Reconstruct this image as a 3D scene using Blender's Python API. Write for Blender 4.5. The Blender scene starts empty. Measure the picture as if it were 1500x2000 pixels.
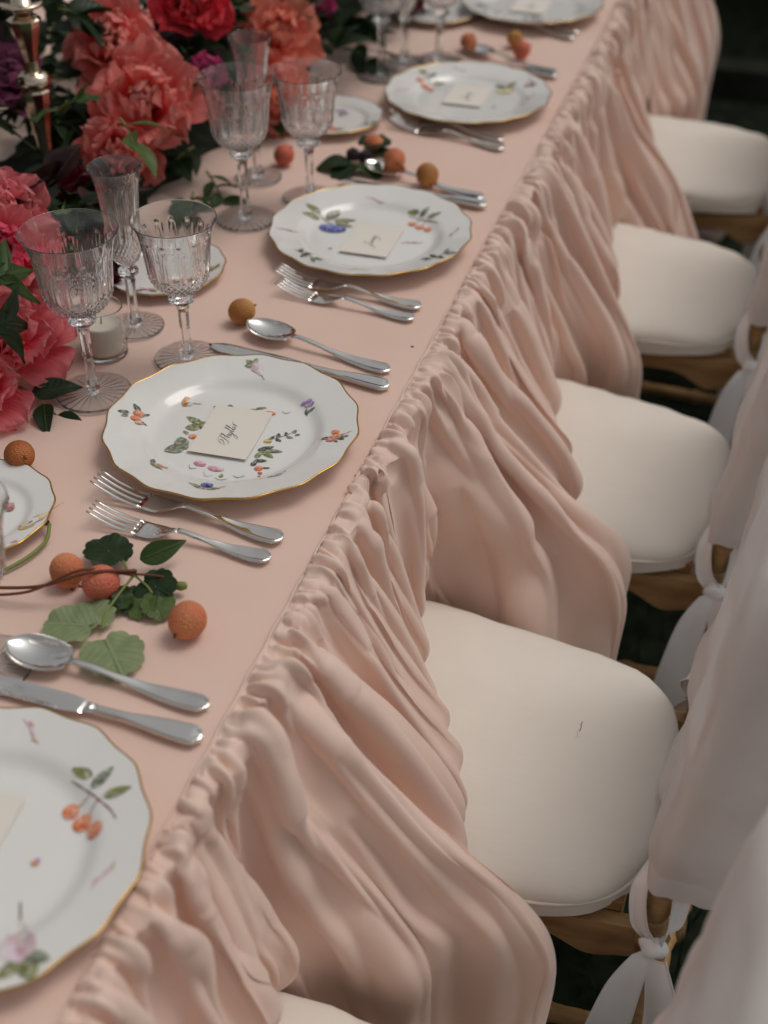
import bpy, math, random
import numpy as np
from mathutils import Vector, Matrix, Quaternion, Euler
R = math.radians
random.seed(11)
rng = np.random.default_rng(11)
scene = bpy.context.scene
col = scene.collection

# ------------------------------------------------------------------ camera, sky, sun, exposure
CAM = Vector((.3467, 0.0, 1.5584))
cd = bpy.data.cameras.new('camera')
cd.sensor_fit = 'VERTICAL'; cd.sensor_height = 36.0; cd.lens = 46.26
cd.clip_start = .02; cd.clip_end = 200
cd.dof.use_dof = True; cd.dof.focus_distance = 1.35; cd.dof.aperture_fstop = 3.2
cam = bpy.data.objects.new('camera', cd); col.objects.link(cam)
cam.location = CAM; cam.rotation_euler = (R(90 - 38.3), 0, R(17.3575))
scene.camera = cam

SUN_EL, SUN_AZ = 63.0, 48.0            # azimuth from +Y towards +X
world = bpy.data.worlds.new('World'); scene.world = world; world.use_nodes = True
nt = world.node_tree
sky = nt.nodes.new('ShaderNodeTexSky'); sky.sky_type = 'NISHITA'; sky.sun_disc = False
sky.sun_elevation = R(SUN_EL); sky.sun_rotation = R(SUN_AZ); sky.dust_density = 4.0; sky.air_density = 1.0
hsv = nt.nodes.new('ShaderNodeHueSaturation'); hsv.inputs['Saturation'].default_value = .04
nt.links.new(sky.outputs[0], hsv.inputs['Color'])
bg = nt.nodes['Background']; bg.inputs['Strength'].default_value = .15
nt.links.new(hsv.outputs[0], bg.inputs['Color'])
sd = bpy.data.lights.new('sun', 'SUN'); sd.energy = 1.2; sd.angle = R(26); sd.color = (1.0, .91, .81)
sun = bpy.data.objects.new('sun', sd); col.objects.link(sun)
sdir = Vector((math.sin(R(SUN_AZ)) * math.cos(R(SUN_EL)), math.cos(R(SUN_AZ)) * math.cos(R(SUN_EL)), math.sin(R(SUN_EL))))
sun.rotation_euler = sdir.to_track_quat('Z', 'Y').to_euler(); sun.location = (0, 0, 6)
vs = scene.view_settings
vs.view_transform = 'Standard'; vs.look = 'None'; vs.gamma = 1.0; vs.use_curve_mapping = False
vs.exposure = -.9
scene.cycles.use_denoising = True
scene.cycles.max_bounces = 16; scene.cycles.transmission_bounces = 14; scene.cycles.transparent_max_bounces = 16
scene.cycles.diffuse_bounces = 5; scene.cycles.glossy_bounces = 6
scene.cycles.caustics_refractive = True; scene.cycles.caustics_reflective = True
scene.cycles.sample_clamp_indirect = 4.0

# ------------------------------------------------------------------ helpers
TZ = .75                                   # table top
def link(o, parent=None):
    col.objects.link(o)
    if parent is not None: o.parent = parent
    return o
def mesh(name, V, F, smooth=True):
    me = bpy.data.meshes.new(name)
    V = [tuple(map(float, v)) for v in V]
    me.from_pydata(V, [], [tuple(int(i) for i in f) for f in F])
    if smooth and len(me.polygons): me.polygons.foreach_set('use_smooth', [True] * len(me.polygons))
    me.update()
    return me
def obj(name, V, F, mat, parent=None, smooth=True):
    me = V if isinstance(V, bpy.types.Mesh) else mesh(name, V, F, smooth)
    if mat is not None and len(me.materials) == 0: me.materials.append(mat)
    return link(bpy.data.objects.new(name, me), parent)
def empty(name, loc=(0, 0, 0), rot=(0, 0, 0)):
    o = bpy.data.objects.new(name, None); o.empty_display_size = .03
    o.location = loc; o.rotation_euler = rot
    return link(o)
def tag(o, label=None, cat=None, group=None, kind=None):
    if label: o['label'] = label
    if cat: o['category'] = cat
    if group: o['group'] = group
    if kind: o['kind'] = kind
    return o
def copy_tree(o, parent=None):
    c = o.copy(); col.objects.link(c); c.parent = parent
    for ch in list(o.children): copy_tree(ch, c)
    return c
def grid_faces(nu, nv, off=0, wrap_u=False):
    F = []
    for i in range(nu if wrap_u else nu - 1):
        i2 = (i + 1) % nu
        for j in range(nv - 1):
            F.append((off + i * nv + j, off + i2 * nv + j, off + i2 * nv + j + 1, off + i * nv + j + 1))
    return F
def lathe(prof, seg=48, fr=None, cap0=False, cap1=False):
    """prof list of (r,z); fr(theta,i,r,z)->r"""
    V = []; F = []; n = len(prof)
    for k in range(seg):
        t = 2 * math.pi * k / seg
        for i, (r, z) in enumerate(prof):
            rr = fr(t, i, r, z) if fr else r
            V.append((rr * math.cos(t), rr * math.sin(t), z))
    for k in range(seg):
        k2 = (k + 1) % seg
        for i in range(n - 1):
            F.append((k * n + i, k2 * n + i, k2 * n + i + 1, k * n + i + 1))
    if cap0: F.append(tuple(k * n for k in range(seg))[::-1])
    if cap1: F.append(tuple(k * n + n - 1 for k in range(seg)))
    return V, F
def tube(pts, rad, seg=8, cap=True):
    pts = [Vector(p) for p in pts]; n = len(pts)
    if not hasattr(rad, '__len__'): rad = [rad] * n
    V = []; F = []; up = Vector((.13, .21, .97))
    for i, p in enumerate(pts):
        d = (pts[min(i + 1, n - 1)] - pts[max(i - 1, 0)]).normalized()
        a = d.cross(up)
        if a.length < 1e-3: a = d.cross(Vector((1, 0, 0)))
        a.normalize(); b = d.cross(a)
        for k in range(seg):
            t = 2 * math.pi * k / seg
            V.append(p + (a * math.cos(t) + b * math.sin(t)) * rad[i])
    for i in range(n - 1):
        for k in range(seg):
            k2 = (k + 1) % seg
            F.append((i * seg + k, i * seg + k2, (i + 1) * seg + k2, (i + 1) * seg + k))
    if cap:
        F.append(tuple(range(seg))[::-1]); F.append(tuple(range((n - 1) * seg, n * seg)))
    return V, F
def join(*parts):
    V = []; F = []
    for v, f in parts:
        o = len(V); V += list(v); F += [tuple(i + o for i in q) for q in f]
    return V, F
def xf(vf, M):
    return [M @ Vector(v) for v in vf[0]], vf[1]
def box(x0, x1, y0, y1, z0, z1):
    V = [(x, y, z) for x in (x0, x1) for y in (y0, y1) for z in (z0, z1)]
    return V, [(0, 1, 3, 2), (4, 6, 7, 5), (0, 4, 5, 1), (2, 3, 7, 6), (0, 2, 6, 4), (1, 5, 7, 3)]
def spline(P, n):
    """Catmull-Rom through points of any dimension"""
    P = np.asarray(P, float); out = []
    for k in range(n):
        t = k / (n - 1) * (len(P) - 1); i = min(int(t), len(P) - 2); f = t - i
        p0 = P[max(i - 1, 0)]; p1 = P[i]; p2 = P[i + 1]; p3 = P[min(i + 2, len(P) - 1)]
        out.append(.5 * ((2 * p1) + (p2 - p0) * f + (2 * p0 - 5 * p1 + 4 * p2 - p3) * f * f + (3 * p1 - p0 - 3 * p2 + p3) * f ** 3))
    return np.array(out)
def sstep(a, b, x):
    t = np.clip((x - a) / (b - a), 0, 1); return t * t * (3 - 2 * t)

# ------------------------------------------------------------------ materials
def material(name, color=(.8, .8, .8), rough=.5, metal=0.0, spec=.5, trans=0.0, ior=1.45, sheen=0.0, coat=0.0, sss=0.0):
    m = bpy.data.materials.new(name); m.use_nodes = True
    b = m.node_tree.nodes['Principled BSDF']
    b.inputs['Base Color'].default_value = (*color, 1); b.inputs['Roughness'].default_value = rough
    b.inputs['Metallic'].default_value = metal; b.inputs['Specular IOR Level'].default_value = spec
    b.inputs['Transmission Weight'].default_value = trans; b.inputs['IOR'].default_value = ior
    b.inputs['Sheen Weight'].default_value = sheen; b.inputs['Coat Weight'].default_value = coat
    if sss: b.inputs['Subsurface Weight'].default_value = sss; b.inputs['Subsurface Radius'].default_value = (.01, .005, .003)
    return m
def N(m, t, **kw):
    n = m.node_tree.nodes.new(t)
    for k, v in kw.items():
        if k in n.inputs.keys(): n.inputs[k].default_value = v
        else: setattr(n, k, v)
    return n
def L(m, a, b): m.node_tree.links.new(a, b)
def bsdf(m): return m.node_tree.nodes['Principled BSDF']
def coords(m, which='Object'): return N(m, 'ShaderNodeTexCoord').outputs[which]
def mix_noise(m, c1, c2, scale, detail=4.0, lo=.35, hi=.65, which='Object', rough=.55):
    """noise blended colours into Base Color; returns the mix output"""
    no = N(m, 'ShaderNodeTexNoise', Scale=scale, Detail=detail, Roughness=rough); L(m, coords(m, which), no.inputs['Vector'])
    cr = N(m, 'ShaderNodeValToRGB'); cr.color_ramp.elements[0].position = lo; cr.color_ramp.elements[1].position = hi
    cr.color_ramp.elements[0].color = (*c1, 1); cr.color_ramp.elements[1].color = (*c2, 1)
    L(m, no.outputs['Fac'], cr.inputs['Fac']); L(m, cr.outputs['Color'], bsdf(m).inputs['Base Color'])
    return cr.outputs['Color']
def bump(m, scale, strength, dist=.001, detail=3.0, kind='noise', which='Object'):
    if kind == 'noise':
        t = N(m, 'ShaderNodeTexNoise', Scale=scale, Detail=detail); o = t.outputs['Fac']
    else:
        t = N(m, 'ShaderNodeTexVoronoi', Scale=scale); o = t.outputs['Distance']
    L(m, coords(m, which), t.inputs['Vector'])
    b = N(m, 'ShaderNodeBump', Strength=strength, Distance=dist); L(m, o, b.inputs['Height'])
    L(m, b.outputs['Normal'], bsdf(m).inputs['Normal'])
    return b
def weave(m, scale, strength, dist=.0003, extra=None):
    w1 = N(m, 'ShaderNodeTexWave', Scale=scale, bands_direction='X'); w2 = N(m, 'ShaderNodeTexWave', Scale=scale, bands_direction='Y')
    c = coords(m, 'Object'); L(m, c, w1.inputs['Vector']); L(m, c, w2.inputs['Vector'])
    ad = N(m, 'ShaderNodeMath', operation='ADD'); L(m, w1.outputs['Fac'], ad.inputs[0]); L(m, w2.outputs['Fac'], ad.inputs[1])
    b = N(m, 'ShaderNodeBump', Strength=strength, Distance=dist); L(m, ad.outputs[0], b.inputs['Height'])
    n2 = N(m, 'ShaderNodeTexNoise', Scale=14.0, Detail=4.0); L(m, c, n2.inputs['Vector'])
    b2 = N(m, 'ShaderNodeBump', Strength=.25, Distance=.004); L(m, n2.outputs['Fac'], b2.inputs['Height']); L(m, b.outputs['Normal'], b2.inputs['Normal'])
    L(m, b2.outputs['Normal'], bsdf(m).inputs['Normal'])

BLUSH = (.79, .57, .48)
M_cloth = material('blush_cotton', BLUSH, .78, sheen=.25, spec=.2)
mix_noise(M_cloth, (.77, .55, .46), (.795, .578, .488), 5.0); weave(M_cloth, 330, .10)
M_skirt = material('blush_cotton_skirt', BLUSH, .72, sheen=.35, spec=.25)
mix_noise(M_skirt, (.80, .59, .495), (.84, .63, .535), 7.0); weave(M_skirt, 330, .06)
M_cushion = material('ivory_cotton', (.80, .735, .65), .85, sheen=.3, spec=.2)
mix_noise(M_cushion, (.80, .742, .665), (.83, .772, .697), 9.0); weave(M_cushion, 300, .08)
_cm = N(M_cushion, 'ShaderNodeMapping'); _cm.inputs['Scale'].default_value = (5, 16, 4); _cm.inputs['Rotation'].default_value = (0, 0, .6); L(M_cushion, coords(M_cushion), _cm.inputs['Vector'])
_cn = N(M_cushion, 'ShaderNodeTexNoise', Scale=1.0, Detail=5.0, Roughness=.55, Distortion=.8); L(M_cushion, _cm.outputs[0], _cn.inputs['Vector'])
_cb = N(M_cushion, 'ShaderNodeBump', Strength=.35, Distance=.006); L(M_cushion, _cn.outputs['Fac'], _cb.inputs['Height'])
L(M_cushion, bsdf(M_cushion).inputs['Normal'].links[0].from_socket, _cb.inputs['Normal']); L(M_cushion, _cb.outputs['Normal'], bsdf(M_cushion).inputs['Normal'])
M_cover = material('lilac_white_voile', (.80, .755, .77), .8, sheen=.3, spec=.2)
mix_noise(M_cover, (.92, .89, .885), (.94, .91, .905), 12.0); weave(M_cover, 380, .12)
def sheer(m, c, f):
    tr = N(m, 'ShaderNodeBsdfTranslucent'); tr.inputs['Color'].default_value = (*c, 1); ms = N(m, 'ShaderNodeMixShader'); ms.inputs[0].default_value = f
    L(m, bsdf(m).outputs[0], ms.inputs[1]); L(m, tr.outputs[0], ms.inputs[2]); L(m, ms.outputs[0], m.node_tree.nodes['Material Output'].inputs['Surface'])
sheer(M_cover, (.97, .945, .94), .55)
M_ribbon = material('white_ribbon', (.90, .875, .865), .75, sheen=.2, spec=.25); weave(M_ribbon, 420, .12)
M_wood = material('honey_wood', (.46, .24, .075), .38, spec=.45)
_w = N(M_wood, 'ShaderNodeTexNoise', Scale=9.0, Detail=6.0, Roughness=.6)
_mp = N(M_wood, 'ShaderNodeMapping'); _mp.inputs['Scale'].default_value = (1, 6, 6)
L(M_wood, coords(M_wood), _mp.inputs['Vector']); L(M_wood, _mp.outputs[0], _w.inputs['Vector'])
_cr = N(M_wood, 'ShaderNodeValToRGB'); _cr.color_ramp.elements[0].color = (.27, .145, .055, 1); _cr.color_ramp.elements[1].color = (.50, .31, .14, 1)
_cr.color_ramp.elements[0].position = .3; _cr.color_ramp.elements[1].position = .72
L(M_wood, _w.outputs['Fac'], _cr.inputs['Fac']); L(M_wood, _cr.outputs['Color'], bsdf(M_wood).inputs['Base Color'])
M_porc = material('white_porcelain', (.80, .785, .755), .12, spec=.55, coat=.3)
bump(M_porc, 60, .06, .0006)
M_gold = material('gold_rim', (.62, .38, .10), .22, metal=1.0)
M_paint = material('overglaze_paint', (.8, .8, .8), .15, spec=.5)
_at = N(M_paint, 'ShaderNodeVertexColor', layer_name='Col')
_pn = N(M_paint, 'ShaderNodeTexNoise', Scale=260.0, Detail=3.0); L(M_paint, coords(M_paint), _pn.inputs['Vector'])
_pm = N(M_paint, 'ShaderNodeMix', data_type='RGBA'); _pr = N(M_paint, 'ShaderNodeMapRange'); _pr.inputs['From Min'].default_value = .45; _pr.inputs['From Max'].default_value = .8
_pr.inputs['To Max'].default_value = .75
L(M_paint, _pn.outputs['Fac'], _pr.inputs['Value']); L(M_paint, _pr.outputs[0], _pm.inputs['Factor'])
L(M_paint, _at.outputs['Color'], _pm.inputs[6]); _pm.inputs[7].default_value = (.8, .785, .755, 1)
L(M_paint, _pm.outputs[2], bsdf(M_paint).inputs['Base Color'])
M_silver = material('silver_plate', (.84, .815, .78), .13, metal=1.0)
_rn = N(M_silver, 'ShaderNodeTexNoise', Scale=45.0, Detail=5.0); L(M_silver, coords(M_silver), _rn.inputs['Vector'])
_rr = N(M_silver, 'ShaderNodeMapRange'); _rr.inputs['To Min'].default_value = .03; _rr.inputs['To Max'].default_value = .12
L(M_silver, _rn.outputs['Fac'], _rr.inputs['Value']); L(M_silver, _rr.outputs[0], bsdf(M_silver).inputs['Roughness'])
M_glass = material('cut_crystal', (1.0, 1.0, 1.0), 0.0, trans=.975, ior=1.46, spec=.5)
M_clear = material('clear_glass', (1.0, 1.0, 1.0), 0.0, trans=1.0, ior=1.36, spec=.5)
M_wax = material('candle_wax', (.86, .79, .66), .55, spec=.4)
M_wick = material('wick', (.03, .025, .02), .9)
M_card = material('cream_card', (.80, .74, .67), .8, spec=.2); bump(M_card, 900, .15, .0002)
M_ink = material('black_ink', (.035, .03, .028), .6)
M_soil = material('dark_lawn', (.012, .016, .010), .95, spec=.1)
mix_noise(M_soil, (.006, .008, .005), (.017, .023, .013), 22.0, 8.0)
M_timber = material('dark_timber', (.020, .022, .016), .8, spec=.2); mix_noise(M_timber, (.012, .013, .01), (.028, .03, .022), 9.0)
M_stem = material('green_stem', (.20, .24, .06), .5, spec=.3)
M_redstem = material('red_brown_stem', (.17, .055, .030), .5, spec=.3)

# ------------------------------------------------------------------ ground
n = 60
gx = np.linspace(-9, 9, n); gy = np.linspace(-4, 14, n)
V = [(x, y, .008 * math.sin(3.1 * x + 1.7 * y) + .006 * math.sin(5.3 * y - 2.2 * x) - .012) for x in gx for y in gy]
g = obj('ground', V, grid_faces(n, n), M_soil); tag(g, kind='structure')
# short blades of dark lawn where the camera can see the ground
V = []; F = []
for k in range(9000):
    x = rng.uniform(-.1, 1.0); y = rng.uniform(.4, 5.6); a = rng.uniform(0, 6.283); h = rng.uniform(.015, .045); w = .0022
    b = len(V); c, s_ = math.cos(a), math.sin(a); lx, ly = rng.normal(0, .014, 2)
    V += [(x - w * c, y - w * s_, -.02), (x + w * c, y + w * s_, -.02), (x + lx, y + ly, h)]; F.append((b, b + 1, b + 2))
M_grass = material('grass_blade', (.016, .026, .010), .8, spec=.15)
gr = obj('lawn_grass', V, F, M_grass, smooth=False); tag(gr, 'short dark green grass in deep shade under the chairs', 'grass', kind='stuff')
kb = obj('timber_edging', *box(-1.2, 2.6, 4.25, 4.36, -.02, .085), M_timber, smooth=False)
tag(kb, 'low dark timber edging lying across the lawn beyond the chairs', 'edging')

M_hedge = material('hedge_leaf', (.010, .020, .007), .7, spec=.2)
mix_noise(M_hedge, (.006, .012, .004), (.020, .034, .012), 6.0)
def hedge(x0, x1, y0, y1, h, label):
    V = []; F = []
    for k in range(9000):
        side = rng.random()
        x = rng.uniform(x0, x1); y = y0 + abs(rng.normal(0, .10)) + .12 * math.sin(3 * x); z = rng.uniform(0, h) ; 
        if side > .8: y = rng.uniform(y0, y1); z = h - abs(rng.normal(0, .10)) + .1 * math.sin(4 * x + 3 * y)
        a = rng.normal(0, 1, 3); a /= np.linalg.norm(a); b_ = np.cross(a, rng.normal(0, 1, 3)); b_ /= np.linalg.norm(b_); s_ = rng.uniform(.04, .09); c_ = np.array((x, y, z)); q = len(V)
        V += [c_ - a * s_, c_ + b_ * s_ * .45, c_ + a * s_, c_ - b_ * s_ * .45]; F.append((q, q + 1, q + 2, q + 3))
    e = empty('hedge', ((x0 + x1) / 2, (y0 + y1) / 2, 0)); tag(e, label, 'hedge')
    o = np.array(((x0 + x1) / 2, (y0 + y1) / 2, 0))
    obj('leaves', [v - o for v in V], F, M_hedge, e, smooth=False)['kind'] = 'stuff'
    v, f = box(x0 - o[0], x1 - o[0], y0 + .15 - o[1], y1 - o[1], .05, h - .12); obj('core', v, f, M_soil, e, smooth=False)
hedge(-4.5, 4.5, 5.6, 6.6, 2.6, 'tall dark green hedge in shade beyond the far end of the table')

# ------------------------------------------------------------------ table (under the cloth)
tb = empty('banquet_table', (-.53, 1.65, 0)); tag(tb, 'long banquet table under the blush cloth', 'table')
obj('table_top', *box(-.545, .520, -1.75, 1.75, .715, .742), M_wood, tb, smooth=False)
for sx in (-.42, .42):
    for sy in (-1.6, 0, 1.6): obj('leg', *box(sx - .025, sx + .025, sy - .025, sy + .025, 0, .714), M_wood, tb, smooth=False)

# ------------------------------------------------------------------ tablecloth: flat top, seam cord, gathered skirt
tc = empty('tablecloth', (0, 1.6, TZ)); tag(tc, 'blush pink cotton tablecloth with a gathered skirt along its edge', 'tablecloth')
nx, ny = 60, 150
xs = np.linspace(-1.08, .0, nx); ys = np.linspace(-1.5, 1.85, ny)
V = []
for x in xs:
    for y in ys:
        z = .0009 * math.sin(9 * x + 3 * y) * math.sin(5 * y + 1.3) + .0005 * math.sin(23 * x - 7 * y)
        V.append((x, y, z - .001 * sstep(-.01, 0, x)))
obj('top_sheet', V, grid_faces(nx, ny), M_cloth, tc)
P = [(-.0015 + .0006 * math.sin(k * .9), -1.5 + 3.35 * k / 400, .0012) for k in range(401)]
obj('seam_cord', *tube(P, .0016, 6), M_cloth, tc)

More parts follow.
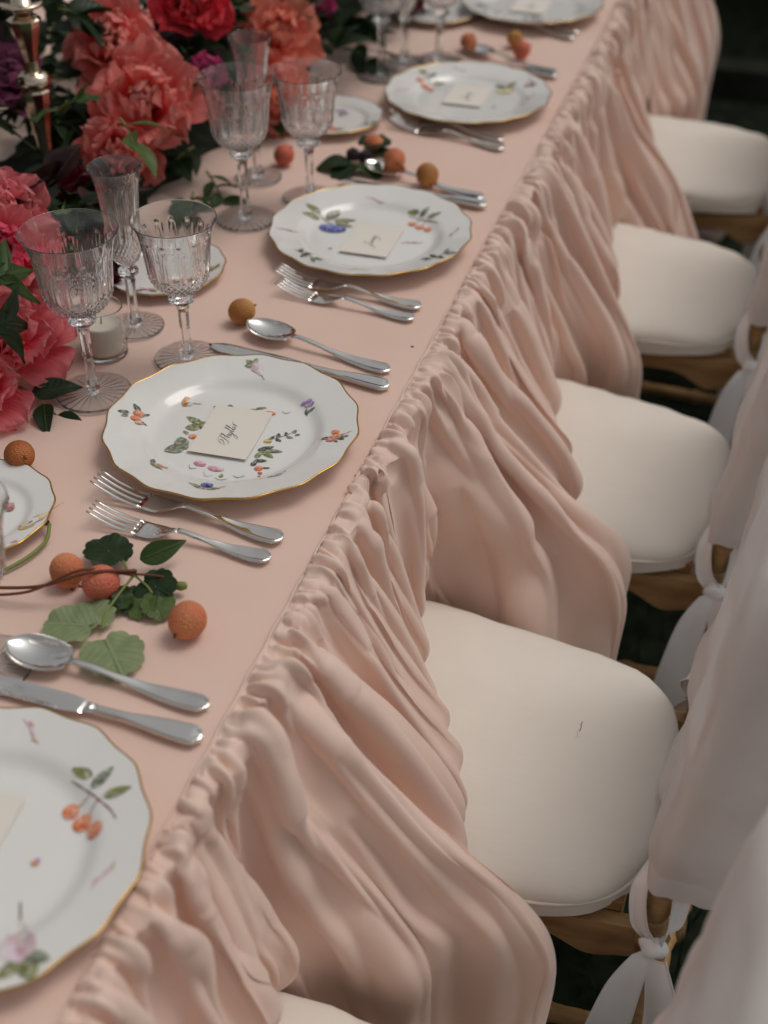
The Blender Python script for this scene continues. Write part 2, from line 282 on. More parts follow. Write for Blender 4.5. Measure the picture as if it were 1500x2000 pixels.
# drape of the skirt: a plain grid of points in whole millimetres, written as differences from the neighbouring points
SKIRT_ROWS = [0, 1, 2, 3, 4, 6, 8, 10, 13, 16, 19, 23, 27, 31, 35, 39, 43, 47, 51]
SKIRT_MM = [
0,136,752,3,-3,5,15,-6,0,4,-6,-15,0,-6,-16,2,-4,-31,4,-2,-30,4,0,-31,9,2,-46,11,1,-45,13,2,-44,13,-3,-62,11,-5,-61,12,-3,-61,13,-4,-59,13,-4,-60,-8,-5,-55,-19,-6,-53,-26,-7,-54,
0,4,1,1,1,-1,4,-4,7,6,-2,-4,1,3,-2,2,2,1,0,3,0,0,4,1,0,3,1,4,0,1,1,0,0,5,-3,-1,1,-4,2,0,-5,1,0,-3,-1,-12,-1,4,-7,-1,5,-5,-1,3,4,0,-3,
0,6,0,2,0,0,2,1,2,0,2,-2,-1,2,1,-8,1,0,9,3,2,5,-1,1,5,1,2,6,-3,3,4,4,2,6,-3,-1,1,-5,0,0,-4,0,0,-3,1,-8,-2,2,0,2,3,-13,-1,-5,0,-2,-2,
0,6,-1,1,1,1,-7,-2,-5,-1,5,6,-2,-3,0,9,3,0,-1,-1,0,1,0,0,7,-6,2,-4,6,-3,7,-6,4,2,1,3,0,1,0,1,-1,0,-1,-2,-1,5,-1,-1,0,0,2,-2,0,2,-8,-1,0,
0,5,0,2,1,0,0,3,-1,-10,-1,0,4,3,2,3,-1,0,2,-1,-1,2,-2,0,-1,0,-1,4,-3,2,1,-7,-1,1,5,6,0,1,-1,-1,0,-1,1,0,0,6,-2,-1,3,0,3,3,1,3,-15,-1,1,
0,7,0,1,-2,0,1,5,-2,0,1,3,-1,0,-1,-1,-1,-1,-1,-1,-1,4,-1,1,4,-3,1,2,-1,1,2,-1,3,3,-2,7,0,1,-1,0,0,0,0,-1,-1,2,-1,-1,10,3,4,-4,0,0,-16,-1,0,
0,7,0,0,0,0,1,1,2,0,2,-1,1,1,-1,6,0,2,6,-6,3,2,-5,2,2,1,1,3,4,0,-2,12,-2,12,-17,11,-1,-2,0,-1,-2,0,0,-1,-1,-5,7,7,-2,4,-2,-2,-5,-7,-10,0,0,
0,7,0,0,1,0,2,1,2,2,2,-2,2,0,2,6,-7,4,0,-4,2,1,3,0,1,6,0,-2,5,0,3,-3,2,8,-8,4,1,-5,-3,0,-1,-1,-1,-1,0,-16,11,9,2,-4,-6,19,0,1,-2,0,1,
0,7,0,0,1,0,3,1,5,3,1,-3,5,-3,1,0,-5,6,-1,6,-1,0,2,0,-2,3,0,2,-3,2,1,-6,6,3,4,0,8,-4,-2,0,-3,1,0,-2,1,-16,8,3,1,-2,-3,33,1,-1,10,1,1,
0,7,0,0,1,0,-1,2,1,5,0,2,1,-8,7,-3,9,-8,-6,1,-2,-6,-5,-2,9,4,10,5,-1,3,0,-5,4,-3,9,-1,12,3,3,-1,1,1,-2,0,1,40,-29,-24,-13,3,-1,-36,18,24,63,-1,1,
0,8,0,-1,0,0,-4,-1,-6,-6,-11,5,2,15,-3,-3,-7,3,1,0,0,2,4,2,-1,0,0,-1,0,2,5,6,-4,-9,-9,0,7,7,14,0,0,3,-1,0,1,-2,-5,4,21,-9,-10,2,-1,-3,-9,12,13,
0,7,0,-1,1,0,-5,-6,-5,0,7,4,-2,-1,0,-3,-1,0,0,1,2,0,1,1,-4,-11,-3,1,-7,3,-5,8,-2,0,8,1,6,3,15,0,1,2,-1,-2,5,-1,2,2,2,-1,4,20,-16,-15,-2,6,-1,
0,8,-1,1,0,1,0,1,-3,4,1,7,-14,-9,-2,0,8,0,1,2,1,0,1,2,-3,-1,1,-4,-1,-1,-4,-9,1,-1,12,-3,-3,-3,2,9,5,17,0,0,4,1,3,2,-1,-5,6,5,-5,-1,11,-15,-11,
0,8,1,1,0,-4,1,2,-4,-9,-4,5,15,2,9,-7,3,0,0,-1,3,0,-2,2,-1,-1,2,-4,2,2,-3,3,0,-5,2,-2,-4,2,0,19,2,9,-4,3,2,-4,1,4,-8,-4,4,5,3,3,-3,-4,4,
0,8,0,0,-2,3,-2,5,-3,-1,-4,5,3,2,1,4,1,2,-1,-2,3,-1,0,3,-2,0,2,-1,0,1,-2,0,3,-4,1,2,-6,5,-2,-5,4,-4,19,3,10,-1,1,3,-9,0,4,1,2,3,-2,-2,5,
0,7,0,-2,0,0,-2,-1,6,8,3,1,-9,1,-13,9,-2,15,-1,2,1,-2,0,1,-3,1,1,-3,0,3,-1,0,2,-4,1,1,-5,1,-3,-11,1,-2,25,8,22,2,1,-6,-2,1,4,-4,1,3,0,1,4,
0,9,0,-2,-1,0,1,1,2,-1,1,-9,-1,1,12,-6,-3,-6,-1,1,3,0,1,1,-3,0,2,1,1,3,-1,2,3,0,1,4,-1,-1,-2,-8,-4,-12,-30,-2,-18,31,8,38,19,9,10,-2,0,4,-1,2,2,
0,7,0,0,-1,-3,-5,1,4,2,4,-1,4,-2,5,-11,0,-5,-1,0,0,-1,-1,0,-1,1,2,-3,-1,1,0,1,1,-2,1,2,1,2,7,14,3,5,-29,-5,-13,-15,-4,-23,21,4,6,12,8,22,11,6,22,
0,8,-1,0,-1,-2,3,-3,-3,-6,3,6,-2,1,-3,9,3,5,-9,0,-1,-2,1,1,-2,-1,0,-2,-1,-1,-3,-2,0,-3,-3,1,-1,1,1,4,0,3,5,4,5,-34,0,0,-10,-2,-11,24,-4,-21,18,2,-10,
0,8,1,-4,0,-1,2,-1,-4,7,-1,1,-3,3,8,4,-2,3,3,-3,-1,-1,-1,1,0,1,1,-2,2,1,-3,2,0,-4,3,-2,-6,1,1,-2,0,0,13,0,1,-6,0,0,-38,0,2,-48,1,1,19,-3,-10,
0,8,0,-2,0,-2,-4,4,0,7,0,-5,-1,-1,3,-7,-9,-9,5,10,13,3,1,2,1,-2,3,3,-1,1,1,-2,2,1,-2,1,-2,-1,2,-6,4,2,11,2,1,-3,-1,-4,1,2,1,-15,0,0,-50,1,1,
0,8,0,1,-3,8,-3,-3,-2,-3,5,4,14,-5,-6,-15,6,-4,-1,-6,-6,0,1,0,1,3,1,1,2,2,2,1,1,3,0,3,2,1,2,-1,-1,4,5,1,1,-1,1,0,1,1,0,0,0,1,-10,0,1,
0,8,0,2,3,-1,1,-1,8,-5,-11,-7,-8,9,-4,14,7,6,-10,-5,-5,-3,-2,-3,-1,-3,-2,0,-2,0,0,0,0,0,3,1,1,2,1,2,0,1,1,1,4,5,2,6,1,-1,0,3,1,3,-7,3,0,
0,8,0,0,1,0,0,-1,-1,1,2,1,-2,-3,0,2,2,2,5,0,0,-2,1,0,-4,1,-3,-5,-2,-2,-1,-2,-1,-2,-3,-2,0,-2,-1,0,2,3,0,3,3,6,2,4,2,2,2,2,1,1,-6,0,1,
0,8,0,-1,0,1,2,0,-1,-1,1,0,1,-3,4,7,-7,1,2,1,0,1,0,0,-1,2,1,-1,5,-1,-3,2,-1,-2,1,0,-3,0,-1,-2,0,0,-1,0,2,4,0,0,2,0,1,0,0,0,-7,1,0,
0,8,0,0,0,0,1,0,0,0,1,0,2,-1,2,-2,1,-2,1,1,1,1,-1,1,2,0,1,1,-3,2,0,0,0,0,0,0,-1,1,0,-4,1,0,-3,1,-1,3,1,0,1,1,1,-1,0,-1,0,0,2,
0,7,0,0,1,0,0,1,0,1,-1,0,-1,1,-4,-6,1,1,0,0,0,-3,-1,-1,0,-1,0,1,2,-1,1,0,1,-1,1,0,-1,-1,0,1,-1,0,1,-1,2,2,1,4,0,0,-1,2,1,2,4,3,1,
0,8,0,0,0,0,0,0,1,0,0,-1,0,1,-1,1,0,0,-4,0,-1,0,-1,0,-3,-2,-2,-1,-1,1,-1,-1,-1,1,0,0,1,2,0,1,2,3,1,1,1,1,0,1,1,1,1,0,0,1,0,-2,-1,
0,8,0,0,0,0,0,1,0,1,0,0,0,1,2,5,0,-2,-2,1,0,-3,1,0,-3,0,-1,1,-1,0,1,1,1,1,0,2,1,-2,1,-1,-1,0,-3,0,0,2,1,0,0,0,0,0,-1,-2,-3,1,2,
0,8,0,0,1,0,1,-2,0,-1,-1,0,0,4,0,3,-1,0,2,-1,0,-1,2,0,-3,0,0,-3,0,-1,0,-1,1,-1,0,-1,0,1,1,-1,0,-1,0,0,2,1,-1,0,0,1,0,-1,0,1,2,0,0,
0,8,0,0,0,0,0,1,0,0,0,0,-4,-6,-6,-2,7,5,2,2,0,3,0,0,2,1,1,-5,0,-1,0,0,-1,-2,-1,-1,-1,-1,-1,1,-2,1,1,0,1,-1,1,2,0,-1,0,1,1,1,3,1,0,
0,8,0,1,0,0,-1,0,0,1,1,0,0,1,2,-9,-4,-3,-1,1,-1,0,2,0,3,3,1,6,1,0,-3,0,0,0,0,-1,0,0,0,-1,-1,2,-1,-2,0,0,-1,-1,-1,1,1,1,0,0,-1,0,1,
0,8,0,-1,-1,0,0,0,0,-2,1,0,3,2,1,5,-1,-1,3,-5,4,1,1,0,1,-1,1,-2,0,1,1,1,-1,-1,1,1,-2,0,-1,-3,1,-2,-4,2,-1,0,0,0,-1,0,-1,-2,1,-1,-1,-1,0,
0,8,0,0,0,0,0,1,0,1,-2,0,2,-4,6,6,2,-1,0,3,-2,1,-3,2,-1,0,0,1,1,0,-2,1,0,-1,0,0,-1,1,0,-4,1,-1,-2,0,-2,-2,0,-1,0,0,0,-1,0,-1,-2,-1,1,
0,8,0,0,1,0,1,-2,0,0,-1,0,-3,3,0,3,1,1,0,0,0,-1,0,-1,0,0,0,-1,0,1,1,0,0,-1,0,0,-1,0,0,-1,0,-2,-1,-2,1,0,1,0,0,0,0,-2,0,0,1,1,0,
0,7,0,0,0,0,0,1,0,0,1,0,2,0,-4,-11,-3,-1,-1,2,2,-1,-1,0,0,-1,-1,0,-1,-1,-1,-1,0,0,1,0,0,1,-1,3,1,3,2,1,1,1,1,1,-1,0,0,1,0,1,2,1,0,
0,8,0,1,0,0,-1,1,0,-3,-2,0,-2,-1,-3,-1,1,2,-4,-2,-2,0,1,-1,-1,0,1,0,0,-1,0,1,0,0,0,-1,0,0,1,2,0,1,3,2,2,-1,-1,0,0,1,0,1,1,2,0,-1,-1,
0,8,0,-1,0,0,-1,-1,0,3,3,0,0,-2,3,2,1,-1,1,0,0,1,0,0,0,0,0,-1,1,1,-1,-1,0,0,0,0,-2,0,0,-1,0,-1,-2,-1,-2,0,1,0,-1,0,0,-1,0,-1,-1,0,1,
0,8,0,-1,0,0,2,-1,0,-1,-1,0,2,2,4,5,0,-2,2,0,0,-1,0,1,0,1,0,-1,-1,0,0,1,1,-1,-1,1,0,0,0,-3,1,-2,-3,0,-1,-1,-1,0,-1,1,-1,-2,0,0,0,0,-1,
0,8,0,0,0,0,0,0,0,0,1,0,0,-1,-3,-5,0,2,0,1,1,0,0,-1,0,-1,0,0,1,0,0,0,0,0,1,-1,0,0,0,-1,-2,1,1,0,1,0,1,-1,-1,-1,1,0,0,-1,2,2,2,
0,8,0,1,-1,0,-1,2,0,-1,-2,0,-2,0,-4,-4,-1,3,-3,-1,-2,-1,-1,1,-1,-1,-1,0,-1,-1,-1,-1,-1,0,1,1,0,0,0,4,3,2,3,2,0,-1,0,2,1,1,-1,1,1,2,-1,0,-1,
0,8,0,0,0,0,-1,0,0,2,1,0,0,0,1,6,-1,-1,0,0,1,-3,2,-1,-2,1,1,-1,-1,1,0,1,0,-2,-1,-1,1,1,1,-1,-1,-1,-2,-2,0,1,1,-1,0,0,1,-2,0,-1,1,0,1,
0,8,0,-1,0,0,1,-2,0,0,1,0,1,1,4,3,1,-3,0,0,-1,2,-1,2,-1,1,-1,-1,1,0,-2,-1,0,0,0,1,-2,0,-1,-1,-1,0,-1,1,0,0,-1,0,-1,0,0,1,0,-1,0,0,-1,
0,8,0,1,0,0,0,1,0,-3,-2,0,-1,-1,-5,-6,0,4,0,2,1,-1,0,-1,0,0,0,0,1,0,1,1,0,0,1,-1,0,-1,0,1,-1,1,3,-1,0,0,0,0,-1,0,0,0,1,1,2,1,1,
0,8,0,-1,-1,0,0,0,0,2,1,0,0,0,1,-4,1,0,-1,-2,-1,0,1,0,1,1,0,0,0,0,1,0,0,0,0,1,0,0,0,1,0,-1,-2,-1,1,0,0,0,0,0,-1,-1,0,1,-1,0,-1,
0,7,0,1,1,0,-2,0,0,0,1,0,0,1,0,11,-6,0,-2,3,2,1,1,0,-2,1,1,0,1,0,1,-2,1,1,-3,0,0,0,1,-4,0,-2,-3,2,-1,-1,0,-2,-2,0,1,-1,1,-1,0,0,1,
0,8,1,1,0,-1,1,0,0,2,0,0,-2,0,0,7,-1,0,3,-8,1,-1,1,0,1,1,1,-3,5,1,1,-3,1,-1,1,1,0,-1,-1,-3,3,0,-4,0,-3,-2,1,0,-1,1,-1,-1,-1,-1,0,1,0,
0,8,0,0,0,0,0,-1,0,-3,1,0,2,-3,-1,-8,1,-1,6,6,1,4,-1,3,4,-1,2,5,-4,0,-5,4,-2,-3,2,-1,-4,1,0,-2,-2,-1,0,-2,0,0,-1,-1,0,0,1,0,0,0,0,0,0,
0,8,-1,-1,0,1,1,1,0,2,-2,0,1,2,3,-9,2,-4,4,0,5,1,1,-1,-2,1,-3,-4,-2,-1,-1,0,0,-3,-3,-1,-2,-4,0,3,-1,0,3,2,0,0,1,1,0,0,-1,0,1,1,3,1,0,
0,8,0,0,0,0,-1,0,0,0,2,0,-4,-2,-3,6,2,8,-5,1,-4,-5,-2,-1,-2,-3,0,-1,-3,-1,-1,-2,0,0,-1,0,-1,4,-2,4,2,1,5,1,0,-1,0,0,-1,-1,0,2,1,1,0,1,1,
0,8,-1,-1,-1,1,0,0,0,1,0,0,3,2,1,-4,1,0,-9,-3,-2,-1,-2,0,-2,-2,0,1,2,0,1,3,0,3,4,0,5,1,3,1,-1,-1,0,-2,-1,0,-2,-1,-1,1,0,0,-2,0,0,0,0,
0,8,1,0,0,-1,0,0,0,-1,0,0,1,2,0,-5,-1,0,2,1,0,-1,0,-1,1,1,1,3,0,1,5,-1,1,3,-3,2,1,-4,0,-3,1,-1,-3,1,-1,-4,1,-4,0,-1,0,-1,1,0,0,-1,0,
0,8,0,1,0,0,-1,1,0,0,0,0,0,0,-2,10,-7,1,0,-4,1,2,1,1,-3,8,2,2,-4,1,0,-3,1,-1,-2,0,0,1,-1,-2,1,0,-3,3,-4,-6,1,-2,-1,0,-1,-2,-1,-1,-1,-1,-1,
0,7,0,0,0,0,2,0,0,0,0,0,0,0,4,-11,0,-4,10,6,0,0,-2,4,11,-9,0,-1,2,1,-1,0,-1,1,0,-1,-1,-1,1,-1,-1,0,-3,1,-3,-5,3,-2,-4,0,-3,-1,-1,0,0,-1,0,
0,9,0,0,-1,0,0,0,0,-1,-1,0,-2,1,-2,-4,-3,-3,1,3,8,6,2,-3,-1,1,-1,0,-1,-1,1,0,1,0,0,1,2,0,1,3,-1,1,-2,-1,-1,-5,-2,-4,-3,0,-2,-1,-2,0,0,0,-1,
0,8,0,-1,-2,-2,-4,0,2,0,4,0,-3,-5,-3,11,8,4,-13,-8,-8,-1,-4,2,-1,-5,1,1,-1,1,-2,2,-1,0,1,-1,0,0,0,2,1,-2,4,8,5,1,1,-2,-2,-2,-1,0,-1,0,3,-2,-1,
0,7,0,0,0,-6,-4,-3,1,-7,-4,5,6,7,3,13,5,-8,-1,-3,9,-2,2,-3,-5,1,-3,-8,-2,-2,-2,-3,-1,-1,0,1,1,0,-1,5,4,4,-1,-10,-8,-8,0,-2,4,1,3,1,-3,0,8,-1,0,
0,8,-1,-1,3,2,4,0,-5,-2,-3,2,1,-4,-1,-9,-3,10,-3,-2,-12,0,2,1,0,3,1,6,6,-1,4,2,1,3,-1,0,5,-1,4,-16,-2,-8,-1,1,-2,-1,-3,1,-2,-4,-2,1,2,1,10,-3,-1,
0,8,1,3,-1,5,0,2,2,5,-1,-6,-1,0,1,1,-2,-13,-10,7,7,0,-1,-1,5,0,0,4,-2,1,2,-1,1,1,-1,-1,-14,2,-7,8,1,-7,-17,-1,1,2,-4,3,1,-1,2,1,-4,-2,12,1,0,
0,8,0,1,-1,1,1,-2,0,7,1,-1,0,2,-1,-16,1,-6,11,4,5,3,-2,-1,2,-1,-1,2,-1,0,-2,1,-4,-9,2,-3,3,1,-8,7,-3,-2,-26,-3,-2,5,-2,9,-1,-1,0,14,-2,-1,3,0,1,
0,8,0,-1,0,0,4,1,0,-1,2,0,-7,-4,-12,0,1,21,16,-3,-11,-1,3,-1,-1,0,-4,-2,1,-4,-1,1,-2,0,-2,-6,4,1,-6,-29,2,1,8,-4,10,-4,-1,0,5,-2,-2,14,-2,-1,-1,-3,-2,
0,8,0,0,1,0,1,0,0,1,0,-3,-2,2,2,-2,1,-7,-4,-4,-2,4,4,0,1,-1,-3,-6,-4,-3,-1,-1,-3,11,7,-4,3,1,2,-19,-6,4,-2,0,2,0,-3,-2,18,-3,-1,2,0,-1,0,-5,-3,
0,8,0,2,0,0,1,-1,0,-3,1,-1,2,0,-1,8,-8,-3,-14,7,-3,-3,-8,-5,1,2,-1,6,6,-2,-1,4,-1,6,-3,-1,-14,-1,2,-1,2,2,-13,4,-2,12,-5,-2,3,15,-4,5,-1,-2,8,-25,3,
0,8,0,1,0,0,-1,2,0,8,-4,1,2,-4,-3,-6,9,-1,4,-1,-4,-2,2,-1,-4,0,-4,6,1,1,6,-4,-3,-4,1,3,-18,3,-4,-9,-5,-2,16,7,-11,-1,4,1,18,-23,5,3,-24,10,-8,22,-6,
0,8,1,1,0,-1,4,-2,0,3,1,-1,-7,3,-5,-7,0,-1,16,-1,2,-2,1,-3,0,2,-3,-15,-6,-6,7,8,0,-8,-4,-4,18,-2,-6,23,6,-6,58,4,-4,-75,-13,5,1,-22,24,-7,10,-8,-4,-5,-1,
0,8,-1,1,1,1,-1,-2,0,-4,4,-5,-1,1,6,10,-1,-3,-10,-1,-6,-1,-1,-2,0,-4,-3,6,4,-2,-5,-5,-5,7,7,-7,9,2,1,20,-1,-7,-14,-12,4,-3,-4,13,-3,-1,1,-3,-2,-2,0,-5,2,
0,7,0,1,1,0,1,2,-1,-7,0,0,0,0,1,1,1,-5,2,-1,-3,2,-1,-1,-1,0,-3,9,-4,-2,-7,2,-4,8,-2,1,-12,-5,-6,11,11,2,16,-13,5,-8,-16,34,-5,13,-29,-2,-3,0,-6,-2,-4,
0,8,0,1,0,0,2,0,2,-4,1,-2,4,1,-2,4,-2,-2,1,-1,0,1,1,-2,5,-2,-1,-7,8,-3,10,0,5,-11,4,-8,1,1,1,17,-11,5,-78,-22,27,65,11,-27,-6,-3,0,-3,0,-2,-3,-1,-1,
0,8,0,1,-1,0,3,3,3,0,2,-4,6,-4,-1,3,-4,1,3,-1,0,2,1,-1,0,5,-1,-1,5,-1,9,-16,2,-1,0,-5,0,8,-4,-13,-29,20,-43,17,13,34,3,-26,-2,1,-4,0,0,-4,4,1,-3,
0,8,1,0,0,-1,3,1,4,8,-3,-4,-4,5,-1,6,-3,2,1,-1,0,2,0,1,1,3,-1,2,3,1,0,3,-1,6,-4,0,1,-3,-4,-1,-3,-4,-1,-4,6,-14,-4,-2,0,-1,0,-2,-1,-1,-5,-1,-1,
0,8,0,0,1,0,1,2,2,4,-1,0,4,-2,1,-7,6,-3,-4,1,-1,6,1,3,6,1,4,12,-13,3,-5,18,-4,17,-20,2,-1,2,-2,-14,14,-26,43,-10,15,-49,-2,1,0,-4,0,-1,1,-1,-2,2,-2,
0,8,-1,0,0,1,-5,-6,-6,-5,4,4,2,2,0,-1,-4,0,3,2,-1,6,3,3,-1,-2,-3,3,2,2,9,-13,4,0,12,4,3,-7,-1,-1,6,-4,40,-1,-5,-44,-1,0,0,0,0,-1,-1,0,-3,1,-1,
0,8,0,1,1,0,-6,-3,-5,-4,-4,0,-1,4,3,3,1,-1,8,2,4,-2,-1,-2,4,0,1,5,-6,1,-1,-1,0,-4,8,3,3,-4,0,2,-2,-1,10,0,-11,-11,3,7,0,-1,0,0,1,-1,-2,-1,-1,
0,7,0,2,1,0,0,2,-1,-6,0,2,-5,-5,-4,6,5,1,1,-1,-1,-1,-2,-2,11,-5,6,-2,2,-1,-1,3,-3,4,-3,8,-1,3,1,2,-4,-1,0,-4,-24,-2,9,20,0,-1,0,-2,0,-1,1,0,0,
0,9,0,0,-3,0,5,3,0,-4,1,1,2,0,0,3,0,1,3,-2,1,0,2,0,-1,2,-1,3,0,0,2,2,0,11,-7,8,2,0,3,-2,-1,0,2,-3,-30,13,5,20,-28,1,-1,-1,2,-1,-2,0,0,
0,8,0,1,0,0,1,2,2,0,2,-2,6,-3,4,3,-5,3,0,1,0,-1,4,0,3,-8,3,2,1,1,-1,8,-2,5,-9,3,6,2,-3,-1,-4,4,-2,-1,1,45,11,-9,-58,3,-2,-1,1,-1,1,-1,0,
0,7,0,-1,1,0,2,2,2,2,1,-2,-4,1,-3,5,1,5,4,-3,6,2,-4,1,0,1,1,0,0,0,1,0,2,-1,2,1,11,-8,-3,-5,-4,7,2,2,-2,37,11,-9,-48,3,-1,1,0,1,0,1,0,
0,8,1,0,0,-1,3,2,3,7,-3,-3,-8,5,1,3,-3,7,0,0,1,2,-4,3,-2,5,-1,1,0,1,2,-6,3,-5,9,-2,16,-10,3,-1,10,-2,-1,5,-2,6,-15,-22,42,13,18,-59,1,0,0,0,1,
0,8,-1,1,0,1,-6,1,0,7,0,4,1,1,0,-2,0,1,-6,2,-3,-2,-1,-1,-2,-1,0,-4,-2,1,3,0,6,2,7,-2,11,-3,16,7,8,-11,-7,1,6,26,-17,-25,52,9,14,-73,4,7,-3,1,0,
0,8,0,0,-3,-4,-5,0,-1,-1,4,11,8,1,2,-12,-1,-11,-2,-5,0,-1,1,1,-2,0,2,-2,-1,1,-3,-4,-2,0,6,1,0,7,17,14,3,4,1,9,-5,-1,-3,8,35,-16,-40,87,11,25,-112,3,7,
0,8,0,-2,1,0,5,-6,-7,-12,1,7,-2,-5,0,-1,5,-1,-1,4,0,0,0,1,-2,0,1,0,2,2,-4,-2,1,-5,-11,-1,-2,11,0,14,4,22,3,7,1,2,6,-1,7,3,4,45,-13,-32,59,2,10,
0,8,-1,0,1,1,-4,-1,-4,1,-3,-2,-1,5,7,-1,2,1,-1,0,1,-3,0,1,-1,0,2,-3,1,1,0,1,2,-6,-2,-1,-6,-1,-2,10,0,10,4,7,10,7,8,1,3,2,2,1,2,3,55,-5,-12,
0,8,1,-1,0,2,-3,1,-1,5,1,1,6,-10,5,0,0,3,-1,3,2,-2,2,1,-5,4,0,-2,0,3,-3,0,1,-5,4,1,-10,1,-4,-4,0,-1,29,6,11,-6,2,3,2,4,2,1,3,2,2,3,2,
0,8,0,-2,-1,1,2,0,7,-3,2,-9,-1,-1,-8,7,2,17,1,-2,3,0,-1,2,-2,0,2,-4,2,1,-4,3,1,-4,0,-1,-3,1,-4,-33,-2,-8,-3,-2,2,37,11,13,10,6,12,1,2,3,3,3,1,
0,7,0,0,2,-1,-3,-2,2,6,-7,5,2,11,0,-12,-2,-13,3,4,11,0,-1,4,1,-1,5,0,0,1,-2,1,2,-4,0,4,-1,-1,-2,1,0,-8,-31,-2,-7,6,-6,-2,14,2,4,19,21,25,0,2,3,
0,9,0,0,-1,1,-1,0,-1,0,-1,5,-3,0,2,2,3,-3,-8,-5,-8,-1,1,2,0,3,4,1,2,5,1,0,2,0,1,4,-2,0,6,20,1,-1,-24,-1,-8,-47,2,2,18,-4,-8,21,-18,-25,13,18,28,
0,7,0,-2,1,0,2,1,0,-1,1,-2,-6,-10,-2,-4,-2,1,-1,3,-1,0,3,0,0,1,1,0,3,2,-1,3,3,1,2,3,1,2,7,1,-1,3,17,1,-1,-17,-1,-5,-71,0,4,18,3,1,50,-15,-28,
0,8,0,-1,0,0,0,0,0,2,1,-1,0,2,2,-2,0,2,-2,1,-1,-3,-1,-3,-4,-1,-2,-1,-2,-1,0,-1,1,-1,1,0,0,1,2,3,2,5,11,2,4,1,0,0,2,3,0,-80,0,3,-22,1,1,
0,8,-1,0,1,1,-1,0,0,-3,-1,-3,5,3,3,0,0,1,-1,1,1,-2,1,0,-2,-1,-2,-4,-2,-3,-2,-3,-2,-1,-3,0,1,-2,-1,1,1,3,3,3,5,5,4,3,1,2,2,0,3,1,-41,2,1,
0,8,1,-2,-1,-1,0,1,0,1,1,2,1,0,1,4,1,0,3,-3,2,1,-1,1,-1,0,-1,-2,2,1,-2,2,-2,-3,1,-2,-3,0,-1,-2,-1,2,4,0,1,2,2,3,4,1,1,-1,1,-1,-8,0,1,
0,8,0,-1,0,0,0,0,0,2,0,1,1,0,4,5,0,0,1,0,0,0,-1,0,1,-1,2,0,-1,-1,-1,-1,1,0,2,0,-4,1,1,-5,2,-1,5,2,0,-1,0,-1,-1,1,0,1,1,0,-7,1,1,
0,8,0,0,0,0,0,-1,0,0,1,0,3,1,5,3,1,-1,-1,1,-1,0,0,0,-1,0,0,0,-1,1,0,0,0,0,-1,1,0,0,1,-4,0,0,3,1,0,-3,1,-1,1,1,0,1,1,0,-6,0,1,
0,8,0,0,0,0,0,1,0,-2,-4,0,-2,1,-6,-5,-1,1,0,2,1,0,1,0,1,0,0,0,1,0,0,1,0,-1,-1,0,0,1,0,1,0,2,1,-1,2,2,1,2,2,1,2,2,1,1,-5,2,0,
0,7,0,-1,0,0,0,0,0,2,3,0,-5,-5,-5,-4,0,1,-2,-1,-1,0,0,0,-1,0,-1,-1,-1,0,0,0,0,1,1,0,0,0,0,2,2,2,0,3,4,4,1,2,0,1,0,2,1,2,-2,2,0,
0,9,0,-1,0,0,0,-1,0,-1,0,0,3,1,2,-2,0,0,-1,0,-2,-3,0,-1,-1,0,0,1,0,-1,-1,-1,0,-1,0,0,1,1,0,0,0,3,2,0,0,0,1,1,1,0,1,0,1,0,0,1,1,
0,7,0,0,1,0,1,-1,0,0,-1,0,2,1,5,5,-1,-2,1,-1,1,0,1,1,-1,2,0,-3,1,0,1,0,1,-1,0,-1,-1,-2,1,-4,0,-2,-3,1,0,2,1,0,0,1,-1,-1,1,0,-1,-1,0,
0,8,0,0,0,0,0,1,0,1,0,0,1,0,4,8,-3,0,-1,1,0,0,-1,0,-1,0,1,1,0,1,-2,1,-1,-1,0,1,-2,2,-1,-3,0,0,-4,0,-2,1,0,-1,0,1,1,-1,0,-2,0,1,2,
0,8,0,0,0,0,-1,0,0,0,0,0,-1,-1,-5,-5,2,3,3,2,3,2,0,0,0,0,0,-1,1,-1,-1,0,0,-2,-1,-1,-3,-1,-1,1,-1,0,0,0,2,2,0,1,0,0,0,1,1,1,1,1,-1,
0,8,0,-1,0,0,0,-1,0,-1,-1,0,-2,-1,-5,-2,5,4,-4,-3,-2,-1,-1,0,-1,-1,-1,-1,-2,0,0,-1,-1,0,1,0,1,1,0,1,3,2,3,1,2,1,1,1,-1,0,0,2,0,2,1,2,0,
0,8,0,1,-1,0,0,1,0,1,1,0,-1,1,3,-9,-4,-4,-1,-1,-1,-2,0,-1,0,0,-1,1,2,1,0,2,1,1,2,0,1,1,2,2,-2,0,0,-1,1,-1,0,-1,0,0,1,1,1,0,1,1,1,
0,8,0,0,0,0,0,1,0,-1,0,0,0,0,2,3,1,-2,0,1,1,0,0,0,1,0,2,1,-1,1,1,-1,0,0,-1,1,-1,-1,0,-4,1,-1,-3,1,-2,1,-1,0,-1,1,-1,-1,0,0,0,-1,1,
0,8,0,0,0,0,-1,0,0,1,2,0,2,0,-3,9,-11,6,0,3,0,-1,4,1,-2,1,1,-1,0,0,0,1,1,-1,0,0,-1,0,-1,-3,0,-1,-3,-1,-1,-1,1,-1,0,0,0,-1,0,-1,-1,1,0,
0,8,0,0,0,0,1,-1,0,0,-2,0,0,-4,6,-7,8,-9,6,2,7,4,-2,1,1,0,-1,-1,1,-1,-2,-1,0,-1,1,0,-1,0,-1,-1,-1,0,-2,0,-1,0,-1,0,-1,0,0,-2,0,0,2,1,0,
0,8,0,0,0,0,0,1,0,-1,0,0,-2,1,-4,-2,0,6,-2,-1,-4,-2,1,0,1,0,0,-1,0,0,0,1,0,-2,-2,-1,-1,0,1,1,0,0,2,-1,1,1,0,1,1,1,0,1,0,1,1,1,0,
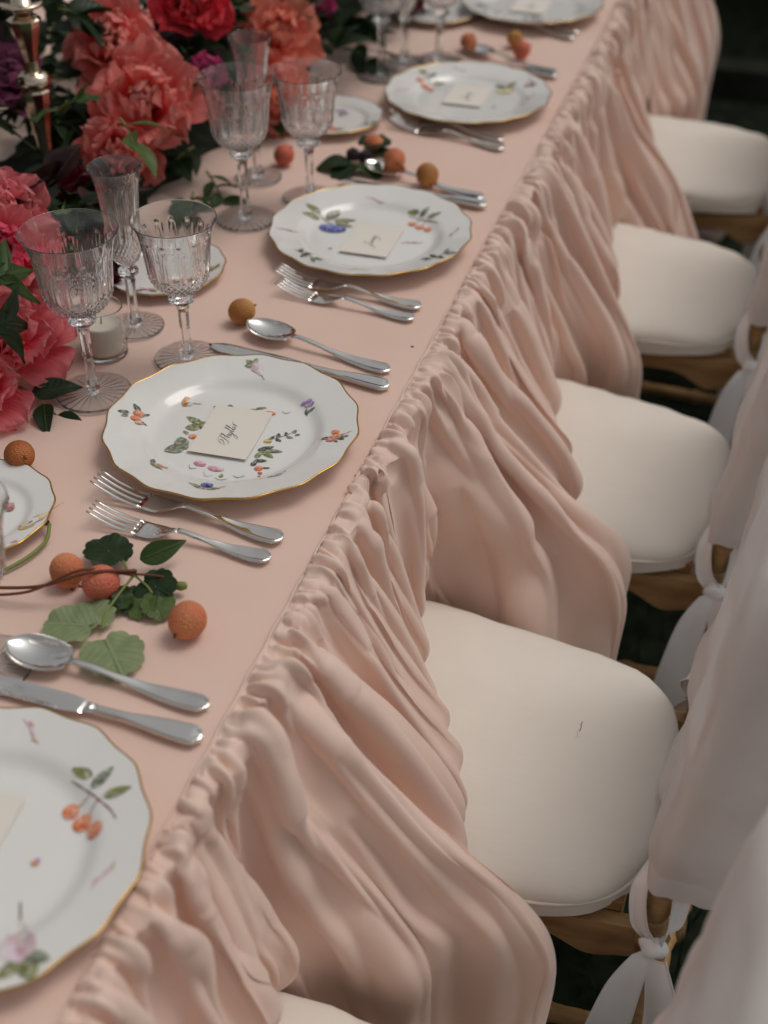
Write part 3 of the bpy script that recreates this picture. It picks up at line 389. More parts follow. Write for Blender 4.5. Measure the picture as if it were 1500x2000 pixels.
0,7,0,-1,1,0,0,-1,0,-1,0,0,1,3,-2,3,1,-2,-12,-4,1,-1,-2,0,-1,0,-1,0,-1,1,-1,0,-1,0,0,0,0,0,0,2,1,1,3,1,2,1,1,0,-2,0,1,2,0,1,2,2,1,
0,8,-1,1,-1,1,-1,2,0,1,1,0,-1,0,0,0,-2,5,3,3,-2,-2,1,-2,-6,0,0,-2,0,-2,-1,-1,0,0,1,0,-1,0,-1,1,-2,1,1,-1,1,0,-1,0,0,0,0,0,0,1,0,0,0,
0,8,1,-1,0,-1,0,0,0,0,1,0,1,1,1,1,1,-2,9,-6,3,0,-1,1,-1,2,0,-2,2,1,0,0,0,-1,-1,0,-2,1,1,-3,0,-1,-3,0,-3,0,0,1,-3,-1,-1,1,1,-1,-2,-3,1,
0,8,0,0,0,0,-1,1,0,0,-1,0,0,1,2,-1,1,-7,-6,-3,1,8,6,6,5,-3,1,2,-1,0,-1,0,0,-1,0,1,-1,-1,-1,-3,1,-1,-3,-1,0,0,-1,-1,0,0,0,-3,1,0,1,0,0,
0,8,0,0,0,0,0,-1,0,-1,1,0,-1,-3,-3,-5,-2,7,0,4,-6,1,0,1,-1,0,0,0,-1,0,0,0,1,-1,1,-1,0,-1,0,1,-1,0,0,1,1,1,1,0,0,0,0,0,0,0,1,1,0,
0,8,0,0,0,0,0,0,0,1,1,0,0,1,1,0,0,-2,-3,0,6,-10,-5,-7,0,0,0,-1,0,0,0,1,-1,0,0,1,0,1,0,2,0,1,4,0,0,0,0,1,-1,0,0,1,-1,1,2,3,-1,
0,8,0,-1,0,0,-1,0,-1,1,0,1,1,1,-2,5,-1,2,0,0,-3,-5,2,4,3,-2,1,2,0,1,-1,0,0,0,0,0,0,-1,0,-2,1,0,-3,-1,-1,0,0,-1,0,-1,-1,-1,1,0,0,0,1,
0,8,0,0,0,0,-1,1,0,0,1,0,-4,-2,3,-5,-4,-9,12,8,12,9,-7,-2,-1,0,0,-1,0,0,1,-1,0,0,-1,0,-1,1,0,-3,-1,-1,-4,2,-1,-3,0,-2,-1,0,1,0,0,0,0,-1,-1,
0,8,0,-2,-2,-2,-1,3,3,-1,3,-1,-4,-1,-2,2,0,4,2,-8,-10,5,7,9,-2,1,0,1,0,-1,0,0,1,0,0,-1,0,0,1,0,0,0,-1,-2,0,-2,-1,0,0,0,-1,0,0,0,0,0,0,
0,8,0,-2,0,-7,-1,-6,2,-3,3,5,9,8,2,4,-4,2,-11,-1,4,-7,-4,-10,-1,-1,-1,-1,-1,0,0,2,0,0,1,1,-1,-2,-1,2,0,0,3,2,1,2,1,0,-1,0,1,0,-1,0,2,1,1,
0,7,0,3,2,2,-3,5,-10,-4,-13,4,-4,-3,4,8,11,11,1,3,-13,2,0,3,-3,2,-1,-6,-2,0,-5,-5,-2,-3,-2,-1,0,-1,1,2,0,0,4,1,0,1,0,1,-1,0,0,0,1,0,0,-1,0,
0,9,0,-1,1,-1,0,1,2,1,0,-3,0,-7,2,-2,7,1,-5,0,-3,-3,-7,0,1,0,2,3,4,-1,2,2,1,2,0,0,1,1,0,1,-1,0,-1,-2,0,-2,0,-1,0,0,0,-1,0,0,1,-1,0,
0,7,0,1,1,5,1,-3,4,1,3,-3,1,3,-6,4,-9,2,2,4,-2,-11,8,0,4,-2,0,3,-3,2,3,-2,0,0,-4,1,1,-2,0,-3,1,0,-5,1,-2,-3,2,-1,-2,1,-1,0,0,0,1,-1,1,
0,8,0,1,-1,3,1,-2,0,4,-1,-3,3,-1,0,-8,-14,-6,-8,0,10,15,3,-3,0,1,1,0,0,1,1,1,1,1,3,0,0,2,0,-3,4,-2,-4,3,-2,-6,1,-2,0,-1,0,-1,1,0,-3,0,-1,
0,8,0,-1,-1,-1,2,0,1,0,2,0,-5,0,0,1,7,-1,14,-7,3,0,-4,3,-1,2,-2,-1,3,-1,-3,2,-1,-4,2,-1,-6,0,-1,-5,-4,0,1,-2,-1,0,-1,-1,-1,-1,0,0,0,0,1,2,-1,
0,8,0,1,0,1,0,-1,-1,2,0,0,2,0,-1,-6,5,0,2,2,0,-4,-2,0,-5,-2,0,-2,-2,-1,-1,0,1,-1,0,0,0,1,0,3,1,-1,3,-2,0,-2,-1,-2,-2,1,0,1,-2,0,-1,1,0,
0,8,0,0,0,0,1,0,0,-3,-1,0,3,2,1,7,-6,2,-9,7,-3,6,-1,-1,0,0,1,0,0,1,-1,-1,0,0,0,0,0,0,0,-1,0,-1,-2,0,-3,-6,-1,-1,0,0,-1,-1,1,0,-1,-1,0,
0,8,0,0,0,0,1,0,0,3,-1,0,-1,2,-1,3,1,4,2,-2,0,-5,4,-2,5,-4,0,2,-2,0,0,-1,-1,0,0,1,0,-1,0,-2,0,-1,-4,1,-2,-9,2,-3,0,-1,0,-1,0,-1,1,0,1,
0,8,1,1,0,-1,1,0,0,-5,0,0,-1,-1,1,10,3,1,5,-4,0,0,-1,-1,-2,3,0,-1,0,0,1,0,0,1,-3,0,0,-1,-1,-2,0,-1,-3,2,-2,-10,1,-3,-2,1,-1,-1,-1,0,7,-1,-3,
0,8,-1,1,0,1,-1,0,0,3,1,0,1,-2,-1,-7,4,-1,1,1,0,0,0,1,2,0,0,0,1,0,-1,-1,0,-1,1,-1,0,1,2,1,-1,-2,-1,-2,-2,-7,-2,-3,0,0,-1,-1,0,-1,10,0,0,
0,7,0,0,1,0,1,0,0,-2,-1,0,-2,1,1,-6,-1,-6,0,1,3,-1,-1,0,-2,-3,0,-1,-2,-1,0,-5,1,-1,1,0,0,-1,0,2,2,-2,-2,4,-3,2,2,-1,-1,1,-1,0,0,0,12,1,1,
0,8,0,0,1,0,1,-1,0,2,1,0,0,0,-1,-8,-1,-1,-6,-4,-2,-1,-1,0,-1,0,-1,0,-1,0,4,7,1,-3,-4,-1,0,1,0,3,1,-5,-11,0,-3,7,0,3,-2,0,-2,13,2,0,3,0,-2,
0,8,-1,1,0,1,1,0,0,-2,-3,-1,-1,3,-3,0,3,0,0,-1,-1,1,1,-1,0,0,0,2,0,0,-4,0,-2,-1,2,0,5,1,-4,0,-2,-4,-20,-2,-2,6,-1,5,-2,0,0,16,0,-2,-1,-1,-2,
0,8,1,0,-1,-1,0,-1,0,2,3,1,4,-3,3,2,1,-5,1,1,-2,1,-1,-1,-1,1,-4,-6,2,-3,-10,-1,-1,12,1,-2,-2,1,-8,-14,-1,-2,-3,-1,7,0,0,2,6,-1,-2,10,0,-1,1,1,-2,
0,8,0,1,-1,0,1,1,0,1,3,0,2,0,-4,-17,-7,-1,1,0,-2,2,3,-2,5,4,-1,1,0,-3,4,-1,-3,-2,0,-3,2,-1,-5,-17,0,3,3,-1,6,-4,0,-1,22,1,-2,-2,0,-2,3,-3,-2,
0,8,0,1,0,0,-2,0,0,1,-6,-5,0,4,-3,-5,1,1,-2,-3,-2,-2,-4,-2,0,0,-2,2,4,-1,12,4,-3,-1,0,-6,-5,0,2,-10,0,6,-2,0,-1,2,0,-2,9,2,1,6,-4,-6,-1,4,5,
0,8,0,-1,0,0,3,1,0,-2,2,0,-9,-5,-2,14,4,-5,8,-3,1,-6,6,-2,-11,1,-3,-2,-4,-5,0,-3,-3,11,4,4,-18,-1,1,-8,-1,0,13,9,-2,36,-1,-2,35,2,-5,44,8,4,22,-4,-4,
0,8,0,2,0,0,1,-2,0,1,2,-1,-1,-1,-5,2,0,-1,1,1,-1,3,-4,-2,0,-1,-3,-1,4,-1,2,5,3,-9,-2,-5,-23,1,-2,54,11,-8,34,-3,-4,13,0,-4,-10,-5,7,-45,1,-6,-8,1,-8,
0,7,0,1,1,0,3,0,5,6,-4,-6,-2,3,-6,4,0,5,-8,5,-6,0,0,-1,6,-4,-3,3,0,0,-3,-2,-4,-31,12,-9,40,-1,-4,-8,-3,-1,15,-11,4,-2,12,0,-13,4,-11,22,-8,6,3,1,-5,
0,9,1,2,-1,-1,3,1,0,1,-1,-4,-1,2,1,-15,-5,-2,4,5,-1,-1,-1,-3,7,6,0,5,-2,-6,-16,2,-6,21,0,1,5,-1,-3,12,-9,2,-6,7,-7,2,1,-2,-4,4,-3,-8,1,-7,-5,3,-5,
0,8,-1,0,0,1,-1,-1,-5,-5,4,2,1,0,4,2,0,-4,-4,-3,-3,4,1,-1,-2,-4,-5,-2,1,1,9,6,0,6,-17,-5,-5,14,-4,1,-3,-4,4,0,-1,7,0,-2,1,-3,-3,-15,-3,-7,-1,-2,-1,
0,7,0,2,2,0,-4,-1,-4,-2,2,4,-5,-6,5,8,6,-9,0,0,-1,2,-1,-1,0,-1,-1,0,0,-1,5,-5,-4,4,-1,0,6,-1,3,-6,10,-3,0,2,-2,0,-13,-8,0,4,-2,-4,0,-3,-1,-10,-3,
0,8,0,1,-1,0,2,2,2,-9,-2,-1,5,3,-3,2,0,-1,3,-1,0,2,0,-1,7,-7,2,3,2,-3,-3,11,0,3,0,-1,0,-29,-3,6,6,5,1,14,0,-3,5,-2,-1,-2,-5,-9,4,-7,-25,-4,-1,
0,8,0,0,-1,0,2,3,1,-3,2,-2,3,1,-2,9,-3,2,3,-1,1,5,-4,2,3,2,-1,3,3,-1,3,0,2,4,-15,2,0,6,-3,-2,-13,0,-26,-20,-10,-6,2,-1,-1,-1,-1,13,3,1,21,24,2,
0,8,0,-1,0,0,2,2,2,-2,3,-3,5,-1,0,3,2,1,6,-4,3,3,-2,2,3,1,0,3,-1,0,3,3,0,4,-14,1,0,-2,-1,-11,-7,21,-6,-2,-15,-14,-10,2,13,-2,-16,10,7,4,-7,-5,-5,
0,8,1,1,0,-1,1,3,4,8,-15,-3,0,11,3,3,-2,2,2,2,0,0,5,-1,3,2,1,7,-5,3,3,0,-1,5,3,-3,1,-16,3,-10,6,-9,8,6,39,7,-2,2,-18,-6,20,-13,-15,-7,-15,-13,-36,
0,8,-1,-2,0,1,-3,-1,-4,12,-1,10,3,-7,0,-3,8,-2,-4,4,-3,-3,1,-2,-2,2,-2,9,2,8,14,-16,2,-2,23,-5,4,-5,4,8,-20,-14,-18,6,9,0,-2,0,0,-1,-1,-1,0,8,14,4,40,
0,8,0,1,1,0,-5,-12,-3,0,14,1,1,0,2,0,-1,-1,1,-2,-2,-2,-2,0,4,1,1,-2,-4,-5,11,-1,9,-1,7,1,-3,1,-1,4,-4,-7,1,-2,7,0,0,0,-1,-1,0,0,-1,-1,-1,-1,0,
0,7,0,1,1,0,0,3,-1,-7,-3,-3,0,1,0,-3,-7,-2,1,1,1,4,3,0,3,0,1,1,0,0,4,0,3,3,0,5,-2,3,-2,0,-1,-1,6,-6,-2,-2,2,4,0,-1,0,0,1,0,-1,-2,0,
0,9,-1,1,-3,1,3,2,2,-6,1,-1,-6,-4,-4,4,3,-1,3,2,2,4,0,1,2,1,1,4,-1,4,-9,5,-9,21,-8,13,-3,9,-2,1,-3,1,12,-27,-27,-21,20,26,1,-2,0,0,-1,1,0,0,-1,
0,8,1,-1,0,-1,2,2,3,3,1,-2,2,0,0,4,-2,4,3,-6,2,1,-3,1,-1,7,0,1,-5,4,3,-10,-1,0,3,2,8,9,-4,-1,1,1,5,1,-11,-3,-13,-9,-15,13,18,0,-1,0,-1,-2,1,
0,7,0,-1,1,0,2,1,3,7,-2,0,0,2,0,3,-5,4,0,0,1,0,-2,2,0,1,1,-3,8,-3,-3,3,0,5,-15,8,9,0,-5,1,8,-2,-3,4,-1,24,-22,-27,-28,14,23,-4,2,7,0,-1,0,
0,8,0,-1,0,0,-1,1,0,4,1,2,3,-2,1,-4,3,-2,-3,-1,-1,-6,-2,-3,6,1,9,2,2,-1,3,-5,6,-3,6,-3,11,-4,6,-4,7,-3,-3,2,1,1,0,1,38,-39,-46,-31,25,40,-6,5,8,
0,8,0,0,0,0,-5,-6,-6,-5,-3,1,-1,5,2,-2,-4,0,0,1,0,1,6,3,-2,-7,-3,-1,3,1,-1,4,0,-2,0,-1,8,5,17,-1,-3,4,0,2,1,1,3,2,5,5,2,42,-41,-46,-23,15,22,
0,8,0,0,0,0,0,1,-1,-3,1,1,-7,-9,-2,-1,-1,1,-1,4,2,2,5,1,-4,-3,0,-3,-5,0,-2,1,1,0,8,0,10,4,13,0,-1,6,0,1,3,-1,2,3,3,2,2,6,2,3,19,-32,-27,
0,8,0,0,0,0,-1,1,-2,5,1,3,3,-2,1,-14,4,-1,5,0,6,4,-4,6,-4,2,0,-4,1,1,-3,0,0,-3,2,2,-4,0,1,21,8,5,-8,0,4,-3,-1,4,1,1,4,1,2,4,4,4,1,
0,8,0,0,0,0,3,-2,4,-1,5,-8,-12,-5,4,9,7,4,0,-2,5,-2,1,0,1,-2,5,-1,-1,3,-2,0,2,-6,2,0,-5,3,-3,22,9,13,0,-1,-4,-10,-1,6,-2,0,4,0,1,3,6,4,2,
0,8,1,0,0,-1,-3,0,0,-1,2,4,-2,-1,-2,6,0,7,-3,2,-2,-2,-1,1,-1,1,2,0,0,4,-2,-1,3,-4,2,-1,-7,1,0,-5,0,7,31,6,3,-5,1,4,-7,0,4,-1,2,3,1,1,4,
0,8,-1,-2,-1,1,1,2,0,-9,-10,0,10,14,-4,-4,-1,7,-4,-1,-1,-1,1,2,-2,0,2,-1,0,3,-1,1,2,-2,0,2,-5,0,-7,-22,-5,-10,9,6,32,33,8,2,-4,0,5,-5,2,1,-1,-1,5,
0,7,0,-2,-1,0,-1,3,0,5,1,0,-3,1,5,2,1,1,-7,1,-2,-1,0,1,-2,0,1,-4,-1,0,-3,0,1,-3,-1,2,2,-1,0,-3,-1,-5,-28,-2,-20,8,1,8,19,9,22,9,5,19,3,1,4,
0,8,-1,-2,-1,-4,-5,-4,3,6,7,11,1,-3,-1,-9,2,-7,2,2,2,-3,-1,-2,-4,-1,0,-1,-1,0,-2,-1,1,-3,0,2,2,1,3,14,4,4,-26,-1,-1,-28,0,-4,6,-5,-16,22,-1,-15,2,7,24,
0,9,1,-1,-1,3,2,2,-4,-4,-1,2,6,1,3,0,0,-1,1,-2,2,-2,2,1,-2,0,1,-4,1,-1,-3,0,-1,-2,0,1,-3,1,4,5,0,1,10,0,-2,-20,0,1,-41,1,1,-30,0,1,37,-6,-24,
0,7,0,0,1,1,1,0,1,1,-2,-2,3,-3,7,3,-8,0,0,0,1,0,0,0,0,3,1,0,3,1,-2,5,1,-4,5,-3,-8,1,1,-1,-1,-1,12,1,2,1,0,0,4,1,2,-31,0,0,-45,1,1,
0,8,0,1,1,0,-1,0,0,0,-2,-3,3,1,-2,-6,3,3,4,2,3,3,-2,3,2,-2,2,1,-2,1,1,-4,0,0,-1,2,-3,2,2,-6,4,0,11,3,2,-2,0,-4,1,1,1,-9,0,0,-2,1,1,
0,8,1,1,0,-1,0,-2,0,1,0,4,-3,5,-6,-6,-10,-8,1,3,2,0,5,3,2,1,2,2,1,3,3,1,2,2,-2,1,1,-1,2,-3,0,3,7,1,1,-2,1,-1,0,0,0,1,1,0,-10,0,2,
0,8,-1,-1,0,1,1,1,0,-1,1,0,-7,-9,0,5,12,0,-4,-3,-4,-1,-4,-3,0,1,1,1,2,0,-1,0,0,1,1,2,1,1,1,1,1,2,3,0,3,4,-1,3,2,2,2,-1,-1,1,-6,2,0,
0,8,0,-1,0,0,0,1,0,-2,-2,-2,4,3,0,1,1,5,0,1,0,-2,1,-1,-3,-1,-4,-4,-3,-2,-1,-1,-1,-1,-1,-1,1,1,-1,1,0,2,-1,0,4,7,3,5,2,-1,1,2,2,2,-6,1,1,
0,8,-1,0,0,1,0,0,0,2,1,0,-2,2,1,0,1,1,-4,-1,-3,-2,0,-2,-2,-1,-1,1,0,-1,0,0,0,-1,0,0,0,-2,-1,1,-1,3,1,2,3,3,0,3,1,2,0,4,0,2,-6,1,1,
0,8,0,0,1,0,0,0,0,-1,0,0,0,0,1,2,1,0,-1,0,0,0,0,0,0,1,-1,-2,0,0,0,0,0,-1,0,-1,0,0,1,-1,-1,1,3,-1,1,1,1,1,0,0,1,1,1,0,-4,-1,0,
0,8,1,-1,-1,-1,-1,1,0,1,2,0,4,-2,6,1,3,-4,2,-1,2,2,-1,1,-1,-1,1,1,0,0,-2,0,0,0,1,0,-3,0,-1,-3,1,-1,-1,0,0,2,0,0,2,0,0,-2,1,-1,-1,0,1,
0,7,0,0,2,0,-1,0,0,-1,-2,1,3,3,3,8,-3,1,0,1,-1,-2,0,0,0,1,0,-2,0,0,0,1,-1,-2,0,1,-1,1,0,-2,-1,-1,-3,0,-1,3,-1,0,0,0,1,1,0,0,0,2,0,
0,8,0,-1,0,0,1,0,0,0,1,0,-4,-3,-5,-3,2,3,0,1,0,0,0,-1,-2,-2,-1,0,-1,0,-1,0,0,1,-1,-1,0,-1,0,1,2,2,2,1,2,1,1,2,1,1,0,0,0,1,5,1,0,
0,8,0,-1,0,0,0,-1,0,-1,-2,0,0,4,-1,-5,-4,-2,-2,-2,-1,-1,0,0,1,2,0,1,2,0,0,0,0,0,2,0,2,0,1,1,0,2,1,-1,2,1,1,0,-1,0,0,1,1,0,0,0,1,
0,8,0,0,0,0,-1,1,0,-1,0,0,1,1,2,4,2,-2,1,-1,1,2,0,1,1,-2,2,0,-2,2,1,0,1,0,-2,0,-2,1,0,-3,0,-2,-4,2,-2,2,0,-1,0,0,0,-1,0,0,-1,2,-1,
0,8,0,0,0,0,1,-1,0,2,2,0,-4,-12,2,9,-3,2,2,3,1,0,2,2,0,2,0,-1,2,-1,0,0,0,0,0,1,-1,0,0,-3,2,-2,-3,1,-2,-2,1,-1,1,0,0,-2,1,-1,0,1,1,
0,8,0,0,1,0,-1,-1,0,-2,-3,0,5,5,0,1,0,4,0,0,1,0,0,-1,0,1,-1,-1,0,-1,-1,0,0,-2,1,-1,0,0,-1,-1,-1,1,-1,-1,0,1,-1,0,-2,0,0,2,1,0,1,0,0,
0,8,0,0,0,0,1,-1,0,2,2,0,0,1,1,-10,0,-4,-1,-1,0,-1,-1,-1,-1,0,0,0,0,0,-1,0,-1,0,-1,0,-1,0,0,2,0,0,3,0,2,0,1,2,1,0,0,0,-1,2,0,0,0,
0,8,0,0,0,0,0,0,0,0,-1,0,0,3,-3,-5,0,2,-3,-2,-2,-2,-1,-1,-1,-3,-1,0,-1,0,0,0,-1,-1,0,0,1,0,0,2,1,3,2,2,1,1,1,1,-1,0,0,1,0,1,0,-2,0,
0,8,0,1,0,0,-1,0,0,0,0,0,-2,1,1,1,1,-1,0,0,0,0,0,-1,-2,1,0,-1,-1,0,0,-1,1,0,1,-1,0,0,1,1,0,0,0,-1,1,-1,-1,-1,0,0,0,-2,0,-1,1,0,1,
0,8,0,0,-1,0,0,1,0,0,2,0,2,0,2,3,0,-2,3,-2,2,0,0,2,0,0,0,-1,2,0,-1,0,0,0,-1,1,-2,0,0,-2,-1,-2,-3,0,-2,0,0,0,0,0,0,-1,0,-1,-2,0,1,
0,8,0,0,0,0,0,0,0,0,-1,0,0,2,3,6,-1,0,-1,2,-1,-1,0,-1,0,0,1,0,-1,1,0,0,0,-1,1,0,0,-1,-1,-3,0,0,-2,-1,-1,0,0,0,-1,0,0,-1,0,-1,1,0,0,
0,7,0,-1,1,0,0,0,0,-2,1,0,0,-4,-5,-6,1,3,-1,1,-1,0,0,0,-1,-1,-1,0,0,-1,0,0,0,0,0,0,0,1,0,2,-1,1,3,1,2,0,-1,0,-1,0,0,1,1,2,3,3,-1,
0,8,0,0,0,0,0,0,0,1,-1,0,0,1,1,-4,0,-2,-2,-1,-1,0,0,1,1,1,0,0,0,0,-1,0,0,0,-1,0,-1,0,0,2,1,0,0,0,1,0,0,0,0,0,0,-1,-1,0,0,0,0,
0,8,0,0,-1,0,0,0,0,1,2,0,-2,2,0,10,-6,2,0,2,1,-1,1,0,0,0,1,-1,1,0,0,0,0,-2,1,-1,-1,0,0,-2,-2,0,-2,0,-1,0,0,-1,0,-1,0,-1,1,-1,-2,0,1,
0,8,0,1,1,0,0,-1,0,-3,2,0,3,-4,0,2,4,1,2,0,1,1,-1,0,-1,0,0,0,0,0,-1,0,1,0,0,1,1,-1,0,-3,1,-2,-2,-1,-1,-1,0,0,-1,0,0,0,0,-1,0,0,0,
0,8,0,0,-1,0,0,1,0,4,-4,0,-2,6,2,-12,-5,-4,-1,0,-1,0,1,0,2,3,1,2,2,0,1,1,0,1,0,0,-1,1,0,1,-2,1,0,-2,0,0,-1,0,-1,0,0,0,-1,1,5,2,1,
0,8,0,1,0,0,0,0,0,-3,1,0,0,-4,-5,-2,6,5,-2,-1,0,-1,0,-2,-3,-3,-2,-2,-3,0,0,0,-1,-1,-1,0,1,-1,0,3,2,1,4,2,1,-2,1,1,0,0,0,1,0,1,-1,-1,0,
0,8,0,-1,0,0,0,0,0,1,0,0,1,1,3,1,1,-3,0,0,0,0,-1,2,0,1,0,-1,1,0,-1,-1,-1,-1,0,-1,-2,0,0,0,-1,0,0,-1,0,0,0,0,-1,0,-1,-1,0,1,-1,-1,-1,
0,8,0,0,-1,0,0,2,0,-1,1,0,-2,-2,0,9,1,2,2,-1,0,1,-1,1,1,-1,1,0,-1,0,-1,0,1,-1,1,0,0,-1,0,-4,1,-2,-3,1,-2,-1,0,-1,0,0,1,-2,1,-2,-1,0,0,
0,7,0,0,2,0,-2,-2,0,0,1,0,1,2,0,8,0,1,0,0,1,0,0,0,0,-1,0,0,-1,1,1,0,0,1,-2,1,-1,1,0,-3,0,-1,-3,0,-1,-3,0,-2,0,0,-1,-1,0,0,0,1,1,
0,9,0,-1,-1,0,2,0,0,1,-2,0,1,-3,0,-6,7,-1,0,0,-1,-2,0,0,-2,-1,0,0,1,-1,0,0,1,0,1,0,1,0,0,1,-1,0,1,-1,0,-1,0,0,0,0,1,1,0,0,2,0,-1,
0,7,0,1,1,0,-1,1,0,1,1,0,-2,0,-2,-7,-6,-4,2,7,4,-2,-2,-1,-1,-1,-1,-1,-2,0,-1,-1,0,-1,-1,-1,-1,-2,0,4,1,1,4,2,0,-2,1,1,-1,0,-1,1,0,1,0,0,1,
0,8,0,0,1,0,1,-1,0,-1,1,0,1,1,0,-5,-1,2,-5,-5,-4,1,3,0,2,2,1,0,1,-1,-1,0,-1,1,-1,1,0,1,0,2,-1,-1,1,0,1,-2,-1,-1,-2,0,0,0,0,1,-1,-1,0,
0,8,0,2,-1,0,-1,1,0,1,-1,0,-2,2,1,8,-1,0,0,-1,1,2,0,0,-2,1,0,0,0,1,0,0,0,-2,1,-1,1,-1,1,-3,0,-1,-3,-1,-3,-3,1,-1,0,0,0,-2,0,-2,0,1,1,
0,8,0,0,0,0,2,0,0,-3,1,0,2,-2,5,8,-1,-3,2,0,0,0,-1,0,0,0,0,-1,0,1,0,1,0,-1,0,1,-2,2,-1,-2,-1,-1,-2,0,-2,-5,0,-2,-1,0,-1,-1,1,-1,-1,-1,-1,
0,8,0,0,0,0,-1,0,0,3,-2,0,0,2,-4,-9,0,1,1,1,1,-1,1,0,1,0,1,-1,0,-1,0,0,0,0,0,-1,-1,-1,0,2,0,-2,-2,0,0,0,0,-1,0,1,0,1,-1,1,6,0,0,
0,8,0,1,0,0,0,0,0,-1,1,0,-2,-1,-4,-3,1,4,-2,0,-1,2,2,0,1,1,0,3,1,0,2,0,1,3,-1,2,2,0,0,-1,-1,-1,-6,-1,-4,-5,-1,-2,-3,0,-1,0,0,0,9,1,0,
0,8,0,-1,0,0,1,0,0,-1,0,-1,2,1,1,5,-2,2,2,-2,1,1,-3,1,1,-1,0,0,-1,1,0,-1,0,-1,0,-1,0,-1,1,-3,3,-2,-4,3,-4,-7,3,-5,0,0,0,-2,1,-1,6,-1,-1,
0,7,0,1,1,0,-1,0,0,1,1,1,-1,-5,4,9,3,-1,1,-2,0,0,0,0,1,-1,0,-1,1,0,0,1,0,0,0,0,-1,1,-1,-2,0,-1,-3,1,-3,-9,0,-5,-2,0,-2,-1,0,-1,8,1,1,
0,9,0,0,-1,0,1,0,0,-1,-3,-2,0,2,-3,-1,2,2,-3,0,0,-1,-1,0,-3,-1,0,2,1,-1,0,0,1,2,1,0,-3,-4,0,1,2,-4,-8,-1,-2,4,3,0,-2,-1,-1,8,0,0,6,0,0,
0,7,0,2,1,0,0,-1,0,0,1,1,0,1,-3,-9,-1,-3,-2,-1,-1,-2,-2,0,0,-3,-1,0,-4,0,0,-1,-2,1,5,0,-1,-1,-3,4,4,-5,-15,4,0,7,-2,5,0,2,-1,16,1,0,-1,-1,-2,
0,8,0,0,0,0,0,0,-1,0,0,-1,1,0,-1,-8,-2,-1,1,1,-1,1,1,-2,1,0,-1,0,2,0,-1,-2,-2,-4,-7,-3,9,12,-3,-5,-1,-1,-12,-1,-2,1,-2,5,3,1,-1,12,-1,-1,2,-2,-3,
0,8,0,2,0,0,0,0,1,2,-2,2,2,1,0,1,0,-5,2,0,-1,1,1,-1,-3,3,-2,4,-3,0,-2,1,-2,-7,4,-4,4,0,-7,-20,-1,0,2,-3,6,-1,1,-2,14,-1,-2,-1,-1,-3,1,0,0,
0,8,0,1,0,0,2,0,-2,-1,2,3,7,-1,-2,0,-1,-3,1,-1,-1,-1,1,-2,0,1,-2,-14,0,-6,2,3,0,16,2,-2,-3,-2,-4,-26,-1,2,2,0,4,-2,-2,-3,17,0,-2,1,-1,-2,4,2,-2,
0,8,1,1,0,-1,0,0,2,5,1,-1,-1,1,-6,-1,-1,-1,-8,0,-3,1,1,-1,-1,-2,-3,2,-1,-3,8,3,-1,2,2,-3,-23,-2,0,1,-2,4,4,1,0,28,1,3,17,0,1,8,1,0,28,-2,3,
0,8,-1,0,0,1,1,1,0,-3,-2,-6,-9,-2,0,1,3,1,4,2,-3,-5,-5,-2,1,1,-4,8,6,-1,5,2,-1,0,-3,0,-7,-2,2,17,1,-2,59,6,-2,19,-1,-5,4,2,-2,-21,-6,-4,-3,9,-2,
0,8,0,0,0,0,-1,-3,-4,-2,0,-2,-6,0,2,-3,-3,-2,0,2,-2,4,5,-2,6,4,-2,4,0,-2,-4,-4,-4,-6,0,-3,17,2,-3,34,7,-3,-17,-6,-5,-5,1,-3,-19,-1,-5,16,2,-2,-14,-5,-6,
0,8,-1,4,0,1,-2,0,-3,-7,0,-1,-4,-1,1,3,4,-2,5,1,-2,4,1,-2,4,-1,-1,-1,1,-3,-6,1,-5,3,-1,-6,9,6,3,-9,-3,-5,-6,-2,-6,7,-4,-3,-3,-6,-6,11,2,-2,-2,-6,-5,
0,8,1,-1,-1,-5,4,0,-3,-8,2,2,11,0,1,4,-1,0,0,2,0,1,0,-1,1,-1,-3,2,1,-2,2,1,-2,5,0,0,-5,-1,-10,-1,0,-2,0,2,-4,-9,2,-7,-1,-2,-4,-5,-3,-4,7,2,-3,
0,7,0,0,2,1,2,2,-4,-2,1,1,-1,0,-4,9,-2,4,0,0,-2,3,-1,0,2,0,-1,3,-1,-2,3,-3,-2,0,1,-3,-2,-9,-5,0,-6,-4,0,-1,-2,2,2,-2,2,10,-3,-8,9,-5,-12,-4,-7,
0,8,0,1,0,0,3,1,-1,-5,2,-2,7,0,3,-1,2,-1,4,-1,0,-1,1,-2,-1,3,-1,0,0,-2,0,2,0,6,-6,-4,-5,4,-3,-1,2,-1,1,0,-2,3,-1,-1,4,-2,-2,2,0,-2,-18,7,-2,
0,8,0,1,-3,3,-3,3,4,6,2,-5,1,0,2,-9,-1,-6,0,0,-1,1,1,-1,0,-2,-2,5,1,1,0,-1,-3,-7,0,2,-2,-1,-1,-1,-4,-3,2,0,-2,-1,1,-2,0,2,-1,5,1,-1,-16,-16,17,
0,8,0,-2,0,0,-3,0,5,9,-1,0,-11,3,-6,2,0,-2,0,-1,-1,-1,-1,0,4,1,0,1,-1,0,7,-2,2,-5,2,0,-4,-2,-1,-3,-1,-1,-1,-7,-1,2,-3,-1,1,0,-1,-3,2,-2,4,0,-2,
0,8,0,-1,1,0,2,-1,2,5,-2,0,1,0,-1,1,1,1,-2,2,0,2,0,0,3,-3,3,1,-1,1,1,3,0,1,4,-4,2,-2,0,-3,3,0,-11,5,0,-11,-3,-2,-6,-7,-1,-2,-5,-1,29,5,-7,
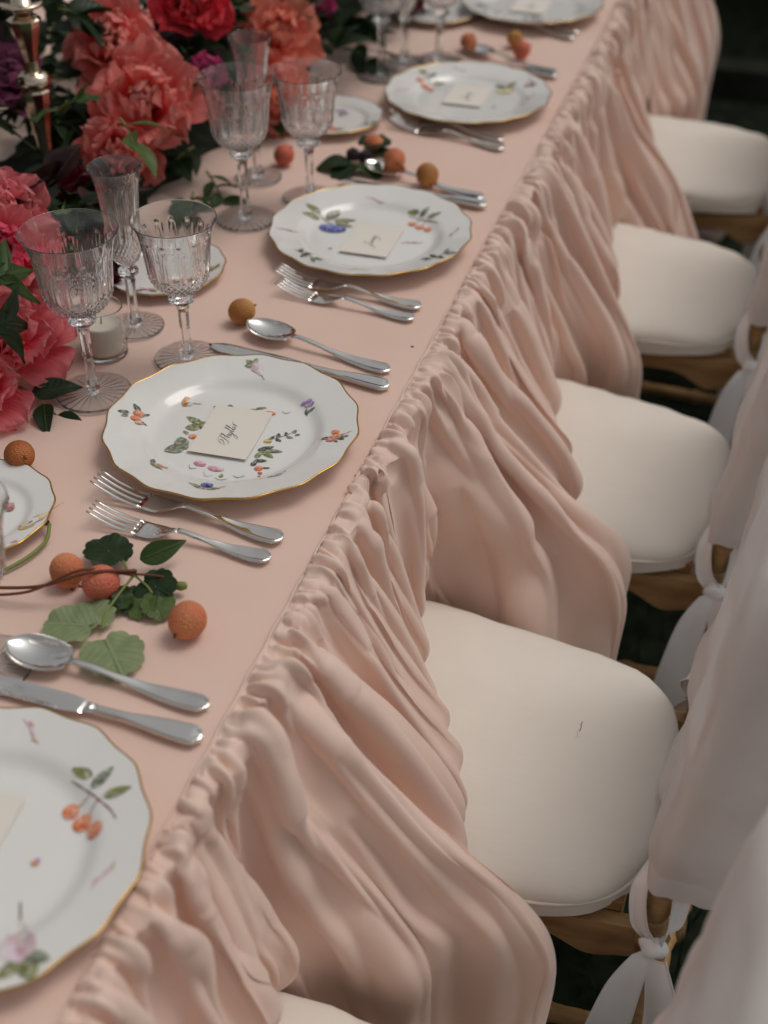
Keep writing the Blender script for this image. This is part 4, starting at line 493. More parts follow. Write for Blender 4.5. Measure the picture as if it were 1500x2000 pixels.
0,8,0,0,0,0,4,-5,6,6,-2,-3,2,1,0,1,2,0,0,1,0,-1,0,4,2,-1,-1,2,-4,1,1,-5,1,1,-4,-7,1,3,0,0,-1,-1,0,-2,0,1,5,2,-1,8,1,0,2,2,-7,6,-13,
0,8,0,0,0,0,2,1,1,-1,-1,0,0,1,0,-1,1,0,2,-1,3,3,0,-3,-2,1,0,-1,2,-2,2,1,1,7,-2,4,-2,1,-1,-1,2,0,-9,1,1,-2,-1,-1,-8,-4,-1,-1,-2,-1,9,7,0,
0,8,0,1,-1,0,-3,3,-3,-5,-1,2,-1,0,1,1,0,-1,2,1,-2,-1,-1,-1,1,-2,0,0,-1,0,0,-1,-1,2,1,7,-2,-1,0,-1,-1,1,4,3,-2,-4,-2,0,-1,-5,-1,1,-4,-2,0,1,0,
0,8,0,-1,-1,0,0,1,0,4,-1,2,0,0,0,2,1,1,1,-1,-1,1,0,1,-1,3,-1,0,0,0,1,1,0,2,2,1,0,-1,1,1,-1,-1,3,-4,0,-1,1,-1,-1,2,0,-12,3,0,-12,-8,-2,
0,7,0,-1,1,0,4,-1,6,5,2,-3,2,-2,0,2,-2,2,0,-2,1,0,1,-1,1,0,1,1,-1,1,0,-5,2,0,-10,-8,3,6,-1,-4,-6,0,-4,-3,1,0,-2,-1,3,3,0,5,8,0,-2,15,2,
0,8,1,0,1,-1,2,0,6,3,2,-3,1,0,0,3,-3,1,1,0,1,1,-1,1,0,0,0,1,0,0,0,1,0,5,-2,-3,-2,-17,-1,-1,0,0,0,0,-1,0,0,0,1,3,0,0,-1,-1,1,1,-1,
0,9,-1,0,-1,1,-3,0,-5,-7,-4,1,2,3,1,0,1,-1,2,0,1,1,1,0,1,0,0,0,0,0,0,0,-1,2,0,5,9,-3,0,2,-1,0,-1,1,0,-2,1,3,2,-2,-1,0,-1,1,0,-1,1,
0,7,0,-1,2,0,-3,-1,-5,-4,0,2,-3,-4,-1,-1,-2,-1,1,-2,-1,-1,-1,1,1,-2,1,1,0,0,-1,0,0,0,4,6,4,9,2,5,1,1,-3,-1,2,2,1,0,-6,-6,1,-1,-2,1,8,5,2,
0,8,0,0,0,0,-4,-1,-3,-1,1,1,-3,-1,0,-3,-3,-1,-2,-2,0,1,-4,0,0,-1,1,-2,-1,1,0,2,1,-1,6,3,4,-1,9,3,6,1,-1,-6,3,-2,-1,1,0,3,1,-2,-4,0,-1,-8,-1,
0,8,0,1,0,0,3,-1,3,0,2,-1,0,1,1,-1,1,1,-3,0,0,-3,1,0,-3,-1,0,-1,0,1,-1,0,1,1,0,2,14,-1,7,-12,-7,6,1,7,0,3,1,1,1,0,3,-4,-3,2,-9,-6,1,
0,8,0,-1,-1,0,1,2,3,4,1,1,4,-3,0,0,1,3,-1,1,2,-2,1,1,-4,1,2,-3,1,1,-3,0,2,-6,1,-1,15,0,7,-3,0,3,9,-1,2,3,-5,4,1,-6,4,0,3,4,-6,4,3,
0,8,0,-1,0,0,0,1,3,8,-3,3,0,3,-1,0,-1,3,-1,0,2,-1,1,2,-2,1,2,-4,1,2,-4,2,0,-5,0,2,5,-1,12,10,3,-3,5,-4,4,4,-3,3,2,-2,3,3,-7,3,1,-8,3,
0,8,0,-1,0,0,-2,0,-4,-3,1,3,-3,-3,1,0,3,2,0,1,2,0,0,1,-3,-1,2,0,1,2,-2,-1,3,2,3,5,-10,2,-1,28,2,9,-4,2,4,1,0,4,2,-1,4,3,-1,4,6,-5,4,
0,8,0,-1,0,0,-2,-1,-4,-3,1,1,-3,1,3,-4,-5,1,0,0,1,-1,3,2,1,1,2,-2,2,3,3,3,4,0,-1,3,-15,4,-5,4,-1,13,17,3,5,0,2,3,3,1,4,0,-1,4,-4,-2,4,
0,8,0,0,-1,0,0,2,0,-4,-1,-2,0,2,2,-5,-4,1,-3,0,2,0,0,2,1,4,4,1,1,3,-2,0,2,1,0,0,-3,-1,-7,-41,2,-4,-26,2,6,3,4,10,47,2,12,27,-1,9,-4,-1,4,
0,8,0,-2,-1,0,-3,0,0,2,2,2,0,2,-2,2,1,6,2,0,3,1,-3,3,-2,1,1,-3,0,2,-2,1,1,-6,0,3,10,1,0,-6,-3,-8,-20,1,-1,-39,2,-4,-47,3,-9,-18,6,-4,36,0,25,
0,8,0,1,0,0,2,0,0,-4,1,4,-1,3,-4,4,-1,4,-5,1,0,2,0,4,1,-2,4,-1,0,2,-2,-1,2,-3,2,5,-3,1,2,29,0,1,-9,-1,-9,5,0,2,-23,1,2,-8,0,0,-33,4,-22,
0,8,1,-1,1,-1,2,1,0,5,-1,-7,-5,4,5,-7,-3,1,8,0,8,0,0,1,-1,0,1,1,-2,2,0,0,2,-2,-1,1,-4,3,7,10,2,0,8,-2,-5,-2,0,-1,-9,1,2,-4,-1,0,0,1,2,
0,8,-1,-1,-1,1,-3,1,0,-1,1,-1,-2,-15,1,11,14,8,0,1,-1,-4,2,-2,0,1,1,0,1,0,-1,0,1,0,0,2,-4,0,3,-2,0,1,21,0,4,-5,-2,-6,1,0,3,-12,0,2,0,0,0,
0,8,0,-2,-2,0,-4,1,0,3,-3,9,8,6,-5,-6,0,-11,-2,3,7,-2,-1,-1,-2,-3,-1,-2,-1,0,-1,-1,-1,-2,0,0,0,0,0,4,1,4,8,1,5,5,1,3,3,0,1,-11,0,2,1,1,2,
0,8,-1,-1,1,-5,1,-2,1,0,3,5,4,-1,12,-12,-5,-3,-4,-5,-13,1,-3,-1,-1,1,0,0,1,-1,0,2,0,0,1,0,2,1,-1,1,2,3,4,3,5,8,1,6,1,1,1,-5,2,3,0,0,0,
0,9,1,-1,1,0,-1,0,-8,2,-6,-3,-1,2,-1,7,1,4,-10,3,3,1,0,2,0,1,1,0,1,1,0,-1,0,0,0,0,-1,-1,1,1,0,2,6,0,2,2,0,2,2,0,2,2,-1,0,-11,1,1,
0,8,0,2,-1,4,-4,-2,5,-3,2,-2,4,-2,5,-2,9,-12,13,-7,4,0,-1,2,-1,1,0,0,-1,0,0,0,0,1,-1,0,-2,0,1,-5,2,1,6,1,1,-2,1,-1,2,0,0,-1,1,-1,-9,0,1,
0,8,0,0,0,1,2,-2,2,-6,-5,0,-2,1,-2,19,-6,4,-7,10,1,1,2,-1,2,-3,0,1,-1,0,0,0,1,-2,1,0,0,1,0,-4,1,1,1,1,0,0,1,-1,1,0,1,0,1,0,-6,-1,0,
0,8,0,-1,1,-1,3,0,1,4,3,0,-2,-2,-3,-6,2,11,9,-3,-3,-2,2,-2,-2,2,-1,-3,1,-1,-3,0,-2,-3,-2,-1,-2,-1,-1,0,-1,1,2,-1,2,5,0,3,0,0,1,2,-1,1,-5,2,1,
0,9,0,1,0,1,0,0,-1,1,1,0,-2,0,-2,-7,-8,-6,-2,4,3,-2,-3,1,-1,-1,-1,-1,0,1,0,0,0,1,2,0,0,1,-1,3,1,1,3,2,4,3,0,3,1,1,0,2,0,1,-1,-1,1,
0,8,0,0,0,0,1,1,0,-1,0,-1,4,0,1,-12,1,-2,-1,-5,-5,6,8,6,3,0,1,0,0,1,2,0,1,0,-1,0,0,-1,1,-1,-1,1,-2,-1,0,4,0,-1,1,-1,1,-1,1,0,0,0,0,
0,9,0,1,0,0,0,0,0,1,0,1,1,2,-1,-4,2,2,-2,0,-1,-2,-2,-4,3,2,3,3,0,1,1,-1,1,3,-1,1,1,-1,1,-3,-1,1,-3,0,-2,2,0,1,0,0,-1,0,0,0,1,0,0,
0,9,0,0,0,0,0,0,0,-1,2,0,-4,-2,-1,7,3,2,-4,1,-1,-4,-2,-3,-3,-1,-1,1,0,0,0,0,0,-1,1,0,0,0,1,2,0,0,2,-1,2,1,-1,1,0,0,1,1,-1,1,2,2,1,
0,9,0,0,0,0,0,1,0,-2,-1,-1,4,3,4,2,0,-1,0,1,0,-3,0,0,-4,0,-3,-4,-1,-2,-2,0,-1,-1,-2,0,0,0,-1,2,-1,2,2,-1,2,2,1,2,0,0,0,1,1,1,-1,-2,-1,
0,9,0,-1,0,0,-1,0,0,1,0,1,-1,3,0,10,-5,-4,-2,3,5,3,-2,0,1,-2,2,0,1,0,-2,1,0,-1,1,0,-2,0,0,-3,0,-2,-3,1,0,0,-1,-1,1,0,0,0,-1,0,0,2,1,
0,8,0,0,1,0,1,-1,0,1,3,0,-7,-1,0,14,-4,10,4,-4,-5,0,2,0,-2,2,-1,0,0,1,0,0,0,0,1,0,-1,0,0,-4,0,0,-4,0,-2,0,1,-1,-1,0,1,-1,1,-2,1,-1,0,
0,10,1,0,0,-1,-2,-1,0,-3,-5,0,7,2,2,-7,4,-7,6,2,6,0,0,1,2,0,0,0,-1,0,1,0,0,-1,0,0,0,0,0,0,0,0,-2,-1,0,-2,-1,-1,0,1,-1,-1,0,1,1,0,0,
0,9,-1,0,0,1,0,0,0,1,3,0,-3,-5,-1,-5,4,-3,-2,0,1,-1,-1,0,-1,-1,0,-1,1,-1,0,0,0,0,0,0,1,0,0,1,0,0,2,0,1,2,0,2,0,-1,1,2,0,0,1,1,1,
0,9,0,1,0,0,0,1,0,2,1,0,2,-2,1,-12,1,3,-5,-3,-6,-1,-1,-2,0,0,0,0,-1,0,0,-1,0,-1,-1,-1,0,0,0,3,1,1,4,2,2,0,1,1,0,1,-1,0,0,2,1,-1,0,
0,9,0,-1,1,0,0,-1,0,-1,0,0,1,2,-2,3,2,1,-2,-2,1,0,2,0,-1,0,0,-1,0,0,-1,0,-1,0,-1,0,-2,0,0,0,0,0,1,-2,0,0,0,0,-1,0,1,0,-1,-1,-1,0,1,
0,10,0,0,-1,0,1,-1,0,0,-2,0,1,2,6,10,-2,-5,-3,5,2,2,-3,1,0,-1,0,0,0,-1,0,0,2,-1,1,0,0,0,-1,-4,0,-1,-4,1,-1,-2,0,-1,-1,0,-1,-1,1,0,1,0,0,
0,9,0,1,0,0,-1,1,0,-2,2,0,-1,-2,-5,6,2,9,8,-3,-2,-1,1,0,0,0,1,0,0,1,-1,0,-1,1,-1,1,-1,0,1,-3,-1,-1,-4,1,-2,-2,0,-2,0,0,0,-1,0,0,0,0,0,
0,10,0,0,0,0,0,0,0,3,-1,0,0,0,3,-14,-6,-8,1,3,1,0,2,1,0,2,0,1,0,0,1,1,0,-1,1,0,1,0,0,2,0,0,1,-2,1,-1,0,0,0,0,1,1,0,0,2,1,1,
0,9,0,-1,1,0,1,-1,0,-4,1,0,0,1,-3,1,4,4,-8,-5,-3,-2,-2,-1,-1,-2,-2,-1,-1,1,0,-2,0,0,-1,-1,-1,0,0,4,2,1,5,3,0,0,1,2,0,0,0,0,0,1,1,0,0,
0,10,0,1,0,0,-1,1,0,2,-1,0,-2,1,0,1,0,0,2,0,0,-2,1,0,-2,0,0,-2,-1,-1,-1,0,-1,-1,0,1,0,0,0,1,0,0,1,-1,0,-2,0,0,0,0,-1,1,0,1,0,-1,0,
0,10,0,1,0,0,1,-1,0,-1,2,0,2,-4,7,8,0,-7,1,0,1,1,0,0,-1,1,1,0,2,0,-3,1,1,-1,1,0,0,-1,0,-4,-1,-2,-3,0,-1,-1,0,-1,-1,0,0,-1,0,-1,1,0,1,
0,10,0,0,0,0,-2,0,0,1,-4,0,0,4,-5,6,2,5,-1,0,0,0,0,0,1,0,1,-1,0,0,0,0,0,-1,0,0,-2,0,-1,0,0,0,-1,-1,-1,-3,0,-1,1,-1,0,1,-1,1,0,0,0,
0,10,0,-1,0,0,2,1,0,0,1,0,-1,-1,-3,-9,0,-2,-4,-3,4,0,1,0,-1,0,-1,0,1,0,1,-1,0,0,1,-1,0,0,0,4,0,-1,5,1,0,-3,-1,0,0,0,1,1,0,0,7,0,2,
0,10,0,1,0,0,0,0,0,0,1,0,2,0,1,-9,-1,4,2,4,-5,-1,-1,0,0,1,0,0,0,-1,0,1,0,0,-1,0,0,1,-1,2,-2,0,-1,-2,-1,0,0,-1,-1,-1,0,1,-1,1,2,1,1,
0,10,0,0,0,0,-1,1,0,1,2,0,-1,1,0,10,-4,-1,1,0,2,3,-2,1,1,-2,0,1,-2,1,-1,0,0,0,0,1,-1,1,1,-5,3,-3,-5,2,-3,-3,0,-1,0,-1,0,-1,0,-1,0,-1,1,
0,11,0,0,0,0,1,-1,0,0,-2,0,1,-1,5,5,3,-3,2,0,-2,-3,2,0,-2,0,0,-2,1,0,-1,0,1,-1,0,-1,0,-1,1,1,0,-2,-2,-1,-2,-1,-2,-1,0,0,0,1,-1,1,0,-1,0,
0,10,0,-1,0,0,1,0,0,-1,0,0,-1,0,-6,-10,-3,5,-2,-1,0,-1,-2,0,-1,-1,0,-1,-1,0,1,0,-2,-1,0,0,0,0,-2,7,2,0,0,3,-1,3,2,0,1,-1,1,5,1,2,-1,-2,-1,
0,11,0,1,0,0,-1,0,0,0,-1,0,0,0,3,-3,2,-4,0,-1,0,2,1,0,3,0,1,3,-1,0,1,-1,1,2,-2,1,-1,1,1,-4,2,-3,-4,-1,-3,-1,-1,-2,2,-1,0,-3,-2,0,6,-1,2,
0,10,0,0,1,0,1,0,0,0,0,0,1,0,2,8,-6,-2,2,1,1,0,0,0,0,0,0,0,-1,0,1,0,0,0,-1,-1,1,-3,0,-3,2,-4,-8,4,-2,-3,1,0,-3,0,0,2,-2,1,7,-1,0,
0,11,0,1,0,0,0,0,0,0,0,-1,-1,0,-6,-5,4,4,-1,0,-1,0,0,-1,0,0,-2,0,1,0,0,-1,-1,0,1,-1,8,4,-1,0,-3,0,-5,-3,1,1,-3,2,1,-1,1,0,-2,-1,8,-1,1,
0,11,0,1,0,0,1,0,0,0,-1,5,3,1,0,5,-1,-6,3,-2,-1,1,0,-2,1,1,-2,-1,2,-3,-2,1,-2,0,1,-3,-6,4,-9,3,-3,4,-11,-2,6,0,-1,3,-11,19,13,39,31,10,57,28,-3,
0,11,1,1,0,-1,0,1,0,1,1,4,10,0,-2,-4,1,-8,-3,2,-2,-1,0,-1,-1,0,-3,0,0,-2,1,0,-3,-2,1,-5,12,0,3,-16,-4,3,-8,6,11,52,32,7,44,-14,-18,-8,-21,-12,-46,-21,-9,
0,11,-1,0,1,1,1,-2,0,2,-4,-9,-9,6,-2,-8,-4,6,1,1,-3,0,0,-2,1,2,-3,2,1,-3,3,3,-2,19,4,3,3,-6,3,-22,3,3,49,24,-5,-14,-27,-13,5,-13,-1,1,-4,-4,-111,-68,25,
0,11,0,0,1,0,1,1,0,-5,0,-3,-9,-7,-1,1,6,-1,1,1,-2,2,3,-3,4,1,-2,4,2,-2,4,0,-1,-1,-1,-3,0,4,0,34,8,-4,-9,-23,-4,4,-4,-1,0,2,-4,-125,-69,39,115,44,-10,
0,11,-1,2,0,0,2,0,-1,-2,0,-3,-5,3,2,3,1,-2,4,0,-1,2,0,-1,2,0,-2,1,0,-2,-1,2,-4,0,-1,-4,7,-2,-1,2,6,1,12,-27,-1,2,5,-4,-139,-32,23,122,29,-8,1,-3,3,
0,12,1,-1,0,0,3,3,1,3,-9,6,10,-5,-9,3,3,0,0,3,-1,1,1,-1,1,2,-3,0,2,-3,0,2,-2,-4,7,-3,0,-5,-8,11,-13,0,7,-4,3,-17,-17,7,-8,3,24,6,11,-18,0,-4,3,
0,11,0,0,-2,0,-2,-6,8,7,9,-9,-7,1,-1,4,1,-1,1,-1,-2,2,1,-2,-2,1,-2,8,0,-1,5,-2,0,3,0,-4,1,1,-3,7,-17,-1,0,6,-4,-112,-15,44,97,9,-25,1,-1,1,1,-3,-3,
0,12,0,1,-1,0,1,2,-3,-6,2,0,0,0,2,-3,-3,-4,2,1,-2,1,0,-1,6,1,-1,2,1,-1,7,-2,-2,8,-8,2,3,-2,1,0,-11,-4,2,-4,0,-10,13,17,-4,-2,-5,-1,-3,0,4,1,-3,
0,11,0,0,0,0,5,1,5,-9,3,-7,12,1,2,7,-3,2,2,-1,0,2,0,0,3,-1,1,4,-5,0,2,1,0,1,0,2,-2,-22,1,4,11,-1,2,1,-4,-2,6,0,-21,-1,-1,2,-2,0,-1,-2,1,
0,12,0,0,1,0,2,1,1,10,-7,-3,-15,8,-2,7,1,7,1,0,1,2,0,0,4,0,0,0,2,0,4,0,3,5,-1,-12,-23,3,-11,-8,-10,-5,-23,-5,26,72,1,-10,-36,-1,0,2,1,-1,4,1,3,
0,12,0,-1,1,0,-8,-6,-8,-1,8,7,16,-1,7,-20,-4,-10,1,-1,-1,1,-2,-1,0,-2,-1,3,1,0,1,1,0,-3,-1,9,1,-1,-3,-2,-8,0,-3,10,10,41,1,-8,-26,0,-2,1,0,0,0,-1,-1,
0,12,-1,1,0,1,-2,4,2,-3,-2,4,-10,-7,-6,7,8,0,0,0,0,0,-1,1,0,-1,0,-2,-2,1,0,0,1,4,4,4,10,0,6,-5,5,-3,11,-23,-40,-12,14,30,9,2,0,-10,0,0,-1,0,2,
0,12,1,-3,-2,-1,1,3,-5,1,4,7,4,0,0,11,-8,9,-1,-1,2,0,2,2,-2,3,2,-4,2,3,1,-6,4,6,-3,3,1,-5,5,-1,3,2,-1,20,-9,23,-35,-67,80,28,46,-121,-1,3,-2,-1,-1,
0,12,0,-1,1,0,-1,0,0,10,-6,11,3,3,0,-6,6,-2,-1,1,2,-3,-1,1,-2,0,3,-2,3,0,-10,1,-3,-12,-2,0,23,14,-1,8,-5,12,5,-8,10,11,5,-19,8,-19,-36,-11,15,23,-27,0,-2,
0,12,0,0,0,0,-1,-2,0,-6,3,-7,-9,-7,2,-4,-9,1,0,-4,2,1,-2,1,0,-2,2,-2,-1,1,3,-2,4,2,0,1,-12,14,6,-2,12,-4,10,14,5,-2,1,3,25,-8,-29,97,1,16,-112,0,-1,
0,13,0,0,-1,0,0,0,0,-2,1,-2,0,0,0,-8,-3,1,-4,-4,1,-2,-2,2,-2,-5,2,0,-6,2,-4,4,-1,-2,3,2,-3,3,3,7,16,4,-6,-4,1,4,0,13,3,11,-2,27,-18,-51,69,14,31,
0,12,0,2,0,0,-1,3,0,8,-3,4,6,-3,-4,-5,9,-1,-15,2,2,4,0,7,-3,1,2,-3,-1,2,-2,-1,2,-2,1,4,-2,-1,5,-3,-2,8,2,8,-7,-11,-5,-1,2,6,3,2,1,5,49,-14,-44,
0,13,0,-1,0,0,3,-3,0,-9,-7,-8,6,14,7,-8,-6,8,9,4,2,-4,2,-2,-3,-1,2,1,0,4,1,-1,5,-1,-2,3,-3,2,-5,-31,-1,-12,-20,-1,9,38,5,13,2,5,2,-2,6,0,3,11,-6,
0,12,0,-1,0,0,-6,0,0,2,5,4,-7,-8,-3,4,9,5,3,1,0,-4,0,0,0,1,2,-4,0,1,-3,-1,0,-3,0,3,-1,-5,-1,17,-2,0,-28,1,-3,-13,7,3,17,3,13,2,10,0,5,7,2,
0,12,-1,-3,0,1,2,1,0,0,3,0,0,-1,9,10,0,-3,-3,0,3,-3,1,1,-4,2,1,-3,1,0,-7,0,0,-10,-4,-3,-2,-3,4,13,1,2,7,-1,-5,-47,2,-13,13,-7,-2,36,11,7,-14,15,20,
0,13,1,1,0,-1,-1,-1,0,0,1,0,1,2,7,9,-1,-2,3,-3,2,2,-2,2,1,-2,2,-2,1,2,-1,3,0,-5,4,1,-9,2,5,-6,0,-3,13,0,-1,-3,0,-5,-59,2,-2,-2,-7,-11,70,-17,-12,
0,13,0,0,-1,0,0,0,0,0,-1,0,0,0,-7,4,3,10,1,1,-1,0,0,0,1,0,2,2,-2,2,1,-3,2,2,-2,1,-1,1,2,-8,2,4,10,2,0,-9,2,-8,0,2,0,-61,3,-1,-52,1,0,
0,12,0,0,1,0,-1,0,0,-2,1,0,-1,2,-1,-9,-6,-5,-3,0,0,0,-1,-1,-2,-1,0,0,-2,-1,0,0,1,-1,-1,0,0,-2,-1,4,4,1,1,3,4,8,4,7,-1,2,0,1,2,0,-36,3,-1,
0,13,0,0,-1,0,1,1,0,3,-1,0,-2,2,2,5,-3,-2,-2,3,0,-2,1,0,-1,0,-1,-2,0,0,-2,-1,-1,-1,0,0,0,1,0,0,-1,2,1,1,2,0,0,2,1,1,0,-1,2,0,-6,2,-1,
0,12,1,0,1,-1,-1,0,0,-1,0,0,5,-4,10,11,5,-7,2,-4,0,0,0,0,-1,0,0,-1,2,1,0,1,0,0,0,0,-2,0,1,-7,0,0,0,1,1,-3,2,-1,-2,1,0,-3,2,-2,-2,1,0,
0,13,-1,0,0,1,0,0,0,1,1,0,-5,-4,-9,-4,4,6,3,2,1,0,0,0,1,1,0,-1,-1,-1,0,0,0,-1,0,0,-1,1,0,1,-1,1,1,-1,3,1,1,2,0,1,0,-1,0,0,0,3,-1,
0,12,0,-2,0,0,1,0,0,-1,0,0,4,3,-2,-17,-6,-2,1,4,1,-1,-1,0,-2,-1,-1,1,0,0,-1,1,0,0,1,0,3,1,-2,3,1,3,2,0,2,3,0,3,0,2,-1,2,2,2,-1,1,0,
0,13,0,1,0,0,-1,0,0,1,0,0,-2,2,-1,-2,0,2,-7,-4,-3,-1,1,-1,2,2,1,1,1,0,2,0,0,2,1,0,0,0,2,0,-1,1,0,0,1,1,1,-1,0,0,1,-2,1,-1,0,1,0,
0,13,0,-1,-1,0,-1,1,0,-1,2,0,2,0,2,3,5,-3,5,-3,2,4,-1,2,2,-3,1,1,0,0,0,-1,1,-1,0,0,-1,0,0,-6,1,-1,-5,1,-1,0,0,0,-1,1,0,-1,2,-1,-1,1,-1,
0,12,0,-1,1,0,1,-1,0,0,-4,0,0,-2,1,14,-1,4,-1,2,-1,-1,3,-1,-3,3,-1,-2,0,0,-2,2,-1,-2,0,0,-2,0,0,-2,0,0,-3,-1,0,1,1,0,-1,1,0,0,0,-1,-1,1,1,
0,13,0,1,-1,0,-1,2,0,1,1,0,-3,0,0,-12,-3,-2,-1,0,-1,-2,-2,0,-1,-1,-1,0,0,0,-1,0,0,0,1,0,0,0,-1,6,1,1,5,2,2,0,1,1,0,0,0,1,2,2,1,1,-1,
0,13,0,-1,0,0,1,-2,0,-1,1,0,2,1,-1,2,0,0,-3,1,0,-1,0,0,-1,0,1,-1,1,-1,0,-1,0,-1,0,0,0,1,0,0,-1,1,0,0,0,0,1,0,0,0,0,-1,1,-1,0,0,1,
0,12,0,1,0,0,0,2,0,-1,-1,0,0,-1,1,10,3,-2,3,-2,2,1,0,0,0,0,0,-1,-1,2,0,1,0,0,0,1,-1,-1,0,-6,1,-2,-4,0,-1,-2,1,-1,0,1,0,-2,0,-1,0,2,1,
0,13,0,-1,0,0,-1,0,0,2,1,0,1,2,0,-14,-5,0,0,2,-2,0,1,0,2,2,1,1,1,-1,1,1,0,0,-1,0,-1,1,0,3,-1,0,1,-2,0,-1,0,0,-1,0,0,2,1,1,1,1,0,
0,12,0,0,1,0,1,-1,0,0,1,0,-1,-1,-4,7,0,5,1,-1,1,-1,1,0,-1,1,-1,0,0,1,-1,-1,0,0,1,0,-1,0,0,-2,0,-1,-2,1,-2,-3,0,-1,1,1,0,0,1,1,0,0,-1,
0,13,1,-1,-1,-1,1,2,0,-4,-1,0,0,1,4,11,4,-2,4,-2,0,2,-1,1,1,-3,0,0,1,0,0,-1,0,-1,0,0,1,0,0,-6,0,-2,-4,1,-2,-4,1,-1,-1,1,0,0,0,-1,2,1,1,
0,13,-1,0,-1,-1,2,3,2,7,2,0,-2,-2,-2,-20,-12,-4,-5,0,0,1,3,1,3,6,3,-1,-1,-1,0,2,0,0,-1,0,-1,0,0,5,0,-1,0,1,0,3,1,0,1,1,1,2,1,1,1,1,0,
0,12,0,-2,0,-5,-3,-1,-4,5,2,5,-6,-1,-13,-6,3,10,6,2,9,-7,-2,-2,-5,-5,-2,1,1,-1,0,0,1,0,1,0,0,0,0,6,2,-1,0,-1,-2,2,1,1,1,1,-1,1,1,1,2,0,1,
0,13,0,4,0,7,-6,-4,2,-5,-1,-5,11,5,11,-4,4,-15,3,-3,-3,-3,4,3,5,-1,1,3,-2,2,1,-2,0,2,-1,0,0,-1,0,-4,0,-3,-6,2,-2,-2,2,-2,0,0,0,0,2,1,2,1,0,
0,12,1,0,1,-1,4,-3,0,-5,-8,0,-2,-3,4,18,14,2,-7,0,4,10,-7,-3,1,-2,-1,-1,-2,0,1,0,-1,-1,0,-1,0,1,-1,-6,4,-2,-7,3,-3,-6,2,-3,1,1,1,1,2,-1,5,3,1,
0,13,-1,0,-1,1,2,2,0,1,2,0,-1,-2,-1,6,-6,12,3,4,-9,-1,1,1,-3,3,-2,-4,2,-1,-4,0,-1,-4,-1,0,-4,0,0,3,-2,-2,-3,-1,-3,3,2,0,3,1,0,3,1,2,5,1,2,
0,13,0,0,0,0,1,0,0,-1,2,0,-1,1,-2,-10,-5,-5,-5,-1,0,0,0,1,-2,0,2,2,2,0,2,2,1,2,4,-1,4,1,1,5,-1,-3,-4,0,-1,1,-2,0,2,2,1,2,1,0,10,1,0,
0,13,0,1,0,0,0,0,0,1,0,0,2,1,4,4,-1,-3,-1,2,-1,-2,2,-2,1,0,-2,-1,0,-1,0,1,-2,0,0,-1,1,0,-8,-1,-2,-2,-19,-2,0,8,1,8,-1,1,0,1,2,0,40,0,-1,
0,12,1,1,1,-1,2,1,0,0,0,0,6,0,5,-9,4,-10,8,0,2,1,0,-3,-3,2,-2,-1,1,-3,-2,-1,-2,-1,0,-2,2,-3,-10,-27,-3,-1,9,0,11,3,2,2,-1,1,-1,102,2,0,24,1,0,
0,13,-1,0,0,1,-1,0,0,3,0,6,-6,-2,-18,7,7,10,-12,-3,-6,-3,-1,-1,1,1,-3,-1,-1,-2,-1,1,-3,7,-2,-8,4,-2,1,-15,3,10,-1,1,1,19,1,-2,61,1,-6,-56,-10,-5,-39,-4,0,
0,12,-1,0,2,1,0,-1,0,-3,1,-6,-2,3,5,-10,-8,-3,0,3,-2,1,2,-2,0,1,-3,3,3,-2,4,3,-2,-5,4,0,-9,5,4,36,3,-3,30,-2,-8,3,-8,-14,-24,0,-4,6,5,16,13,4,24,
0,13,1,2,-1,-1,1,0,0,-3,5,0,0,0,-3,10,-3,-2,-5,4,-1,-6,2,-1,2,-1,-2,1,1,-3,-1,0,-3,-1,1,-4,4,0,-3,3,-1,-3,0,3,-3,16,-3,1,16,-4,19,-3,12,4,0,5,-6,
0,13,0,-1,-1,0,1,3,0,13,-7,8,2,1,-10,-8,8,-2,3,-2,-4,1,0,-2,-2,5,0,6,-3,0,-1,0,-3,5,-3,-3,1,1,-4,-1,2,-3,10,-15,-1,9,7,11,0,15,13,-3,7,-5,3,3,-2,
0,12,0,1,1,0,0,-3,0,-9,1,-11,-1,5,10,-8,-5,-1,4,5,-1,11,4,-1,12,-3,-4,3,-2,-4,6,-8,-1,1,-3,-5,-1,7,-2,1,-4,-5,9,-8,5,0,25,28,4,2,-4,-1,8,-7,3,1,-5,
0,13,0,3,-1,0,1,-2,0,-4,3,3,-7,-2,-1,13,4,-4,6,-5,-1,5,-10,-1,-1,-9,-2,-4,-7,-4,-2,-1,-3,5,6,-6,-6,-1,-6,7,-7,4,18,31,16,-3,11,13,-2,10,-12,7,-4,6,3,1,-9,
0,13,0,-1,0,0,5,2,16,10,-7,-12,3,-8,-5,0,-12,-1,-10,-10,-3,-12,-1,-5,-10,8,-7,-4,12,-3,1,9,-5,-2,-7,-5,19,-24,3,36,13,15,3,26,19,-2,7,0,4,-4,2,0,9,-9,-17,18,1,
0,12,0,1,1,0,-1,-1,-8,-5,3,2,-2,0,1,0,0,-1,12,-1,0,8,-6,2,1,-9,0,-2,-5,-3,-3,-4,0,-5,-6,6,13,7,5,-2,10,7,-7,6,6,8,1,-7,-7,12,-5,1,0,2,9,-5,-13,
0,13,0,2,0,0,0,0,1,-4,0,-3,2,1,-1,6,-2,0,5,-2,2,-2,3,-2,7,-4,2,7,-8,0,1,-6,-1,1,7,4,-27,24,-3,-2,-3,6,-14,-7,-4,1,-3,-13,1,2,3,1,2,3,6,5,10,
0,13,1,-1,-1,-1,5,4,4,9,-3,-3,4,-4,1,-2,7,-1,-8,5,-3,0,2,0,-5,3,-2,-7,3,1,9,2,2,9,-4,13,5,-4,-6,-46,-8,-7,7,-5,-19,8,-10,-9,0,-5,0,-2,3,1,-4,6,4,
